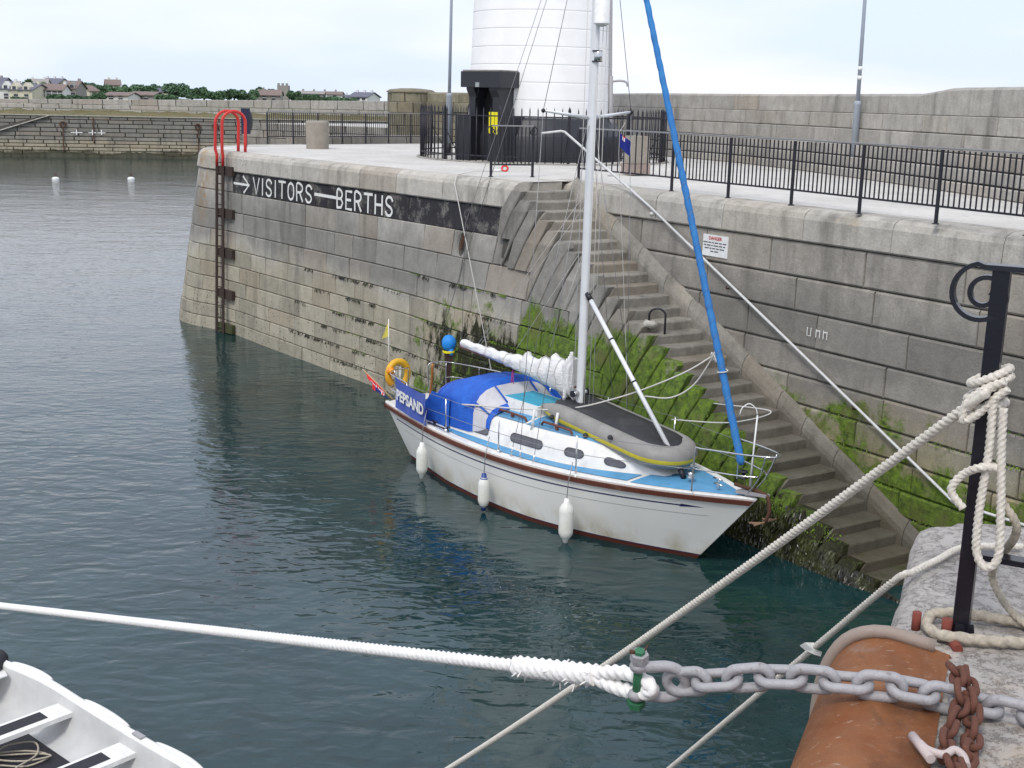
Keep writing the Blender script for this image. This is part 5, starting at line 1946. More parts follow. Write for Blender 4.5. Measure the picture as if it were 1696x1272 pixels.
# name cloth and its twin on the far side
def cloth(x0, x1, y0, y1, zb0, zb1, zt0, zt1, nx=14, nz_=6, amp=.02):
    m_ = MB(); rws = []
    for j in range(nz_ + 1):
        t = j / nz_
        row = []
        for i in range(nx + 1):
            u_ = i / nx
            sgz = -.05 * 4 * u_ * (1 - u_) * t
            row.append((x0 + (x1 - x0) * u_, y0 + (y1 - y0) * u_ + amp * math.sin(u_ * 9 + t * 3) * (1 - abs(2 * t - 1) * .5), (zb0 + (zb1 - zb0) * u_) * (1 - t) + (zt0 + (zt1 - zt0) * u_) * t + sgz))
        rws.append(row)
    m_.grid(rws)
    return m_


nc_ = thing('name_cloth', W2(1.3, -1.15, 1.0), 'faded blue cloth lettered PEPSAND laced to the near stern rail of the yacht', 'weather cloth', local=False)
ncl = cloth(.62, 1.95, -1.03, -1.22, 1.07, 1.02, 1.68, 1.62)
mbw = MB()
mbw.add([W2(*v) for v in ncl.v], ncl.f, 0, True)
obj('cloth', mbw, M_CANVD, nc_)
xd3 = (W2(1.95, -1.22, 1.62) - W2(.62, -1.03, 1.68)).normalized()
pn3 = W2(0, -1, 0) - W2(0, 0, 0)
font_mesh('lettering', 'PEPSAND', M_WHITE, nc_, 0.285, W2(1.33, -1.17, 1.33), xd3, (0, 0, 1), 0.012)
for f_ in nc_.children:
    pass
fc = thing('far_cloth', W2(1.7, 1.1, 1.1), 'blue weather cloth on the far side rail behind the sprayhood', 'weather cloth')
m1 = MB(); q_ = cloth(1.5, 2.9, 1.12, 1.28, 1.05, 1.05, 1.66, 1.66); m1.add([W2(*v) for v in q_.v], q_.f, 0, True); obj('cloth', m1, M_CANV, fc)

# pushpit, pulpit, stanchions, lifelines
def rail(name, pts, r_=.0125, mat=M_CHROME, step=.05, par=yt):
    m_ = MB(); m_.tube(catmull(pts, step), r_, 7); return obj(name, m_, mat, par)


zp = 1.62
pp0 = obj('pushpit', MB().tube(catmull([(1.1, -1.05, 1.05), (1.02, -1.02, 1.55), (.9, -1.0, zp), (.2, -.86, zp), (-.08, -.62, zp), (-.12, -.25, zp)], .05), .0135, 7), M_CHROME, yt)
for pts in ([(-.12, -.25, zp), (-.12, -.25, 1.3), (-.06, -.25, 1.03)], [(-.12, .25, 1.03), (-.16, .25, 1.5), (-.16, .3, zp + .03), (-.12, .6, zp + .03), (.1, .84, zp), (1.2, 1.08, zp), (1.42, 1.12, zp - .1), (1.5, 1.14, 1.05)], [(-.02, -.62, 1.03), (-.05, -.62, zp)], [(-.05, .62, 1.03), (-.08, .64, zp)], [(.55, -.94, 1.0), (.55, -.96, zp)], [(.6, .96, 1.0), (.6, .98, zp)],
            [(1.05, -1.03, 1.33), (.2, -.86, 1.33), (-.08, -.62, 1.33)], [(-.08, .62, 1.33), (.1, .84, 1.33), (1.45, 1.12, 1.33)]):
    obj('pushpit_tube', MB().tube(catmull(pts, .05), .0125, 7), M_CHROME, pp0)
zq = 1.92
pu = obj('pulpit', MB().tube(catmull([(7.95, -.50, 1.25), (7.97, -.48, zq - .05), (8.05, -.45, zq), (8.7, -.28, zq + .04), (9.05, -.12, zq + .06), (9.12, 0, zq + .06), (9.05, .12, zq + .06), (8.7, .28, zq + .04), (8.05, .45, zq), (7.97, .48, zq - .05), (7.95, .50, 1.25)], .04), .0135, 8), M_CHROME, yt)
for pts in ([(7.97, -.49, 1.60), (8.6, -.27, 1.62), (8.86, -.1, 1.63)], [(7.97, .49, 1.60), (8.6, .27, 1.62), (8.86, .1, 1.63)], [(9.0, -.12, zq + .05), (8.86, -.08, 1.6), (8.62, -.06, 1.28)], [(9.0, .12, zq + .05), (8.86, .08, 1.6), (8.62, .06, 1.28)], [(8.35, .36, 1.22), (8.35, .38, zq)]):
    obj('pulpit_tube', MB().tube(catmull(pts, .04), .0125, 7), M_CHROME, pu)
stx = [(2.55, 1.25), (4.15, 1.28), (5.98, 1.13)]
for sd_ in (-1, 1):
    tops = [(1.05, sd_ * 1.03, 1.60)]
    for x, b in stx:
        top = (x + .02, sd_ * (b - .04), 1.66 + .03 * max(0, x - 3))
        tops.append(top)
        obj('stanchion', MB().tube([(x, sd_ * (b - .06), 1.0 + .02 * x / 2), top], .0125, 7), M_CHROME, yt)
        obj('stanchion_base', MB().tube([(x, sd_ * (b - .06), 1.0), (x, sd_ * (b - .06), 1.1)], .03, 8), M_CHROME, yt)
    tops.append((7.97, sd_ * .48, zq - .03))
    for dz in (0, -.3):
        pts = []
        for a, b in zip(tops[:-1], tops[1:]):
            pts += [Vector(a).lerp(Vector(b), t) + Vector((0, 0, dz - .05 * t * (1 - t))) for t in (0, .25, .5, .75)]
        pts.append(Vector(tops[-1]) + Vector((0, 0, dz)))
        obj('lifeline', MB().tube(pts, .005, 5), M_WIRE, yt)

# mast, boom, rigging
MH = 11.2
m1 = MB()
rws = []
for z in (1.50, 3, 6, 9, MH):
    x_ = 4.80 + .01 * (z - 1.5)
    rws.append([(x_ + .085 * math.cos(t), .058 * math.sin(t), z) for t in [2 * math.pi * k / 16 for k in range(16)]])
m1.grid(rws, close=True)
ma = obj('mast', m1, M_ALU, yt)
m1 = MB(); m1.tube([(4.885, 0, z) for z in (1.6, 4)], .010, 5); obj('mast_track', m1, M_WIRE, ma)
m1 = MB(); m1.box((4.80, 0, 1.56), (.26, .2, .10)); obj('mast_step', m1, M_CHROME, ma)
for sd_ in (-1, 1):
    m1 = MB(); m1.tube([(4.82, sd_ * .05, 6.62), (4.76, sd_ * .92, 6.72)], [.032, .02], 8); sp_ = obj('spreader', m1, M_ALU, ma)
    m1 = MB(); m1.ball((4.76, sd_ * .94, 6.72), .035); obj('spreader_tip', m1, M_BLACKIRON, sp_)
    m1 = MB(); m1.tube([(4.80, sd_ * .06, 2.06), (4.80, sd_ * .16, 2.06)], [.05, .05], 12); wn_ = obj('halyard_winch', m1, M_CHROME, ma)
    m1 = MB(); m1.tube([(4.80, sd_ * .16, 2.06), (4.80, sd_ * .18, 2.06)], .06, 12); obj('winch_drum', m1, M_BLACKIRON, wn_)
    ch = (4.72, sd_ * 1.21, 1.02)
    tp_ = (4.76, sd_ * .94, 6.72)
    for a, b in ((ch, tp_), (tp_, (4.88, 0, 10.9)), ((4.45, sd_ * 1.2, 1.02), (4.80, sd_ * .06, 6.5)), ((5.05, sd_ * 1.2, 1.03), (4.86, sd_ * .06, 6.5))):
        obj('shroud', MB().tube([a, b], .0055, 5), M_WIRE, yt)
        if a[2] < 2:
            d_ = (Vector(b) - Vector(a)).normalized()
            obj('turnbuckle', MB().tube([Vector(a), Vector(a) + d_ * .22], .012, 6), M_CHROME, yt)
m1 = MB(); m1.lathe([(0.001, 0), (.07, .012), (.125, .05), (.125, .06), (.12, .065), (.12, 1.0), (.001, 1.02)], (4.92, -.0, 8.02), 20)
for i in range(len(m1.v)): m1.v[i] = (m1.v[i][0] + .14, m1.v[i][1] - .05, m1.v[i][2])
obj('radar_reflector', m1, M_WHITE, ma)
m1 = MB(); m1.lathe([(.05, 0), (.07, .02), (.07, .14), (.05, .16), (.001, .165)], (4.95, 0, 7.50), 12); obj('steaming_light', m1, M_CHROME, ma)
m1 = MB(); m1.box((4.93, 0, 7.50), (.10, .14, .02)); m1.box((4.93, 0, 7.66), (.10, .14, .02)); obj('light_cap', m1, M_BLACKIRON, ma)
# halyards beside the mast
for x_, y_, zt in ((4.96, -.04, 7.3), (4.99, .04, 8.4), (4.70, -.06, 10.8), (5.02, .10, 10.5)):
    obj('halyard', MB().tube([(x_, y_, 1.6), (x_ + .02, y_ * .8, zt)], .006, 5), M_ROPEW, ma)
obj('backstay', MB().tube([(-.02, 0, 1.0), (4.88, 0, 11.1)], .0055, 5), M_WIRE, yt)
# furled headsail on the forestay
fa, fbt = Vector((8.60, 0, 1.30)), Vector((4.96, 0, 11.2))
obj('forestay', MB().tube([fa, fbt], .006, 5), M_WIRE, yt)
m1 = MB()
n_ = 150
pts, rr2 = [], []
for i in range(n_ + 1):
    t = .04 + .93 * i / n_
    pts.append(fa.lerp(fbt, t)); rr2.append(.058 * (1 - .30 * i / n_) + .003 * math.sin(i * 1.9) + (-.03 if i == 0 else 0))
m1.tube(pts, rr2, 12, lobes=1, depth=.12, pitch=.32)
M_UV = plain('blue_sail_cover_strip', (0.03, 0.19, 0.50), .75, scale=6, bump=.3, dirt=((.05, .3, .6), .5))
fs2 = obj('furled_headsail', m1, M_UV, yt)
m1 = MB()
pts = []
for i in range(400):
    t = .05 + .45 * i / 400
    q = fa.lerp(fbt, t); th = i * .32
    pts.append(q + Vector((.060 * math.cos(th) * .93, .060 * math.sin(th), .060 * math.cos(th) * .36)))
m1.tube(pts, .0022, 4); obj('furling_line', m1, M_WIRE, fs2)
m1 = MB(); m1.lathe([(.03, 0), (.075, .01), (.075, .03), (.03, .04), (.03, .09), (.075, .10), (.07, .12), (.02, .13)], (8.50, 0, 1.50), 14); obj('furling_drum', m1, M_BLACKIRON, fs2)
# spinnaker pole stowed from mast to deck
m1 = MB(); m1.tube([(4.98, -.03, 3.72), (7.28, -.05, 1.33)], .038, 10); pl_ = obj('stowed_pole', m1, M_ALU, yt)
pl_['label'] = 'white pole stowed aslant from the mast to the foredeck'
for a, b in (((4.92, -.03, 3.78), (5.02, -.03, 3.68)), ((7.26, -.05, 1.35), (7.36, -.05, 1.22))):
    m1 = MB(); m1.tube([a, b], .045, 8); obj('pole_end', m1, M_BLACKIRON, pl_)
for t in (.25, .5):
    q = Vector((4.98, -.03, 3.72)).lerp(Vector((7.28, -.05, 1.33)), t); d_ = Vector((2.3, 0, -2.39)).normalized()
    m1 = MB(); m1.tube([q, q + d_ * .03], .040, 10); obj('pole_band', m1, M_BLACKIRON, pl_)
# boom and flaked mainsail
ba, bb_ = Vector((4.68, 0, 2.12)), Vector((1.30, .02, 2.28))
m1 = MB(); m1.tube([ba, bb_], .045, 10); bo = obj('boom', m1, paint('red_brown_boom', (.28, .12, .10), .5), yt)
m1 = MB()
rws = []
rsail = random.Random(4)
nx_ = 60
for i in range(nx_ + 1):
    t = i / nx_
    c_ = ba.lerp(bb_, t * .985)
    hgt = (.38 * (1 - t) ** 2.6 + .125) * (1 + .10 * math.sin(i * .9)) + (.09 if i in (10, 11, 24) else 0)
    wdt = (.10 * (1 - t) + .07) * (1 + .12 * math.sin(i * 1.3 + 1))
    drop = .20 * (1 - t) ** 2 + .03
    row = []
    for k in range(14):
        th = 2 * math.pi * k / 14
        fold = 1 + .13 * math.sin(5 * th + i * .25) + rsail.uniform(-.05, .05)
        y_ = wdt * math.sin(th) * fold
        z_ = (hgt + drop) / 2 * math.cos(th) * (1 + rsail.uniform(-.06, .06)) + (hgt - drop) / 2 + .02
        row.append((c_.x, c_.y + y_, c_.z + z_))
    rws.append(row)
m1.grid(rws, close=True)
m1.add(rws[0], [tuple(range(14))]); m1.add(rws[-1], [tuple(range(14))[::-1]])
sl2 = obj('flaked_mainsail', m1, M_SAIL, yt)
for t in (.12, .26, .42, .58, .75):
    q = ba.lerp(bb_, t); i = int(t * nx_)
    m1 = MB(); m1.tube([Vector(p_) + (Vector(p_) - q).normalized() * .012 for p_ in rws[i]], .008, 5, closed=True); obj('sail_tie', m1, M_ROPEW, sl2)
# folds of the luff at the mast
for k in range(6):
    m1 = MB()
    pts = [(4.66 - .05 * k * .4, -.10 - .012 * k + .02 * math.sin(j + k), 2.75 - .16 * j - .04 * k) for j in range(5)]
    m1.tube(catmull(pts, .05), [.035] * 40 if False else .03, 6); obj('sail_fold', m1, M_SAIL, sl2)
m1 = MB(); m1.tube([(2.9, -.02, 1.62), (2.95, -.0, 2.15)], .008, 5)
for dx in (-.05, 0, .05): m1.tube([(2.9 + dx, 0, 1.64), (2.95 + dx * .5, 0, 2.12)], .006, 4)
M_MAG = plain('magenta_rope', (.40, .05, .22), .8)
obj('mainsheet', m1, M_MAG, yt)
obj('topping_lift', MB().tube([(1.32, .02, 2.32), (1.38, .02, 4.6), (4.8, 0, 11.0)], .005, 5), M_WIRE, yt)
obj('vang', MB().tube([(4.72, 0, 1.66), (4.05, 0, 2.10)], .022, 6), M_GALV, yt)
obj('mainsheet_tail', MB().tube(catmull([(2.95, 0, 1.9), (2.6, -.5, 1.7), (2.5, -.6, 1.5)], .1), .006, 5), M_MAG, yt)
for a, b in (((1.9, -.03, 2.42), (4.7, -.05, 5.3)), ((3.1, -.05, 2.55), (4.7, -.05, 4.4)), ((1.9, .05, 2.42), (4.7, .05, 5.2)), ((3.9, .05, 2.7), (4.7, .05, 4.4))):
    obj('lazy_jack', MB().tube([a, b], .005, 4), M_ROPEW, yt)
# deck gear
dg_ = MB(); dg_.lathe([(.05, 0), (.06, .03), (.035, .06), (.06, .10), (.001, .11)], (7.55, -.1, 1.27), 12); obj('windlass', dg_, M_CHROME, yt)
for x, y_ in ((7.9, .12), (8.1, -.08)):
    m1 = MB(); m1.tube([(x - .09, y_, 1.32), (x + .09, y_, 1.32)], .014, 6); m1.box((x, y_, 1.29), (.05, .03, .07)); obj('cleat', m1, M_CHROME, yt)
for x, y_ in ((2.0, -1.06), (2.45, -1.1), (.35, -.78), (.35, .75)):
    m1 = MB(); m1.tube([(x - .09, y_, 1.10), (x + .09, y_, 1.10)], .014, 6); m1.box((x, y_, 1.06), (.05, .03, .07)); obj('cleat', m1, M_BLACKIRON, yt)
m1 = MB(); m1.box((2.2, -1.12, 1.06), (.65, .03, .02)); obj('genoa_track', m1, M_BLACKIRON, yt)
for y_ in (-.80, .80):
    m1 = MB(); m1.lathe([(.06, 0), (.06, .04), (.04, .06), (.04, .11), (.055, .13), (.001, .135)], (1.75, y_, 1.17), 14); obj('sheet_winch', m1, M_CHROME, yt)
for x, y_ in ((4.45, -.75), (4.82, -.55)):
    m1 = MB(); m1.tube([(x, y_, 1.45), (x + .06, y_, 1.80)], [.028, .022], 8); obj('white_post', m1, M_WHITE, yt)
m1 = MB(); m1.hexa([(8.45, -.09, 1.28), (8.98, -.05, 1.34), (8.98, .05, 1.34), (8.45, .09, 1.28), (8.45, -.09, 1.33), (8.98, -.05, 1.38), (8.98, .05, 1.38), (8.45, .09, 1.33)]); obj('stem_fitting', m1, M_GALV, yt)
m1 = MB(); m1.box((7.72, .02, 1.31), (.42, .34, .05), .1); obj('fore_hatch', m1, M_GEL, yt) if False else None

# ---- things carried by the yacht (world space, each its own)
def wtube(mb_, pts, r_, n=6, **k): return mb_.tube([W2(*p_) if not isinstance(p_, Vector) else p_ for p_ in pts], r_, n, **k)


di = thing('inflatable_dinghy', W2(5.6, 0, 1.5), 'grey inflatable dinghy with yellow stripe and black bottom lashed upside down on the yacht foredeck', 'dinghy')
DA, DB = Vector((4.55, .10, 1.72)), Vector((7.25, .02, 1.50))
dx_ = (DB - DA); dl = dx_.length; dx_.normalize()
dy_ = Vector((0, 1, 0)); dz_ = dx_.cross(dy_).normalized()
if dz_.z < 0: dz_ = -dz_


def DP(a, b, c):
    q = DA + dx_ * a + dy_ * b + dz_ * c
    return W2(q.x, q.y, q.z)


path = []
HWD = .42
for k in range(9): path.append((-.55 + .12 * k + 0, -HWD, 0))
path = [(-.35, -HWD)] + [(-.1 + .2 * k, -HWD) for k in range(12)]
for k in range(1, 12):
    th = -math.pi / 2 + math.pi * k / 12
    path.append((2.15 + .48 * math.cos(th), HWD * math.sin(th)))
path += [(2.1 - .2 * k, HWD) for k in range(12)] + [(-.35, HWD)]
rads = []
for i, (a, b) in enumerate(path):
    e = min(i, len(path) - 1 - i)
    rads.append((.05, .13, .165)[e] if e < 3 else .178)
m1 = MB()
rows3 = []
up3 = []
nN = 16
for i, (a, b) in enumerate(path):
    a0, b0 = path[max(i - 1, 0)]; a1, b1 = path[min(i + 1, len(path) - 1)]
    t = Vector((a1 - a0, b1 - b0)).normalized()
    nx_2, ny_2 = t.y, -t.x
    row = []
    for k in range(nN):
        th = 2 * math.pi * k / nN
        r_ = rads[i]
        c_, s_ = math.cos(th) * r_, math.sin(th) * r_
        bow = .14 * ease((a - 1.4) / 1.2)
        row.append(DP(a + nx_2 * c_, b + ny_2 * c_, s_ - bow * 0))
    rows3.append(row)
m1.grid(rows3, close=True, mats=lambda i, j: 1 if j in (nN - 1,) else 0)
obj('tube', m1, [M_GREYRUB, M_YSTR], di)
m1 = MB()
rws = []
for i in range(15):
    a = -.05 + 2.55 * i / 14
    hw_ = HWD + .02 if a < 2.15 else max(.05, (HWD + .02) * math.sqrt(max(0, 1 - ((a - 2.15) / .46) ** 2)))
    rws.append([DP(a, hw_ * f * (1 if a < 2.4 else .9), .178 + (.035 * (1 - f * f)) * (1 - ease((a - 2.0) / .4)) - (.06 if abs(f) == 1 else 0) - .05 * ease((a - 2.25) / .3)) for f in (-1, -.85, -.4, 0, .4, .85, 1)])
m1.grid(rws)
obj('bottom', m1, M_BLACKRUB, di)
for a, s_ in ((.15, -.02), (1.05, -.06), (1.65, .10)):
    m1 = MB(); c_ = DP(a, -HWD - .2, s_)
    m1.ball(c_, .045, (1, 1, 1), 10); obj('handle_patch', m1, M_BLACKRUB, di)
lash = thing('lashing_rope', W2(6.6, 0, 1.6), 'pale rope lashed across the upturned dinghy', 'rope')
m1 = MB(); wtube(m1, catmull([(6.05, -.55, 1.72), (6.4, -.42, 1.84), (6.8, -.05, 1.92), (7.05, .0, 2.02), (7.12, .05, 1.7), (7.1, -.1, 1.42)], .06), .013, 6); obj('line', m1, M_ROPEW, lash)
lash2 = thing('lashing_rope', W2(4.9, 0, 1.5), 'pale rope looped under the near side tube of the upturned dinghy', 'rope')
m1 = MB(); wtube(m1, catmull([(4.75, -.56, 1.72), (4.95, -.72, 1.50), (5.3, -.78, 1.42), (5.6, -.62, 1.58)], .06), .012, 6); obj('line', m1, M_ROPEW, lash2)
# rope spread on deck
for k, (pts, lab) in enumerate((
        ([(2.55, -1.0, 1.62), (2.9, -.95, 1.55), (3.2, -.9, 1.5), (3.6, -.7, 1.52), (3.9, -.6, 1.6)], 'white rope trailing from the sprayhood over the coachroof'),
        ([(4.9, -1.05, 1.08), (5.1, -1.15, 1.1), (5.2, -1.0, 1.3), (4.95, -.8, 1.55), (4.75, -.7, 1.8), (4.5, -.75, 1.5), (4.45, -1.1, 1.08)], 'white rope hanging in loops down the side of the coachroof'),
        ([(7.0, -.55, 1.22), (7.2, -.6, 1.23), (7.25, -.5, 1.23), (7.4, -.45, 1.24), (7.85, -.3, 1.27)], 'small white line lying on the blue foredeck'),
        ([(7.35, .1, 1.28), (7.6, -.15, 1.28), (7.9, -.1, 1.30), (8.0, .1, 1.31), (8.3, .05, 1.33), (8.5, -.02, 1.36)], 'tangled pale rope round the windlass on the foredeck'))):
    t = thing('deck_rope', W2(*pts[0]), lab, 'rope')
    m1 = MB(); wtube(m1, catmull(pts, .05), .012, 6); obj('line', m1, M_ROPEW, t)
t = thing('coiled_rope', W2(3.2, -.85, 1.5), 'untidy coil of pale rope beside the sprayhood window', 'rope')
m1 = MB(); rc_ = random.Random(2)
pts = [(2.75 + .9 * (i / 34) + rc_.uniform(-.09, .09), -.80 + rc_.uniform(-.06, .06), 1.47 + rc_.uniform(0, .10)) for i in range(36)]
wtube(m1, catmull(pts, .04), .011, 5); obj('coil', m1, M_ROPEW, t)

# fenders
fpos = [((1.95, -1.30, .38), 1.0, 'white fender hanging near the stern of the yacht, the leftmost of three', None), ((4.05, -1.44, .36), .95, 'white fender with blue end caps hanging amidships', 'b'), ((5.98, -1.24, .36), 1.12, 'largest clean white fender hanging nearest the bow', None)]
for (p_, sc, lab, kind_) in fpos:
    q = W2(*p_)
    t = thing('fender', q, lab, 'fender', 'fenders along the near side of the yacht')
    m1 = MB(); r_ = .105 * sc; L_ = .50 * sc
    prof = [(.03, -L_ / 2 - .07), (.045, -L_ / 2 - .03), (r_ * .7, -L_ / 2 + .01), (r_ * .97, -L_ / 2 + .07), (r_, -L_ / 2 + .12), (r_, L_ / 2 - .12), (r_ * .97, L_ / 2 - .07), (r_ * .7, L_ / 2 - .01), (.045, L_ / 2 + .03), (.03, L_ / 2 + .07)]
    m1.lathe(prof, q, 20)
    obj('body', m1, plain('grubby_fender', (.78, .78, .72), .4, scale=5, dirt=((.45, .42, .3), .5)), t)
    for s_ in (-1, 1):
        m1 = MB(); m1.lathe([(.001, s_ * (L_ / 2 + .10)), (.04, s_ * (L_ / 2 + .09)), (.05, s_ * (L_ / 2 + .02)), (.07, s_ * (L_ / 2 - .0))][::-s_], q, 12)
        obj('end_cap', m1, plain('navy_cap', (.02, .06, .25), .4) if kind_ else M_WHITE, t)
    m1 = MB(); m1.tube([q + Vector((0, 0, L_ / 2 + .08)), W2(p_[0], p_[1] + .02, 1.0), W2(p_[0] + .0, p_[1] + .1, 1.32)], .007, 5); obj('lanyard', m1, M_ROPEW if False else M_WIRE, t)

# red ensign, pennants
def flag(name, lab, pts4, nx, nz_, amp, matf, cat='flag', group=None):
    t = thing(name, pts4[0], lab, cat, group)
    m_ = MB(); rws = []
    a, b, c, d = [Vector(x) for x in pts4]      # hoist bottom, hoist top, fly top, fly bottom
    nr = (b - a).cross(d - a).normalized()
    for j in range(nz_ + 1):
        row = []
        for i in range(nx + 1):
            u_, v_2 = i / nx, j / nz_
            q = a.lerp(b, v_2).lerp(d.lerp(c, v_2), u_)
            row.append(q + nr * (amp * math.sin(u_ * 8 + v_2 * 2) * u_))
        rws.append(row)
    m_.grid(rws, mats=matf)
    return t, m_


M_FRED = plain('ensign_red', (.62, .015, .02), .8, bump=0)
M_FBLUE = plain('ensign_blue', (.015, .02, .16), .8, bump=0)
M_FWHITE = plain('ensign_white', (.75, .75, .75), .8, bump=0)


def union(i, j, nx=40, nz_=24):
    u_, v_2 = (i + .5) / nx, (j + .5) / nz_
    if u_ > .5 or v_2 < .5: return 0
    x, y = u_ / .5, (v_2 - .5) / .5
    if abs(x - .5) < .06 or abs(y - .5) < .10: return 0
    if abs(x - .5) < .11 or abs(y - .5) < .18: return 2
    d = min(abs(y - x), abs(y - (1 - x)))
    if d < .04: return 0
    return 2 if d < .13 else 1


sb = W2(-.04, -.62, 1.0)
st_ = W2(-.66, -.92, 1.52)
t, m_ = flag('red_ensign', 'red ensign drooping from a wooden staff at the yacht stern', (st_ * .42 + sb * .58, st_, st_ + Vector((.18, -.25, -.28)) * 1.0, (st_ * .42 + sb * .58) + Vector((.15, -.22, -.20))), 40, 24, .05, union)
obj('flag_cloth', m_, [M_FRED, M_FBLUE, M_FWHITE], t)
m1 = MB(); m1.tube([sb, st_ + (st_ - sb) * .06], [.018, .012], 8); obj('flag_staff', m1, paint('flagstaff_wood', (.50, .36, .20), .4), t)
q = W2(-.30, -.60, 1.55)
t, m_ = flag('yellow_pennant', 'small yellow pennant on a thin white pole above the stern', (q + Vector((0, 0, .72)), q + Vector((0, 0, 1.02)), q + Vector((-.12, -.04, .70)), q + Vector((-.14, -.04, .66))), 6, 4, .01, None)
obj('pennant', m_, plain('pale_yellow_cloth', (.75, .65, .12), .8), t)
m1 = MB(); m1.tube([q, q + Vector((0, 0, 1.06))], .009, 6); obj('pole', m1, M_WHITE, t)
# life ring
q = W2(-.24, -.42, 1.50)
t = thing('life_ring', q, 'yellow horseshoe life ring with orange light on the stern rail', 'life ring')
m1 = MB()
ax = Vector((BPt.x, BPt.y, 0)); 
pts = [q + ax * (.23 * math.cos(a)) + Vector((0, 0, .25 * math.sin(a))) for a in [R(-60) + R(300) * k / 20 for k in range(21)]]
m1.tube(pts, .068, 10); obj('ring', m1, M_ORANGEY, t)
m1 = MB(); m1.lathe([(.001, -.08), (.06, -.06), (.085, 0), (.06, .06), (.001, .08)], q + Vector((-.12, -.22, .10)), 12); obj('lamp', m1, plain('orange_lamp', (.85, .28, .01), .4), t)
for dx in (-.05, .05):
    m1 = MB(); m1.tube([q + ax * dx + Vector((0, 0, -.16)), q + ax * dx + Vector((0, 0, .14))], .028, 6); obj('strap', m1, M_WHITE, t)
# outboard with blue hood
q = W2(-.15, .75, 1.62)
t = thing('outboard_engine', q, 'small outboard engine with bright blue hood clamped to the far stern rail', 'outboard')
m1 = MB(); m1.ball(q + Vector((0, 0, .40)), .15, (1.0, 1.0, 1.15), 14)
for i in range(len(m1.v)):
    x, y, z = m1.v[i]; m1.v[i] = (x + rnd.uniform(-.006, .006), y + rnd.uniform(-.006, .006), z)
m1.tube([q + Vector((0.04, -.05, .28)), q + Vector((.06, -.08, .16))], [.06, .03], 8)
obj('hood', m1, M_BLUEBRIGHT, t)
m1 = MB(); m1.lathe([(.12, 0), (.13, .03), (.12, .05)], q + Vector((0, 0, .20)), 14); obj('collar', m1, M_YELLOW, t)
m1 = MB(); a_ = q + Vector((0, 0, .2)); c3 = (.09, .06)
m1.hexa([a_ + Vector((-.05, -.04, -.62)), a_ + Vector((.04, -.04, -.62)), a_ + Vector((.04, .04, -.62)), a_ + Vector((-.05, .04, -.62)), a_ + Vector((-.09, -.06, 0)), a_ + Vector((.09, -.06, 0)), a_ + Vector((.09, .06, 0)), a_ + Vector((-.09, .06, 0))]); obj('leg', m1, M_BROWN, t)
m1 = MB(); m1.tube([a_ + Vector((-.12, 0, -.62)), a_ + Vector((.02, 0, -.62))], [.02, .04], 8); pr_ = obj('propeller_hub', m1, M_BLACKIRON, t)
# locker box
t = thing('blue_box', W2(1.35, .0, .85), 'square blue box standing in the yacht cockpit', 'box')
m1 = MB(); m1.box(W2(1.40, .25, 1.14), (.34, .40, .44), BA); obj('body', m1, M_CANV, t)
m1 = MB(); m1.box(W2(1.40, .25, 1.375), (.35, .41, .03), BA); obj('lid', m1, M_CANV, t)
# anchor at the stem
q = W2(8.85, .0, 1.28)
t = thing('anchor', q, 'rusty anchor hanging from the bow roller of the yacht', 'anchor')
hd = Vector((BH.x, BH.y, 0)); pd = Vector((BPt.x, BPt.y, 0))
m1 = MB(); m1.tube(catmull([q - hd * .5 + Vector((0, 0, .10)), q + Vector((0, 0, .10)), q + hd * .14 + Vector((0, 0, .05)), q + hd * .18 - Vector((0, 0, .15)), q + hd * .12 - Vector((0, 0, .32))], .04), .028, 6); obj('shank', m1, M_RUSTY, t)
m1 = MB()
c_ = q + hd * .12 - Vector((0, 0, .32))
m1.add([c_, c_ - hd * .20 + pd * .16 + Vector((0, 0, -.02)), c_ - hd * .05 + pd * .22, c_ + pd * .03 - Vector((0, 0, .02))], [(0, 1, 2, 3)])
m1.add([c_, c_ - hd * .20 - pd * .16 + Vector((0, 0, -.02)), c_ - hd * .05 - pd * .22, c_ - pd * .03 - Vector((0, 0, .02))], [(3, 2, 1, 0)])
m1.tube([c_ - pd * .24, c_ + pd * .24], .016, 6)
obj('fluke', m1, paint('rust_galvanised', (.22, .13, .08), .8, (.35, .2, .1), 12), t)
# bent white pole (bow fishing light pole)
t = thing('bent_pole', W2(8.65, .05, 1.3), 'thin white pole with a hooked top standing at the yacht bow', 'pole')
q = W2(8.58, .06, 1.35)
m1 = MB(); m1.tube([q, q + Vector((0.05, 0.02, 1.12))], .013, 6); obj('pole', m1, M_WHITE, t)
m1 = MB(); tp_ = q + Vector((.05, .02, 1.12)); m1.tube(catmull([tp_, tp_ + Vector((-.03, 0, .10)), tp_ + Vector((-.13, 0, .17)), tp_ + Vector((-.23, .0, .10)), tp_ + Vector((-.26, 0, .0))], .03), .009, 5); obj('hook', m1, M_WHITE, t)
# small blue flag flown from the near shroud
q = W2(4.74, .72, 6.38)
t, m_ = flag('courtesy_flag', 'small dark blue flag with a white and red badge flown below the right spreader', (q + Vector((0, 0, -.21)), q, q + Vector((.19, -.05, -.14)), q + Vector((.17, -.06, -.38))), 20, 12, .03, lambda i, j: 2 if (7 < i < 15 and 4 < j < 10 and not (i == 11 or j == 7)) else (1 if (7 < i < 15 and 4 < j < 10) else 0))
obj('flag_cloth', m_, [M_FBLUE if False else plain('flag_royal_blue', (.01, .02, .22), .8, bump=0), M_FRED, M_FWHITE], t)
m1 = MB(); m1.tube([W2(4.78, .80, 6.55), q + Vector((0, 0, .02)), q - Vector((0, 0, .34)), W2(4.74, 1.1, 2.5), W2(4.72, 1.2, 1.15)], .005, 4); obj('flag_halyard', m1, M_ROPEW, t)

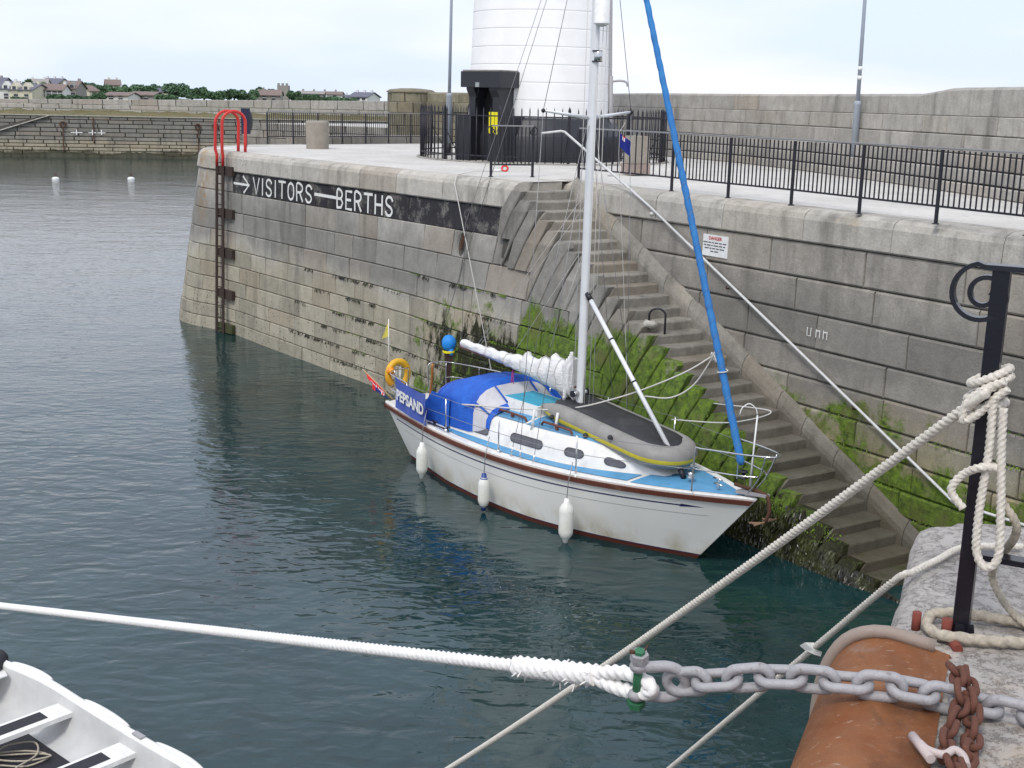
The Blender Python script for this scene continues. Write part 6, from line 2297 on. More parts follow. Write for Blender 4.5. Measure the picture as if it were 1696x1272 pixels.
# ---- mooring lines of the yacht
def line(name, lab, pts, r_, mat=M_ROPEW, cat='rope', group=None, twist=False, n=6):
    t = thing(name, pts[0], lab, cat, group)
    m_ = MB()
    if twist: m_.tube(pts, r_, 9, lobes=3, depth=.30, pitch=r_ * 6.2)
    else: m_.tube(pts, r_, n)
    obj('strand', m_, mat, t)
    return t


hoop = P_s(sn(13) + .15, 1.22, zn(13) + .25)
br = at(1188, 592, 2.9)
ml1 = [W2(4.85, -.1, 1.70), W2(5.6, -.2, 2.05)]
line('mooring_line', 'white rope from the yacht mast up to the knot beside the furled blue sail', catmull([W2(2.7, -.95, 1.55), W2(4.6, -.4, 1.78), W2(5.6, .1, 2.12), W2(6.6, .5, 2.65), W2(7.05, .8, 3.02)], .1), .014)
line('mooring_line', 'second white rope looping from the pole up to the knot beside the blue sail', catmull([W2(6.15, .2, 2.25), W2(6.45, .5, 2.25), W2(6.75, .7, 2.5), W2(7.05, .8, 3.02)], .08), .013)
kn = thing('rope_knot', W2(7.05, .8, 3.02), 'white knot of rope ends tied to a line beside the furled blue sail', 'knot')
m1 = MB(); c_ = W2(7.05, .8, 3.02)
for k in range(5): m1.tube(catmull([c_ + Vector((rc_.uniform(-.05, .05), rc_.uniform(-.04, .04), rc_.uniform(-.06, .06))), c_ + Vector((rc_.uniform(-.05, .08), 0, rc_.uniform(-.05, .08))), c_ + Vector((rc_.uniform(-.1, .1), 0, rc_.uniform(-.16, -.02)))], .03), .013, 6)
obj('knot', m1, M_ROPEW, kn)
line('mooring_line', 'short white line looped round the furled blue sail beside the knot', catmull([W2(7.05, .8, 3.02), W2(7.5, .4, 3.02)] + [W2(7.97 + .075 * math.cos(a), .075 * math.sin(a), 3.03 + .01 * a) for a in [R(120) - k * R(30) for k in range(14)]], .03), .010)
line('mooring_line', 'white stern line from the quay shackle down to the far side rail of the yacht', [Vector((-.33, 29.0, 5.27)), Vector((-.95, 28.4, 5.29)), Vector((-1.30, 27.0, 5.28)), Vector((-1.33, 26.9, 5.1)), W2(.9, 1.05, 1.62)], .010)
line('mooring_line', 'taut bow line from the foredeck of the yacht back towards the steps', catmull([W2(6.1, .9, 1.75), W2(7.3, 1.0, 1.95), W2(8.1, 1.0, 2.3), P_s(sn(19), 1.35, zn(19))], .1), .011)
# ================================================================= NEAR QUAY
M_ROPEB = NT('creamy_twisted_rope')
M_ROPEB = M_ROPEB.out(M_ROPEB.mix(M_ROPEB.rng(M_ROPEB.noise(90, 4, .7, M_ROPEB.pos()), .35, .7), (.74, .70, .62), (.50, .45, .38)), .9, M_ROPEB.bump(M_ROPEB.noise(220, 3, .7, M_ROPEB.pos()), .5, .003))
M_ROPEOLD = plain('weathered_tan_rope', (.44, .39, .31), .95, scale=50, bump=.3, var=.3)
M_ROPETHICK = plain('thick_white_rope', (.84, .82, .79), .85, scale=60, bump=.3, var=.1)

EO, ED = Vector((1.24, 3.75)), Vector((.38, .925))
EN = Vector((-.925, .38))


def E3(al, out, z):
    q = EO + ED * al + EN * out
    return Vector((q.x, q.y, z))


nq = thing('near_quay', E3(0, -.5, 0), 'pale pitted stone corner of the near quay at the lower right', 'quay')
rn = random.Random(17)
m1 = MB()
# outline of the top: corner at the far end, worn edges
out_l = [E3(a, .0 + rn.uniform(-.008, .012), 0) for a in [-3.2 + .14 * i for i in range(28)]]
cor = [Vector((1.545, 4.52, 0)), Vector((1.60, 4.66, 0)), Vector((1.66, 4.72, 0)), Vector((1.75, 4.735, 0)), Vector((1.80, 4.775, 0)), Vector((1.92, 4.78, 0)), Vector((2.1, 4.74, 0)), Vector((2.6, 4.55, 0)), Vector((3.4, 4.25, 0)), Vector((5.0, 3.7, 0))]
edge = [q for q in out_l if q.y < 4.48] + cor
N_e = len(edge)


def inw(i, d):
    a, b = edge[max(i - 1, 0)], edge[min(i + 1, N_e - 1)]
    t = (b - a).normalized()
    return edge[i] + Vector((t.y, -t.x, 0)) * d


core_pt = Vector((4.2, .2, 0))
rows = []
prof = [(-.10, -4.5), (-.02, -.60), (.0, -.35), (.0, -.12), (.012, -.05), (.035, -.018), (.07, -.004), (.14, .0)]
for d, dz in prof:
    rows.append([Vector((inw(i, d + (rn.uniform(-.006, .006) if dz > -.5 else 0)).x, inw(i, d).y, DECK + dz + (rn.uniform(-.003, .003) if -.1 < dz < -.001 else 0))) for i in range(N_e)])
for k in (.12, .3, .55, .8, 1.0):
    rows.append([Vector((inw(i, .14).lerp(core_pt, k).x, inw(i, .14).lerp(core_pt, k).y, DECK + rn.uniform(-.002, .003))) for i in range(N_e)])
m1.grid(rows, smooth=True)
obj('corner_stone', m1, M_NEAR, nq)

# rusty rounded steel plate over the edge
mr = NT('rusty_orange_steel')
pr_ = mr.pos()
ra = mr.noise(3.2, 6, .65, pr_)
rb = mr.noise(14, 6, .7, pr_)
cr2 = mr.mix(mr.rng(ra, .32, .66), (.19, .065, .024), (.28, .125, .055))
cr2 = mr.mix(mr.rng(rb, .45, .7, 0, .5), cr2, (.20, .10, .06))
cr2 = mr.mix(mr.rng(mr.noise(2.0, 4, .6, mr.scale(pr_, (2, 2, 1)), dist=.5), .55, .68, 0, .75), cr2, (.26, .175, .135))
cr2 = mr.mix(mr.rng(mr.noise(26, 4, .7, mr.scale(pr_, (1, 3, 1))), .62, .68, 0, .6), cr2, (.48, .38, .30))
cr2 = mr.mix(mr.rng(mr.noise(5, 5, .6, mr.scale(pr_, (3, 1, 1))), .60, .66, 0, .5), cr2, (.13, .065, .035))
cr2 = mr.mix(mr.rng(mr.noise(1.6, 5, .7, pr_, dist=1.0), .50, .62, 0, .65), cr2, (.12, .050, .024))
M_RUSTPL = mr.out(cr2, mr.rng(rb, .3, .7, .50, .8), mr.bump(rb, .4, .012), spec=.15)
pt_ = thing('edge_roller_plate', E3(-.8, 0, 5.2), 'rounded rusty orange steel plate curving over the edge of the near quay', 'steel plate')
pf = [(-.20, 5.262), (-.12, 5.272), (-.02, 5.285), (.05, 5.27), (.10, 5.235), (.135, 5.18), (.158, 5.11), (.168, 5.02), (.170, 4.9), (.170, 4.4)]
pf2 = [(q.x, q.y) for q in catmull([(a, b, 0) for a, b in pf], .03)]
m1 = MB()
m1.grid([[E3(al + .02 * math.sin(k * .5), o_, z_) for k, (o_, z_) in enumerate(pf2)] for al in [-3.0 + .14 * i for i in range(20)] + [-.25]])
m1.grid([[E3(-.25, o_, z_) for o_, z_ in pf2], [E3(-.25, o_ - .015, z_ - .02) for o_, z_ in pf2]], smooth=False)
obj('plate', m1, M_RUSTPL, pt_)
m1 = MB()
pf3 = [p_ for p_ in pf2 if p_[0] > -.17]
m1.tube([E3(-.25, o_ + .004, z_ + .014) for o_, z_ in pf3], .021, 10)
m1.v = [v for v in m1.v]
M_RIM = paint('grey_worn_rim', (.30, .24, .20), .6, (.42, .38, .34), 26, .7, .3)
obj('rim', m1, M_RIM, pt_)
for (x, y, r_, hgt) in ((1.297, 3.66, .014, .055), (1.372, 3.60, .016, .06)):
    m1 = MB(); m1.tube([(x, y, DECK - .01), (x, y, DECK + hgt)], r_, 10)
    if r_ > .015: m1.tube([(x, y, DECK - .01), (x - .0, y - .03, DECK + .012), (x - .0, y - .11, DECK + .008)], .016, 8)
    obj('bolt', m1, paint('red_rust_bolt', (.20, .045, .03), .7, (.3, .12, .08), 30, .5), pt_)

# near railing with scrolled end
nr_ = thing('near_railing', (1.42, 3.61, DECK), 'thick black iron railing with a scrolled end standing on the near quay', 'railing')
PB, PT_ = Vector((1.42, 3.61, DECK - .01)), Vector((1.405, 3.555, DECK + 1.165))
RDv = Vector((.136, -.073, 0)).normalized()


def bar(mb_, a, b, hw1, hw2, dirx):
    a, b = Vector(a), Vector(b)
    t = (b - a).normalized()
    u_ = (dirx - t * dirx.dot(t)).normalized(); v_2 = t.cross(u_)
    return mb_.hexa([a - u_ * hw1 - v_2 * hw2, a + u_ * hw1 - v_2 * hw2, a + u_ * hw1 + v_2 * hw2, a - u_ * hw1 + v_2 * hw2, b - u_ * hw1 - v_2 * hw2, b + u_ * hw1 - v_2 * hw2, b + u_ * hw1 + v_2 * hw2, b - u_ * hw1 + v_2 * hw2])


M_NEARIRON = NT('glossy_black_iron')
ni = M_NEARIRON.noise(40, 5, .7, M_NEARIRON.pos())
ni2 = M_NEARIRON.noise(7, 4, .7, M_NEARIRON.pos())
M_NEARIRON = M_NEARIRON.out(M_NEARIRON.mix(M_NEARIRON.rng(ni2, .60, .75, 0, .35), (.008, .008, .014), (.05, .035, .04)), .28, M_NEARIRON.bump(ni, .18, .004))
obj('post', bar(MB(), PB, PT_, .024, .024, RDv), M_NEARIRON, nr_)
m1 = MB(); m1.add([PB + Vector((dx, dy, dz)) for dx, dy, dz in ((-.035, -.035, .01), (.035, -.035, .01), (.035, .035, .01), (-.035, .035, .01), (-.028, -.028, .06), (.028, -.028, .06), (.028, .028, .06), (-.028, .028, .06))], BOXF)
obj('post_foot', m1, M_RUSTY if False else M_NEARIRON, nr_)
P2B, P2T = PB + RDv * .175 + Vector((0, 0, .30)), PT_ + RDv * .175
obj('baluster', bar(MB(), PB + RDv * .172 + Vector((0, 0, .29)), P2T, .013, .013, RDv), M_NEARIRON, nr_)
for k in range(2, 8):
    obj('baluster', bar(MB(), PB + RDv * .172 * k + Vector((0, 0, .29)), PT_ + RDv * .172 * k, .013, .013, RDv), M_NEARIRON, nr_)
obj('bottom_rail', bar(MB(), PB + Vector((0, 0, .285)), PB + RDv * 1.4 + Vector((0, 0, .285)), .026, .009, Vector((-RDv.y, RDv.x, 0))), M_NEARIRON, nr_)
obj('top_rail', bar(MB(), PT_ - RDv * .045, PT_ + RDv * 1.4, .028, .0075, Vector((-RDv.y, RDv.x, 0))), M_NEARIRON, nr_)
m1 = MB()
rows = []
cxs = PT_ - RDv * .050 - Vector((0, 0, .083))
nsd = Vector((-RDv.y, RDv.x, 0))
for k in range(60):
    t = k / 59
    th = R(88) + t * R(680)
    r_ = .083 * (1 - t) ** .9 + .010
    if k < 1: r_ = .083
    c_ = cxs + RDv * (math.cos(th) * r_ + .015 * t) + Vector((0, 0, math.sin(th) * r_))
    rd_ = RDv * math.cos(th) + Vector((0, 0, math.sin(th)))
    hh = .0068
    wd2 = .020 * (1 - .45 * t)
    rows.append([c_ - nsd * wd2 - rd_ * hh, c_ + nsd * wd2 - rd_ * hh, c_ + nsd * wd2 + rd_ * hh, c_ - nsd * wd2 + rd_ * hh])
m1.grid(rows, close=True, smooth=False)
obj('scroll', m1, M_NEARIRON, nr_)


# ---- ropes in front
def trope(name, lab, pts, r_, mat=M_ROPEB, step=.01, cat='rope', pitch=None, group=None, part='strands'):
    t = thing(name, pts[0], lab, cat, group)
    m_ = MB(); m_.tube(catmull(pts, step), r_, 12, lobes=3, depth=.42, pitch=pitch or r_ * 7)
    obj(part, m_, mat, t)
    return t


# knot on the post
kp = lambda f: PB.lerp(PT_, f)
kc_ = kp(.70)
tk = thing('hitched_rope', kc_, 'creamy twisted rope hitched round the near black post, its tail in a hanging loop', 'rope')


def ringpts(c, r_, tilt, a0, a1, n=14, sq=1.0):
    o_ = []
    for i in range(n + 1):
        a = a0 + (a1 - a0) * i / n
        o_.append(c + RDv * (math.cos(a) * r_) - nsd * 0 + nsd * (math.sin(a) * r_ * sq) + Vector((0, 0, tilt * math.cos(a))))
    return o_


m1 = MB()
m1.tube(catmull(ringpts(kc_ + Vector((0, 0, .03)), .052, .028, 0, 2 * math.pi, 14), .0045), .0118, 12, lobes=3, depth=.42, pitch=.055)
m1.tube(catmull(ringpts(kc_ + Vector((0, 0, -.005)), .056, .040, 0, 2 * math.pi, 14), .0045), .0118, 12, lobes=3, depth=.42, pitch=.055)
m1.tube(catmull(ringpts(kc_ + Vector((0, 0, -.055)), .050, .010, R(-200), R(60), 12), .0045), .0118, 12, lobes=3, depth=.42, pitch=.055)
obj('hitch', m1, M_ROPEB, tk)
fz = -nsd if (-nsd).y < 0 else nsd           # towards the camera
k0 = kc_ + fz * .058
m1 = MB()
m1.tube(catmull([k0 + RDv * .05 + Vector((0, 0, .03)), k0 - RDv * .005, k0 - RDv * .05 + Vector((0, 0, -.05)), k0 - RDv * .055 + Vector((0, 0, -.10)), k0 - RDv * .02 + Vector((0, 0, -.08)), k0 + RDv * .03 + Vector((0, 0, -.02)), k0 + RDv * .06 + Vector((0, 0, .01))], .0045), .0118, 12, lobes=3, depth=.42, pitch=.055)
obj('turn', m1, M_ROPEB, tk)
dn = Vector((0, 0, -1))
m1 = MB()
s1_ = k0 + RDv * .022 + dn * .03
m1.tube(catmull([s1_, s1_ + dn * .15 + RDv * .004, s1_ + dn * .33 - RDv * .004, s1_ + dn * .46 + RDv * .0, s1_ + dn * .51 + RDv * .03, s1_ + dn * .47 + RDv * .062, s1_ + dn * .33 + RDv * .055, s1_ + dn * .15 + RDv * .038, s1_ + dn * .02 + RDv * .03], .0045), .0118, 12, lobes=3, depth=.42, pitch=.055)
obj('hanging_loop', m1, M_ROPEB, tk)
m1 = MB()
s2_ = s1_ + dn * .20
m1.tube(catmull([s2_ + RDv * .03, s2_ - RDv * .01 + fz * .02, s2_ - RDv * .055 + dn * .03, s2_ - RDv * .085 + dn * .07, s2_ - RDv * .085 + dn * .10, s2_ - RDv * .05 + dn * .14], .0045), .0118, 12, lobes=3, depth=.42, pitch=.055)
obj('side_turn', m1, M_ROPEB, tk)
m1 = MB()
m1.tube(catmull([s1_ + dn * .30 + RDv * .05 - fz * .02, s1_ + dn * .40 + RDv * .10 - fz * .05, Vector((1.56, 3.76, 5.40)), Vector((1.62, 3.66, 5.29)), Vector((1.72, 3.58, 5.27)), Vector((1.80, 3.62, 5.268)), Vector((1.78, 3.72, 5.268)), Vector((1.68, 3.74, 5.268)), Vector((1.62, 3.66, 5.275))], .0045), .0118, 12, lobes=3, depth=.42, pitch=.055)
obj('tail', m1, M_ROPEOLD, tk)
# taut line from the hitch down to the left
A_ = k0 - RDv * .045 + dn * .055
Bq = Vector((-.447, 7.0, 2.80))
Cq = A_ + (Bq - A_) * 1.62
pts = [A_.lerp(Cq, i / 12) - Vector((0, 0, .10 * 4 * (i / 12) * (1 - i / 12))) for i in range(13)]
trope('taut_rope', 'long taut twisted rope running down left from the black post, the upper of two', [k0 + RDv * .0 + Vector((0, 0, -.01)), A_] + pts[1:], .0145, step=.006, pitch=.066)
# second line over the quay edge
l2 = [Vector((1.92, 4.38, 5.272)), Vector((1.70, 4.36, 5.272)), Vector((1.55, 4.22, 5.272)), Vector((1.42, 4.10, 5.268)), Vector((1.36, 4.10, 5.235))]
c2 = Vector((.863, 5.8, 3.51))
for i in range(1, 9):
    l2.append(l2[4].lerp(l2[4] + (c2 - l2[4]) * 1.7, i / 8))
trope('taut_rope', 'lower twisted rope coming over the quay edge with a scrap of white tag tied on', l2, .0115, step=.006, pitch=.058)
q = aty(1345, 1086, 4.62)
lt = l2[4].lerp(c2, .28)
tg = thing('white_tag', lt, 'scrap of white plastic caught on the lower taut rope', 'tag')
m1 = MB()
c_ = lt + Vector((0, -.015, .005))
m1.add([c_ + Vector(v) for v in ((-.055, 0, .012), (-.038, -.01, .03), (.0, 0, .026), (.012, -.01, .0), (.035, 0, -.012), (.03, 0, -.03), (.0, -.01, -.018), (-.035, 0, -.004))] + [c_ + Vector((0, -.012, 0))], [(i, (i + 1) % 8, 8) for i in range(8)])
m1.add([Vector(v) + Vector((0, .006, 0)) for v in m1.v[:9]], [((i + 1) % 8, i, 8) for i in range(8)])
obj('tag', m1, M_WHITE, tg)
# old rope eye round the bolts
trope('old_rope', 'weathered tan rope looped round the rusty bolts along the quay', [Vector((2.6, 3.40, 5.272)), Vector((2.0, 3.55, 5.272)), Vector((1.62, 3.68, 5.272)), Vector((1.46, 3.69, 5.29)), Vector((1.36, 3.69, 5.285)), Vector((1.32, 3.62, 5.275)), Vector((1.335, 3.56, 5.275)), Vector((1.36, 3.535, 5.28)), Vector((1.47, 3.52, 5.275)), Vector((1.66, 3.50, 5.272)), Vector((2.1, 3.36, 5.272)), Vector((2.6, 3.2, 5.272))], .017, M_ROPEOLD, step=.012, pitch=.15)

# thick white mooring rope with spliced eye
SH = aty(1070, 1128, 3.26)
far_ = Vector((-3.07, 7.0, 3.80))
dr_ = (far_ - SH).normalized()
xr = Vector((1, 0, 0)); upv = Vector((0, 0, 1))
tw = thing('thick_rope', SH + dr_ * .3, 'thick white mooring rope stretched across the foreground ending in a spliced eye', 'rope')
m1 = MB()
fp_ = SH + dr_ * .42
pts = [fp_.lerp(fp_ + (far_ - fp_) * 1.75, i / 14) for i in range(15)]
m1.tube(catmull(pts, .007), .0200, 9, lobes=3, depth=.40, pitch=.085)
obj('strands', m1, M_ROPETHICK, tw)
m1 = MB()
sp0 = SH + dr_ * .56
m1.tube(catmull([sp0, SH + dr_ * .50, SH + dr_ * .40, SH + dr_ * .30, SH + dr_ * .20], .006), [.024, .027] + [.031] * 400 if False else .031, 14, lobes=5, depth=.34, pitch=.17)
obj('splice', m1, M_ROPETHICK, tw)
e0 = SH + dr_ * .22
upper = [e0, e0 - dr_ * .07 + upv * .014, e0 - dr_ * .14 + upv * .018, e0 - dr_ * .21 + upv * .004, e0 - dr_ * .245 - upv * .025, e0 - dr_ * .20 - upv * .040, e0 - dr_ * .12 - upv * .034, e0 - dr_ * .05 - upv * .018, e0]
m1 = MB(); m1.tube(catmull(upper, .006), .0200, 12, lobes=3, depth=.40, pitch=.10)
obj('eye', m1, M_ROPETHICK, tw)
m1 = MB(); m1.tube(catmull([q_ + Vector((0, .010, -.002)) for q_ in upper[2:7]], .008), .017, 10)
obj('thimble', m1, M_GALV, tw)
rr5 = random.Random(8)
m1 = MB()
for s_ in (.20, .28, .36, .52):
    c_ = SH + dr_ * s_
    for k in range(5):
        d_ = Vector((rr5.uniform(-1, 1), rr5.uniform(-.6, .2), rr5.uniform(-1, .4))).normalized()
        m1.tube([c_ + d_ * .025, c_ + d_ * rr5.uniform(.045, .06)], .0025, 4)
obj('loose_ends', m1, M_ROPETHICK, tw)

# big shackle
sk = thing('anchor_shackle', SH, 'large galvanised shackle with green painted bolt joining the thick rope to the chain', 'shackle')
PXv = Vector((1, -.05, -.01)).normalized()
m1 = MB()
b0 = SH - PXv * .012
pts = [b0 + upv * .052 - PXv * .012, b0 + upv * .052 + PXv * .02, b0 + upv * .056 + PXv * .07, b0 + upv * .040 + PXv * .105, b0 + PXv * .125, b0 - upv * .040 + PXv * .105, b0 - upv * .056 + PXv * .07, b0 - upv * .052 + PXv * .02, b0 - upv * .052 - PXv * .012]
tilt = Matrix.Rotation(R(14), 3, PXv)
pts = [SH + tilt @ (q_ - SH) for q_ in pts]
m1.tube(catmull(pts, .006), .0165, 12)
for q_ in (pts[0], pts[-1]): m1.ball(q_, .027, (1, 1, .75), 12)
obj('bow', m1, M_GALV, sk)
ax = (pts[0] - pts[-1]).normalized()
M_GREEN = paint('green_bolt_paint', (.03, .15, .07), .5, (.25, .28, .25), 40, .5)
m1 = MB(); m1.tube([pts[-1] - ax * .035, pts[0] + ax * .04], .0135, 12)
obj('bolt', m1, M_GREEN, sk)


def hexnut(c, a, r_, h_, mat, name):
    u_ = a.orthogonal().normalized(); v_2 = a.cross(u_)
    m_ = MB()
    p0 = [c + (u_ * math.cos(k * math.pi / 3) + v_2 * math.sin(k * math.pi / 3)) * r_ for k in range(6)]
    m_.prism(p0, a * h_)
    obj(name, m_, mat, sk)


hexnut(pts[0] + ax * .020, ax, .027, .026, M_GALV, 'nut')
hexnut(pts[0] + ax * .046, ax, .016, .010, M_GREEN, 'bolt_end')
hexnut(pts[-1] - ax * .040, ax, .027, .020, M_GREEN, 'bolt_head')
m1 = MB(); c_ = pts[0] + ax * .05; m1.tube([c_ - PXv * .028, c_ - PXv * .012], .006, 6); m1.tube([c_ + PXv * .012, c_ + PXv * .022 + upv * .022], .0025, 5)
obj('split_pin', m1, M_RUSTY, sk)


# chains
def link_mesh(L_, W_, r_, n=26, name='chain_link', mat=M_GALV):
    m_ = MB()
    h_ = W_ / 2 - r_; l_ = L_ / 2 - W_ / 2
    pts = []
    for k in range(n // 2 + 1):
        a = -math.pi / 2 + math.pi * k / (n // 2); pts.append((l_ + h_ * math.cos(a), h_ * math.sin(a), 0))
    for k in range(n // 2 + 1):
        a = math.pi / 2 + math.pi * k / (n // 2); pts.append((-l_ + h_ * math.cos(a), h_ * math.sin(a), 0))
    m_.tube(pts, r_, 10, closed=True)
    return mesh_of(name, m_, mat, (0, 0, 0))


def lay_chain(t, me, path, pitch, twist0=0.0, wob=0.0, seed=1, base_up=Vector((0, 0, 1))):
    pp_ = catmull(path, .004)
    rg_ = random.Random(seed)
    acc_, nxt, k = 0.0, pitch / 2, 0
    for a, b in zip(pp_[:-1], pp_[1:]):
        d = (b - a).length
        while acc_ + d >= nxt:
            q_ = a.lerp(b, (nxt - acc_) / d)
            t_ = (b - a).normalized()
            u_ = (base_up - t_ * base_up.dot(t_)).normalized()
            ang = twist0 + (math.pi / 2 if k % 2 else 0) + rg_.uniform(-wob, wob)
            y_ = Matrix.Rotation(ang, 3, t_) @ u_
            z_ = t_.cross(y_)
            mt_ = Matrix((t_, y_, z_)).transposed().to_euler()
            inst(me, 'chain_link', t, q_, rot=mt_)
            nxt += pitch; k += 1
        acc_ += d


gc = thing('grey_chain', SH + PXv * .2, 'heavy grey galvanised chain running from the shackle over the rusty plate', 'chain')
GL_ = link_mesh(.150, .094, .0145)
gpath = [SH + PXv * .075, aty(1200, 1126, 3.20), aty(1290, 1121, 3.17), Vector((.93, 3.12, 5.322)), Vector((1.0, 3.10, 5.325)), Vector((1.10, 3.085, 5.322)), Vector((1.20, 3.08, 5.300)), Vector((1.30, 3.075, 5.285)), Vector((1.42, 3.03, 5.280)), Vector((1.65, 2.95, 5.280)), Vector((1.95, 2.85, 5.28))]
lay_chain(gc, GL_, gpath, .0880, twist0=R(12), wob=.12, seed=3)
rc2 = thing('rusty_chain', Vector((1.24, 3.15, 5.3)), 'smaller red rusty chain draped down beside the steel plate', 'chain')
RL_ = link_mesh(.090, .058, .0095, name='chain_link', mat=paint('red_rusted_chain', (.12, .045, .028), .8, (.24, .11, .07), 60, .6, .4))
lay_chain(rc2, RL_, [Vector((1.250, 3.20, 5.335)), Vector((1.235, 3.12, 5.345)), Vector((1.215, 3.03, 5.315)), Vector((1.165, 2.95, 5.295)), Vector((1.125, 2.87, 5.29)), Vector((1.10, 2.79, 5.288)), Vector((1.09, 2.70, 5.285))], .0560, twist0=.6, wob=.5, seed=6)
lay_chain(rc2, RL_, [Vector((1.275, 3.17, 5.335)), Vector((1.255, 3.10, 5.335)), Vector((1.235, 3.0, 5.31)), Vector((1.21, 2.93, 5.288)), Vector((1.185, 2.86, 5.285)), Vector((1.155, 2.80, 5.285)), Vector((1.125, 2.75, 5.285)), Vector((1.11, 2.66, 5.285))], .0560, twist0=.2, wob=.5, seed=9)
ws = thing('small_shackle', Vector((1.07, 2.80, 5.30)), 'small pale shackle at the lower end of the rusty chain', 'shackle')
m1 = MB(); m1.tube(catmull([Vector((1.045, 2.84, 5.30)), Vector((1.055, 2.80, 5.302)), Vector((1.085, 2.775, 5.305)), Vector((1.115, 2.79, 5.31)), Vector((1.13, 2.77, 5.305)), Vector((1.125, 2.73, 5.30))], .006), .0105, 10); m1.tube([Vector((1.04, 2.88, 5.298)), Vector((1.048, 2.76, 5.30))], .012, 10)
obj('bow', m1, paint('pale_pink_galvanised', (.50, .42, .40), .6, (.3, .2, .17), 40, .5), ws)

# ================================================================= ROWING BOAT
RO, RE, RM_ = Vector((-5.45, 12.93)), Vector((.755, -.656)), Vector((-.656, -.755))
rb_ = thing('rowing_boat', (RO.x + RE.x * 1.8 + RM_.x * .7, RO.y + RE.y * 1.8 + RM_.y * .7, 0), 'white open rowing boat with thwarts at the lower left corner', 'rowing boat')


def RB(t, w_, z): return Vector((RO.x + RE.x * t + RM_.x * w_, RO.y + RE.y * t + RM_.y * w_, z))


RW = .78     # half beam


def rplan(t):     # half-breadth at t
    if t < .9: return RW * (.78 + .22 * math.sin(math.pi / 2 * max(0, (t + .25) / 1.15)))
    if t < 3.0: return RW
    return max(.02, RW * (1 - ((t - 3.0) / 2.0) ** 2.2))


ts = [-.25 + .12 * i for i in range(45)]
ts = [t for t in ts if t < 4.98]


def rrow(t, scale_, z): return [RB(t, RW - rplan(t) * scale_, z), RB(t, RW + rplan(t) * scale_, z)]


def sheer(t): return .52 + .05 * ((t - 1.6) / 2) ** 2


def section(t, inner):
    b = rplan(t); zz = sheer(t)
    k = b / RW
    if inner:
        pr2 = [(b - .10, zz + .0), (b - .115, zz - .05), (b - .13, .36), (b - .20, .20), (b * .55, .13), (0, .12)]
    else:
        pr2 = [(b - .10, zz + .0), (b - .08, zz + .03), (b - .03, zz + .038), (b, zz + .015), (b + .005, zz - .03), (b - .02, .30), (b - .07, .10), (b * .75, -.10), (0, -.2)]
    return pr2


for inner, nm in ((True, 'inner_shell'), (False, 'hull')):
    rows = []
    for t in ts:
        pr2 = section(t, inner)
        row = [RB(t, RW - max(o_, 0), z) for o_, z in pr2] + [RB(t, RW + max(o_, 0), z) for o_, z in pr2[::-1][1:]]
        rows.append(row)
    m1 = MB(); m1.grid(rows)
    m1.add(rows[0], [tuple(range(len(rows[0])))[::-1]])
    if inner:
        m1 = MB(); m1.grid(rows)
    obj(nm, m1, M_GEL if not inner else plain('grubby_white_shell', (.56, .56, .55), .5, scale=3, dirt=((.35, .34, .32), .5)), rb_)
# transom
m1 = MB()
pr2 = section(-.25, False)
outl = [RB(-.25, RW - o_, z) for o_, z in pr2[1:]] + [RB(-.25, RW + o_, z) for o_, z in pr2[::-1][1:-1]]
m1.prism(outl, tuple(Vector((RE.x, RE.y, 0)) * .06)); obj('transom', m1, M_GEL, rb_)
# rubbing pads along the gunwale
for t0, t1 in ((-.05, .62), (1.28, 2.12), (2.62, 3.5)):
    m1 = MB()
    pts, rds = [], []
    for i in range(17):
        t = t0 + (t1 - t0) * i / 16
        pts.append(RB(t, RW - rplan(t) - .01, sheer(t) - .005)); rds.append(.05 * math.sin(math.pi * (i + .5) / 17) ** .4)
    m1.tube(pts, rds, 10); obj('rubbing_pad', m1, M_GEL, rb_)
M_BLACKPAD = plain('black_tread', (.015, .014, .02), .6, scale=20, bump=.2)
for t0 in (.95, 2.16):
    a = rplan(t0 + .15) - .12
    m1 = MB(); m1.hexa([RB(t0, RW - a, .37), RB(t0 + .30, RW - a, .37), RB(t0 + .30, RW + a, .37), RB(t0, RW + a, .37), RB(t0, RW - a, .42), RB(t0 + .30, RW - a, .42), RB(t0 + .30, RW + a, .42), RB(t0, RW + a, .42)])
    th_ = obj('thwart', m1, M_GEL, rb_)
    a2 = a - .24
    m1 = MB(); m1.hexa([RB(t0 + .05, RW - a2, .42), RB(t0 + .22, RW - a2, .42), RB(t0 + .22, RW + a2, .42), RB(t0 + .05, RW + a2, .42), RB(t0 + .05, RW - a2, .427), RB(t0 + .22, RW - a2, .427), RB(t0 + .22, RW + a2, .427), RB(t0 + .05, RW + a2, .427)])
    obj('black_pad', m1, M_BLACKPAD, th_)
m1 = MB(); m1.hexa([RB(.75, RW - .34, .135), RB(3.0, RW - .34, .135), RB(3.0, RW + .34, .135), RB(.75, RW + .34, .135), RB(.75, RW - .34, .16), RB(3.0, RW - .34, .16), RB(3.0, RW + .34, .16), RB(.75, RW + .34, .16)])
obj('floor_panel', m1, M_BLACKPAD, rb_)
m1 = MB(); m1.hexa([RB(-.19, RW - .60, .50), RB(.12, RW - .52, .50), RB(.12, RW + .52, .50), RB(-.19, RW + .60, .50), RB(-.19, RW - .60, .515), RB(.12, RW - .52, .515), RB(.12, RW + .52, .515), RB(-.19, RW + .60, .515)])
obj('stern_deck', m1, M_GEL, rb_)
m1 = MB(); m1.box(RB(2.42, RW - rplan(2.4) + .06, sheer(2.4) + .045), (.16, .06, .02), math.atan2(RE.y, RE.x)); obj('rowlock_plate', m1, M_GALV, rb_)
ob2 = thing('black_cover', RB(-.35, .55, .6), 'black cover at the far end of the white rowing boat', 'cover')
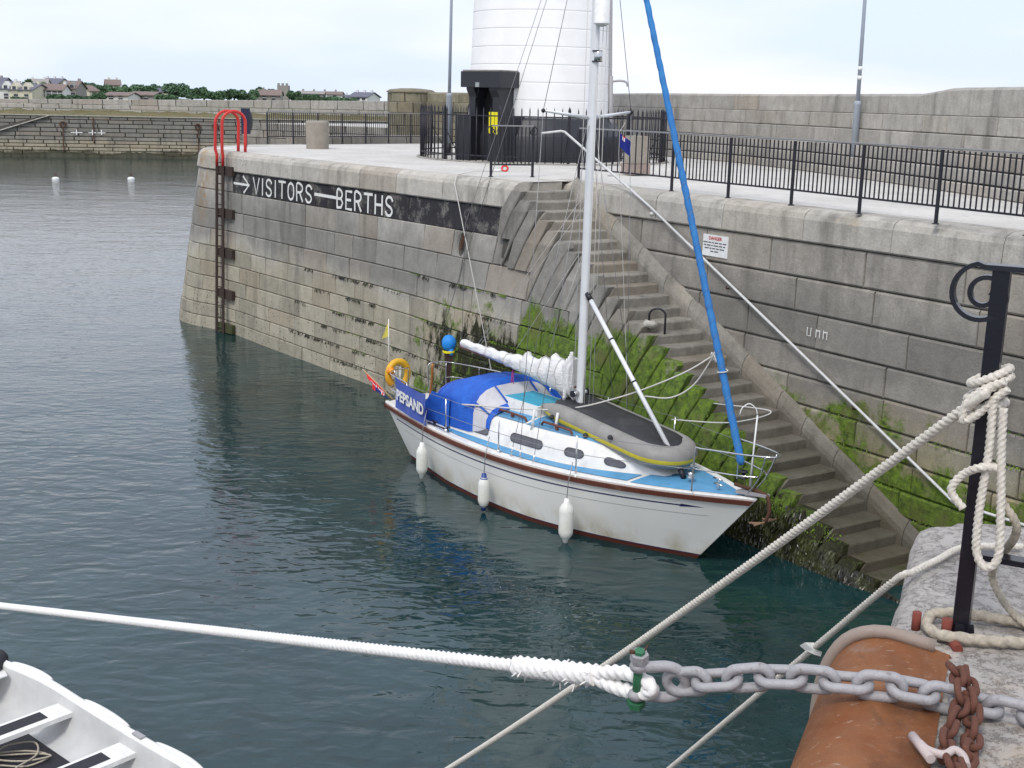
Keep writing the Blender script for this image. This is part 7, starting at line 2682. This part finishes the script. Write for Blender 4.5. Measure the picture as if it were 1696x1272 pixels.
m1 = MB(); m1.ball(RB(-.32, .38, .56), .30, (1.1, 1.1, .45), 14); obj('cover', m1, M_BLACKPAD, ob2)
rr7 = thing('boat_rope', RB(1.55, .95, .18), 'thin rope lying in loops on the floor of the rowing boat', 'rope')
m1 = MB(); m1.tube(catmull([RB(1.3 + .25 * math.sin(k * 1.1), .75 + .22 * math.cos(k * 1.4), .175 + .004 * k) for k in range(14)], .05), .010, 6); obj('line', m1, M_ROPEOLD, rr7)
# ================================================================= SEAWEED AND MOSS TUFTS
rw_ = random.Random(77)
M_WEED2 = NT('wet_bladder_weed')
o2 = M_WEED2.noise(3, 3, .6, M_WEED2.pos())
M_WEED2 = M_WEED2.out(M_WEED2.mix(M_WEED2.rng(o2, .4, .65), (.010, .010, .004), (.045, .05, .012)), .35)
M_MOSS = NT('bright_moss')
o2 = M_MOSS.noise(4, 3, .6, M_MOSS.pos())
M_MOSS = M_MOSS.out(M_MOSS.mix(M_MOSS.rng(o2, .35, .65), (.04, .08, .006), (.15, .25, .012)), .8)


def fringe(name, surf, spans, n, mat, l0, l1, w_, off=.012):
    m_ = MB()
    for _ in range(n):
        s0, s1, z0, z1 = rw_.choice(spans)
        s_ = rw_.uniform(s0, s1); z_ = rw_.uniform(z0, z1)
        l_ = rw_.uniform(l0, l1); dw = rw_.uniform(.4, 1) * w_
        ds_ = rw_.uniform(-.4, .4) * l_
        m_.add([surf(s_ - dw, z_, off * .3), surf(s_ + dw, z_, off * .3), surf(s_ + ds_ + dw * .6, z_ - l_, off + rw_.uniform(0, off * 2.5)), surf(s_ + ds_ - dw * .5, z_ - l_ * rw_.uniform(.7, 1), off + rw_.uniform(0, off * 2.5))], [(0, 1, 2, 3)])
    return obj(name, m_, mat, kind='stuff')


sp = []
for k in range(24):
    s_ = 2.2 + k * .34
    top = min(.95, max(.12, zline(s_) - .12))
    if s_ > 5: top = min(top, .9)
    sp.append((s_, s_ + .4, -.12, max(.05, top * rw_.uniform(.5, 1.0))))
fringe('seaweed', surfF, sp, 5200, M_WEED2, .05, .16, .022)
# weed hanging out of the course joints
sp = []
for z_ in ZC[3:10]:
    for k in range(9):
        a = rw_.uniform(3.5, 13.2)
        if z_ > 2.6 and a < 9: continue
        sp.append((a, a + rw_.uniform(.2, .9), z_ - .01, z_ + .02))
fringe('seaweed', surfL, sp, 1500, M_WEED2, .03, .10, .010)
sp = []
for z_ in ZC[3:9]:
    for k in range(4):
        a = rw_.uniform(5.5, 13.5) if z_ < 2.9 else rw_.uniform(9.5, 13.5)
        sp.append((a, a + rw_.uniform(.3, 1.4), z_ - .01, z_ + .03))
fringe('moss_tufts', surfL, sp, 900, M_MOSS, .012, .04, .010, .006)
sp = []
for k in range(60):
    s_ = rw_.uniform(1.0, 8.6); t_ = min(2.9, zline(s_) - .1)
    if t_ < .5: continue
    z_ = rw_.uniform(.7, t_)
    sp.append((s_, s_ + .5, z_ - .25, z_))
fringe('moss_tufts', surfF, sp, 2600, M_MOSS, .012, .03, .009, .006)
sp = []
for z_ in ZC[4:11]:
    for k in range(6):
        a = rw_.uniform(6.0, 12.5)
        if z_ > 2.2 and k > 2: continue
        sp.append((a, a + rw_.uniform(.3, 1.2), z_ - .02, z_ + .05))
fringe('moss_tufts', lambda s_, z_, o_: surfW(s_, z_, o_ + .02), sp, 1200, M_MOSS, .012, .035, .010, .006)
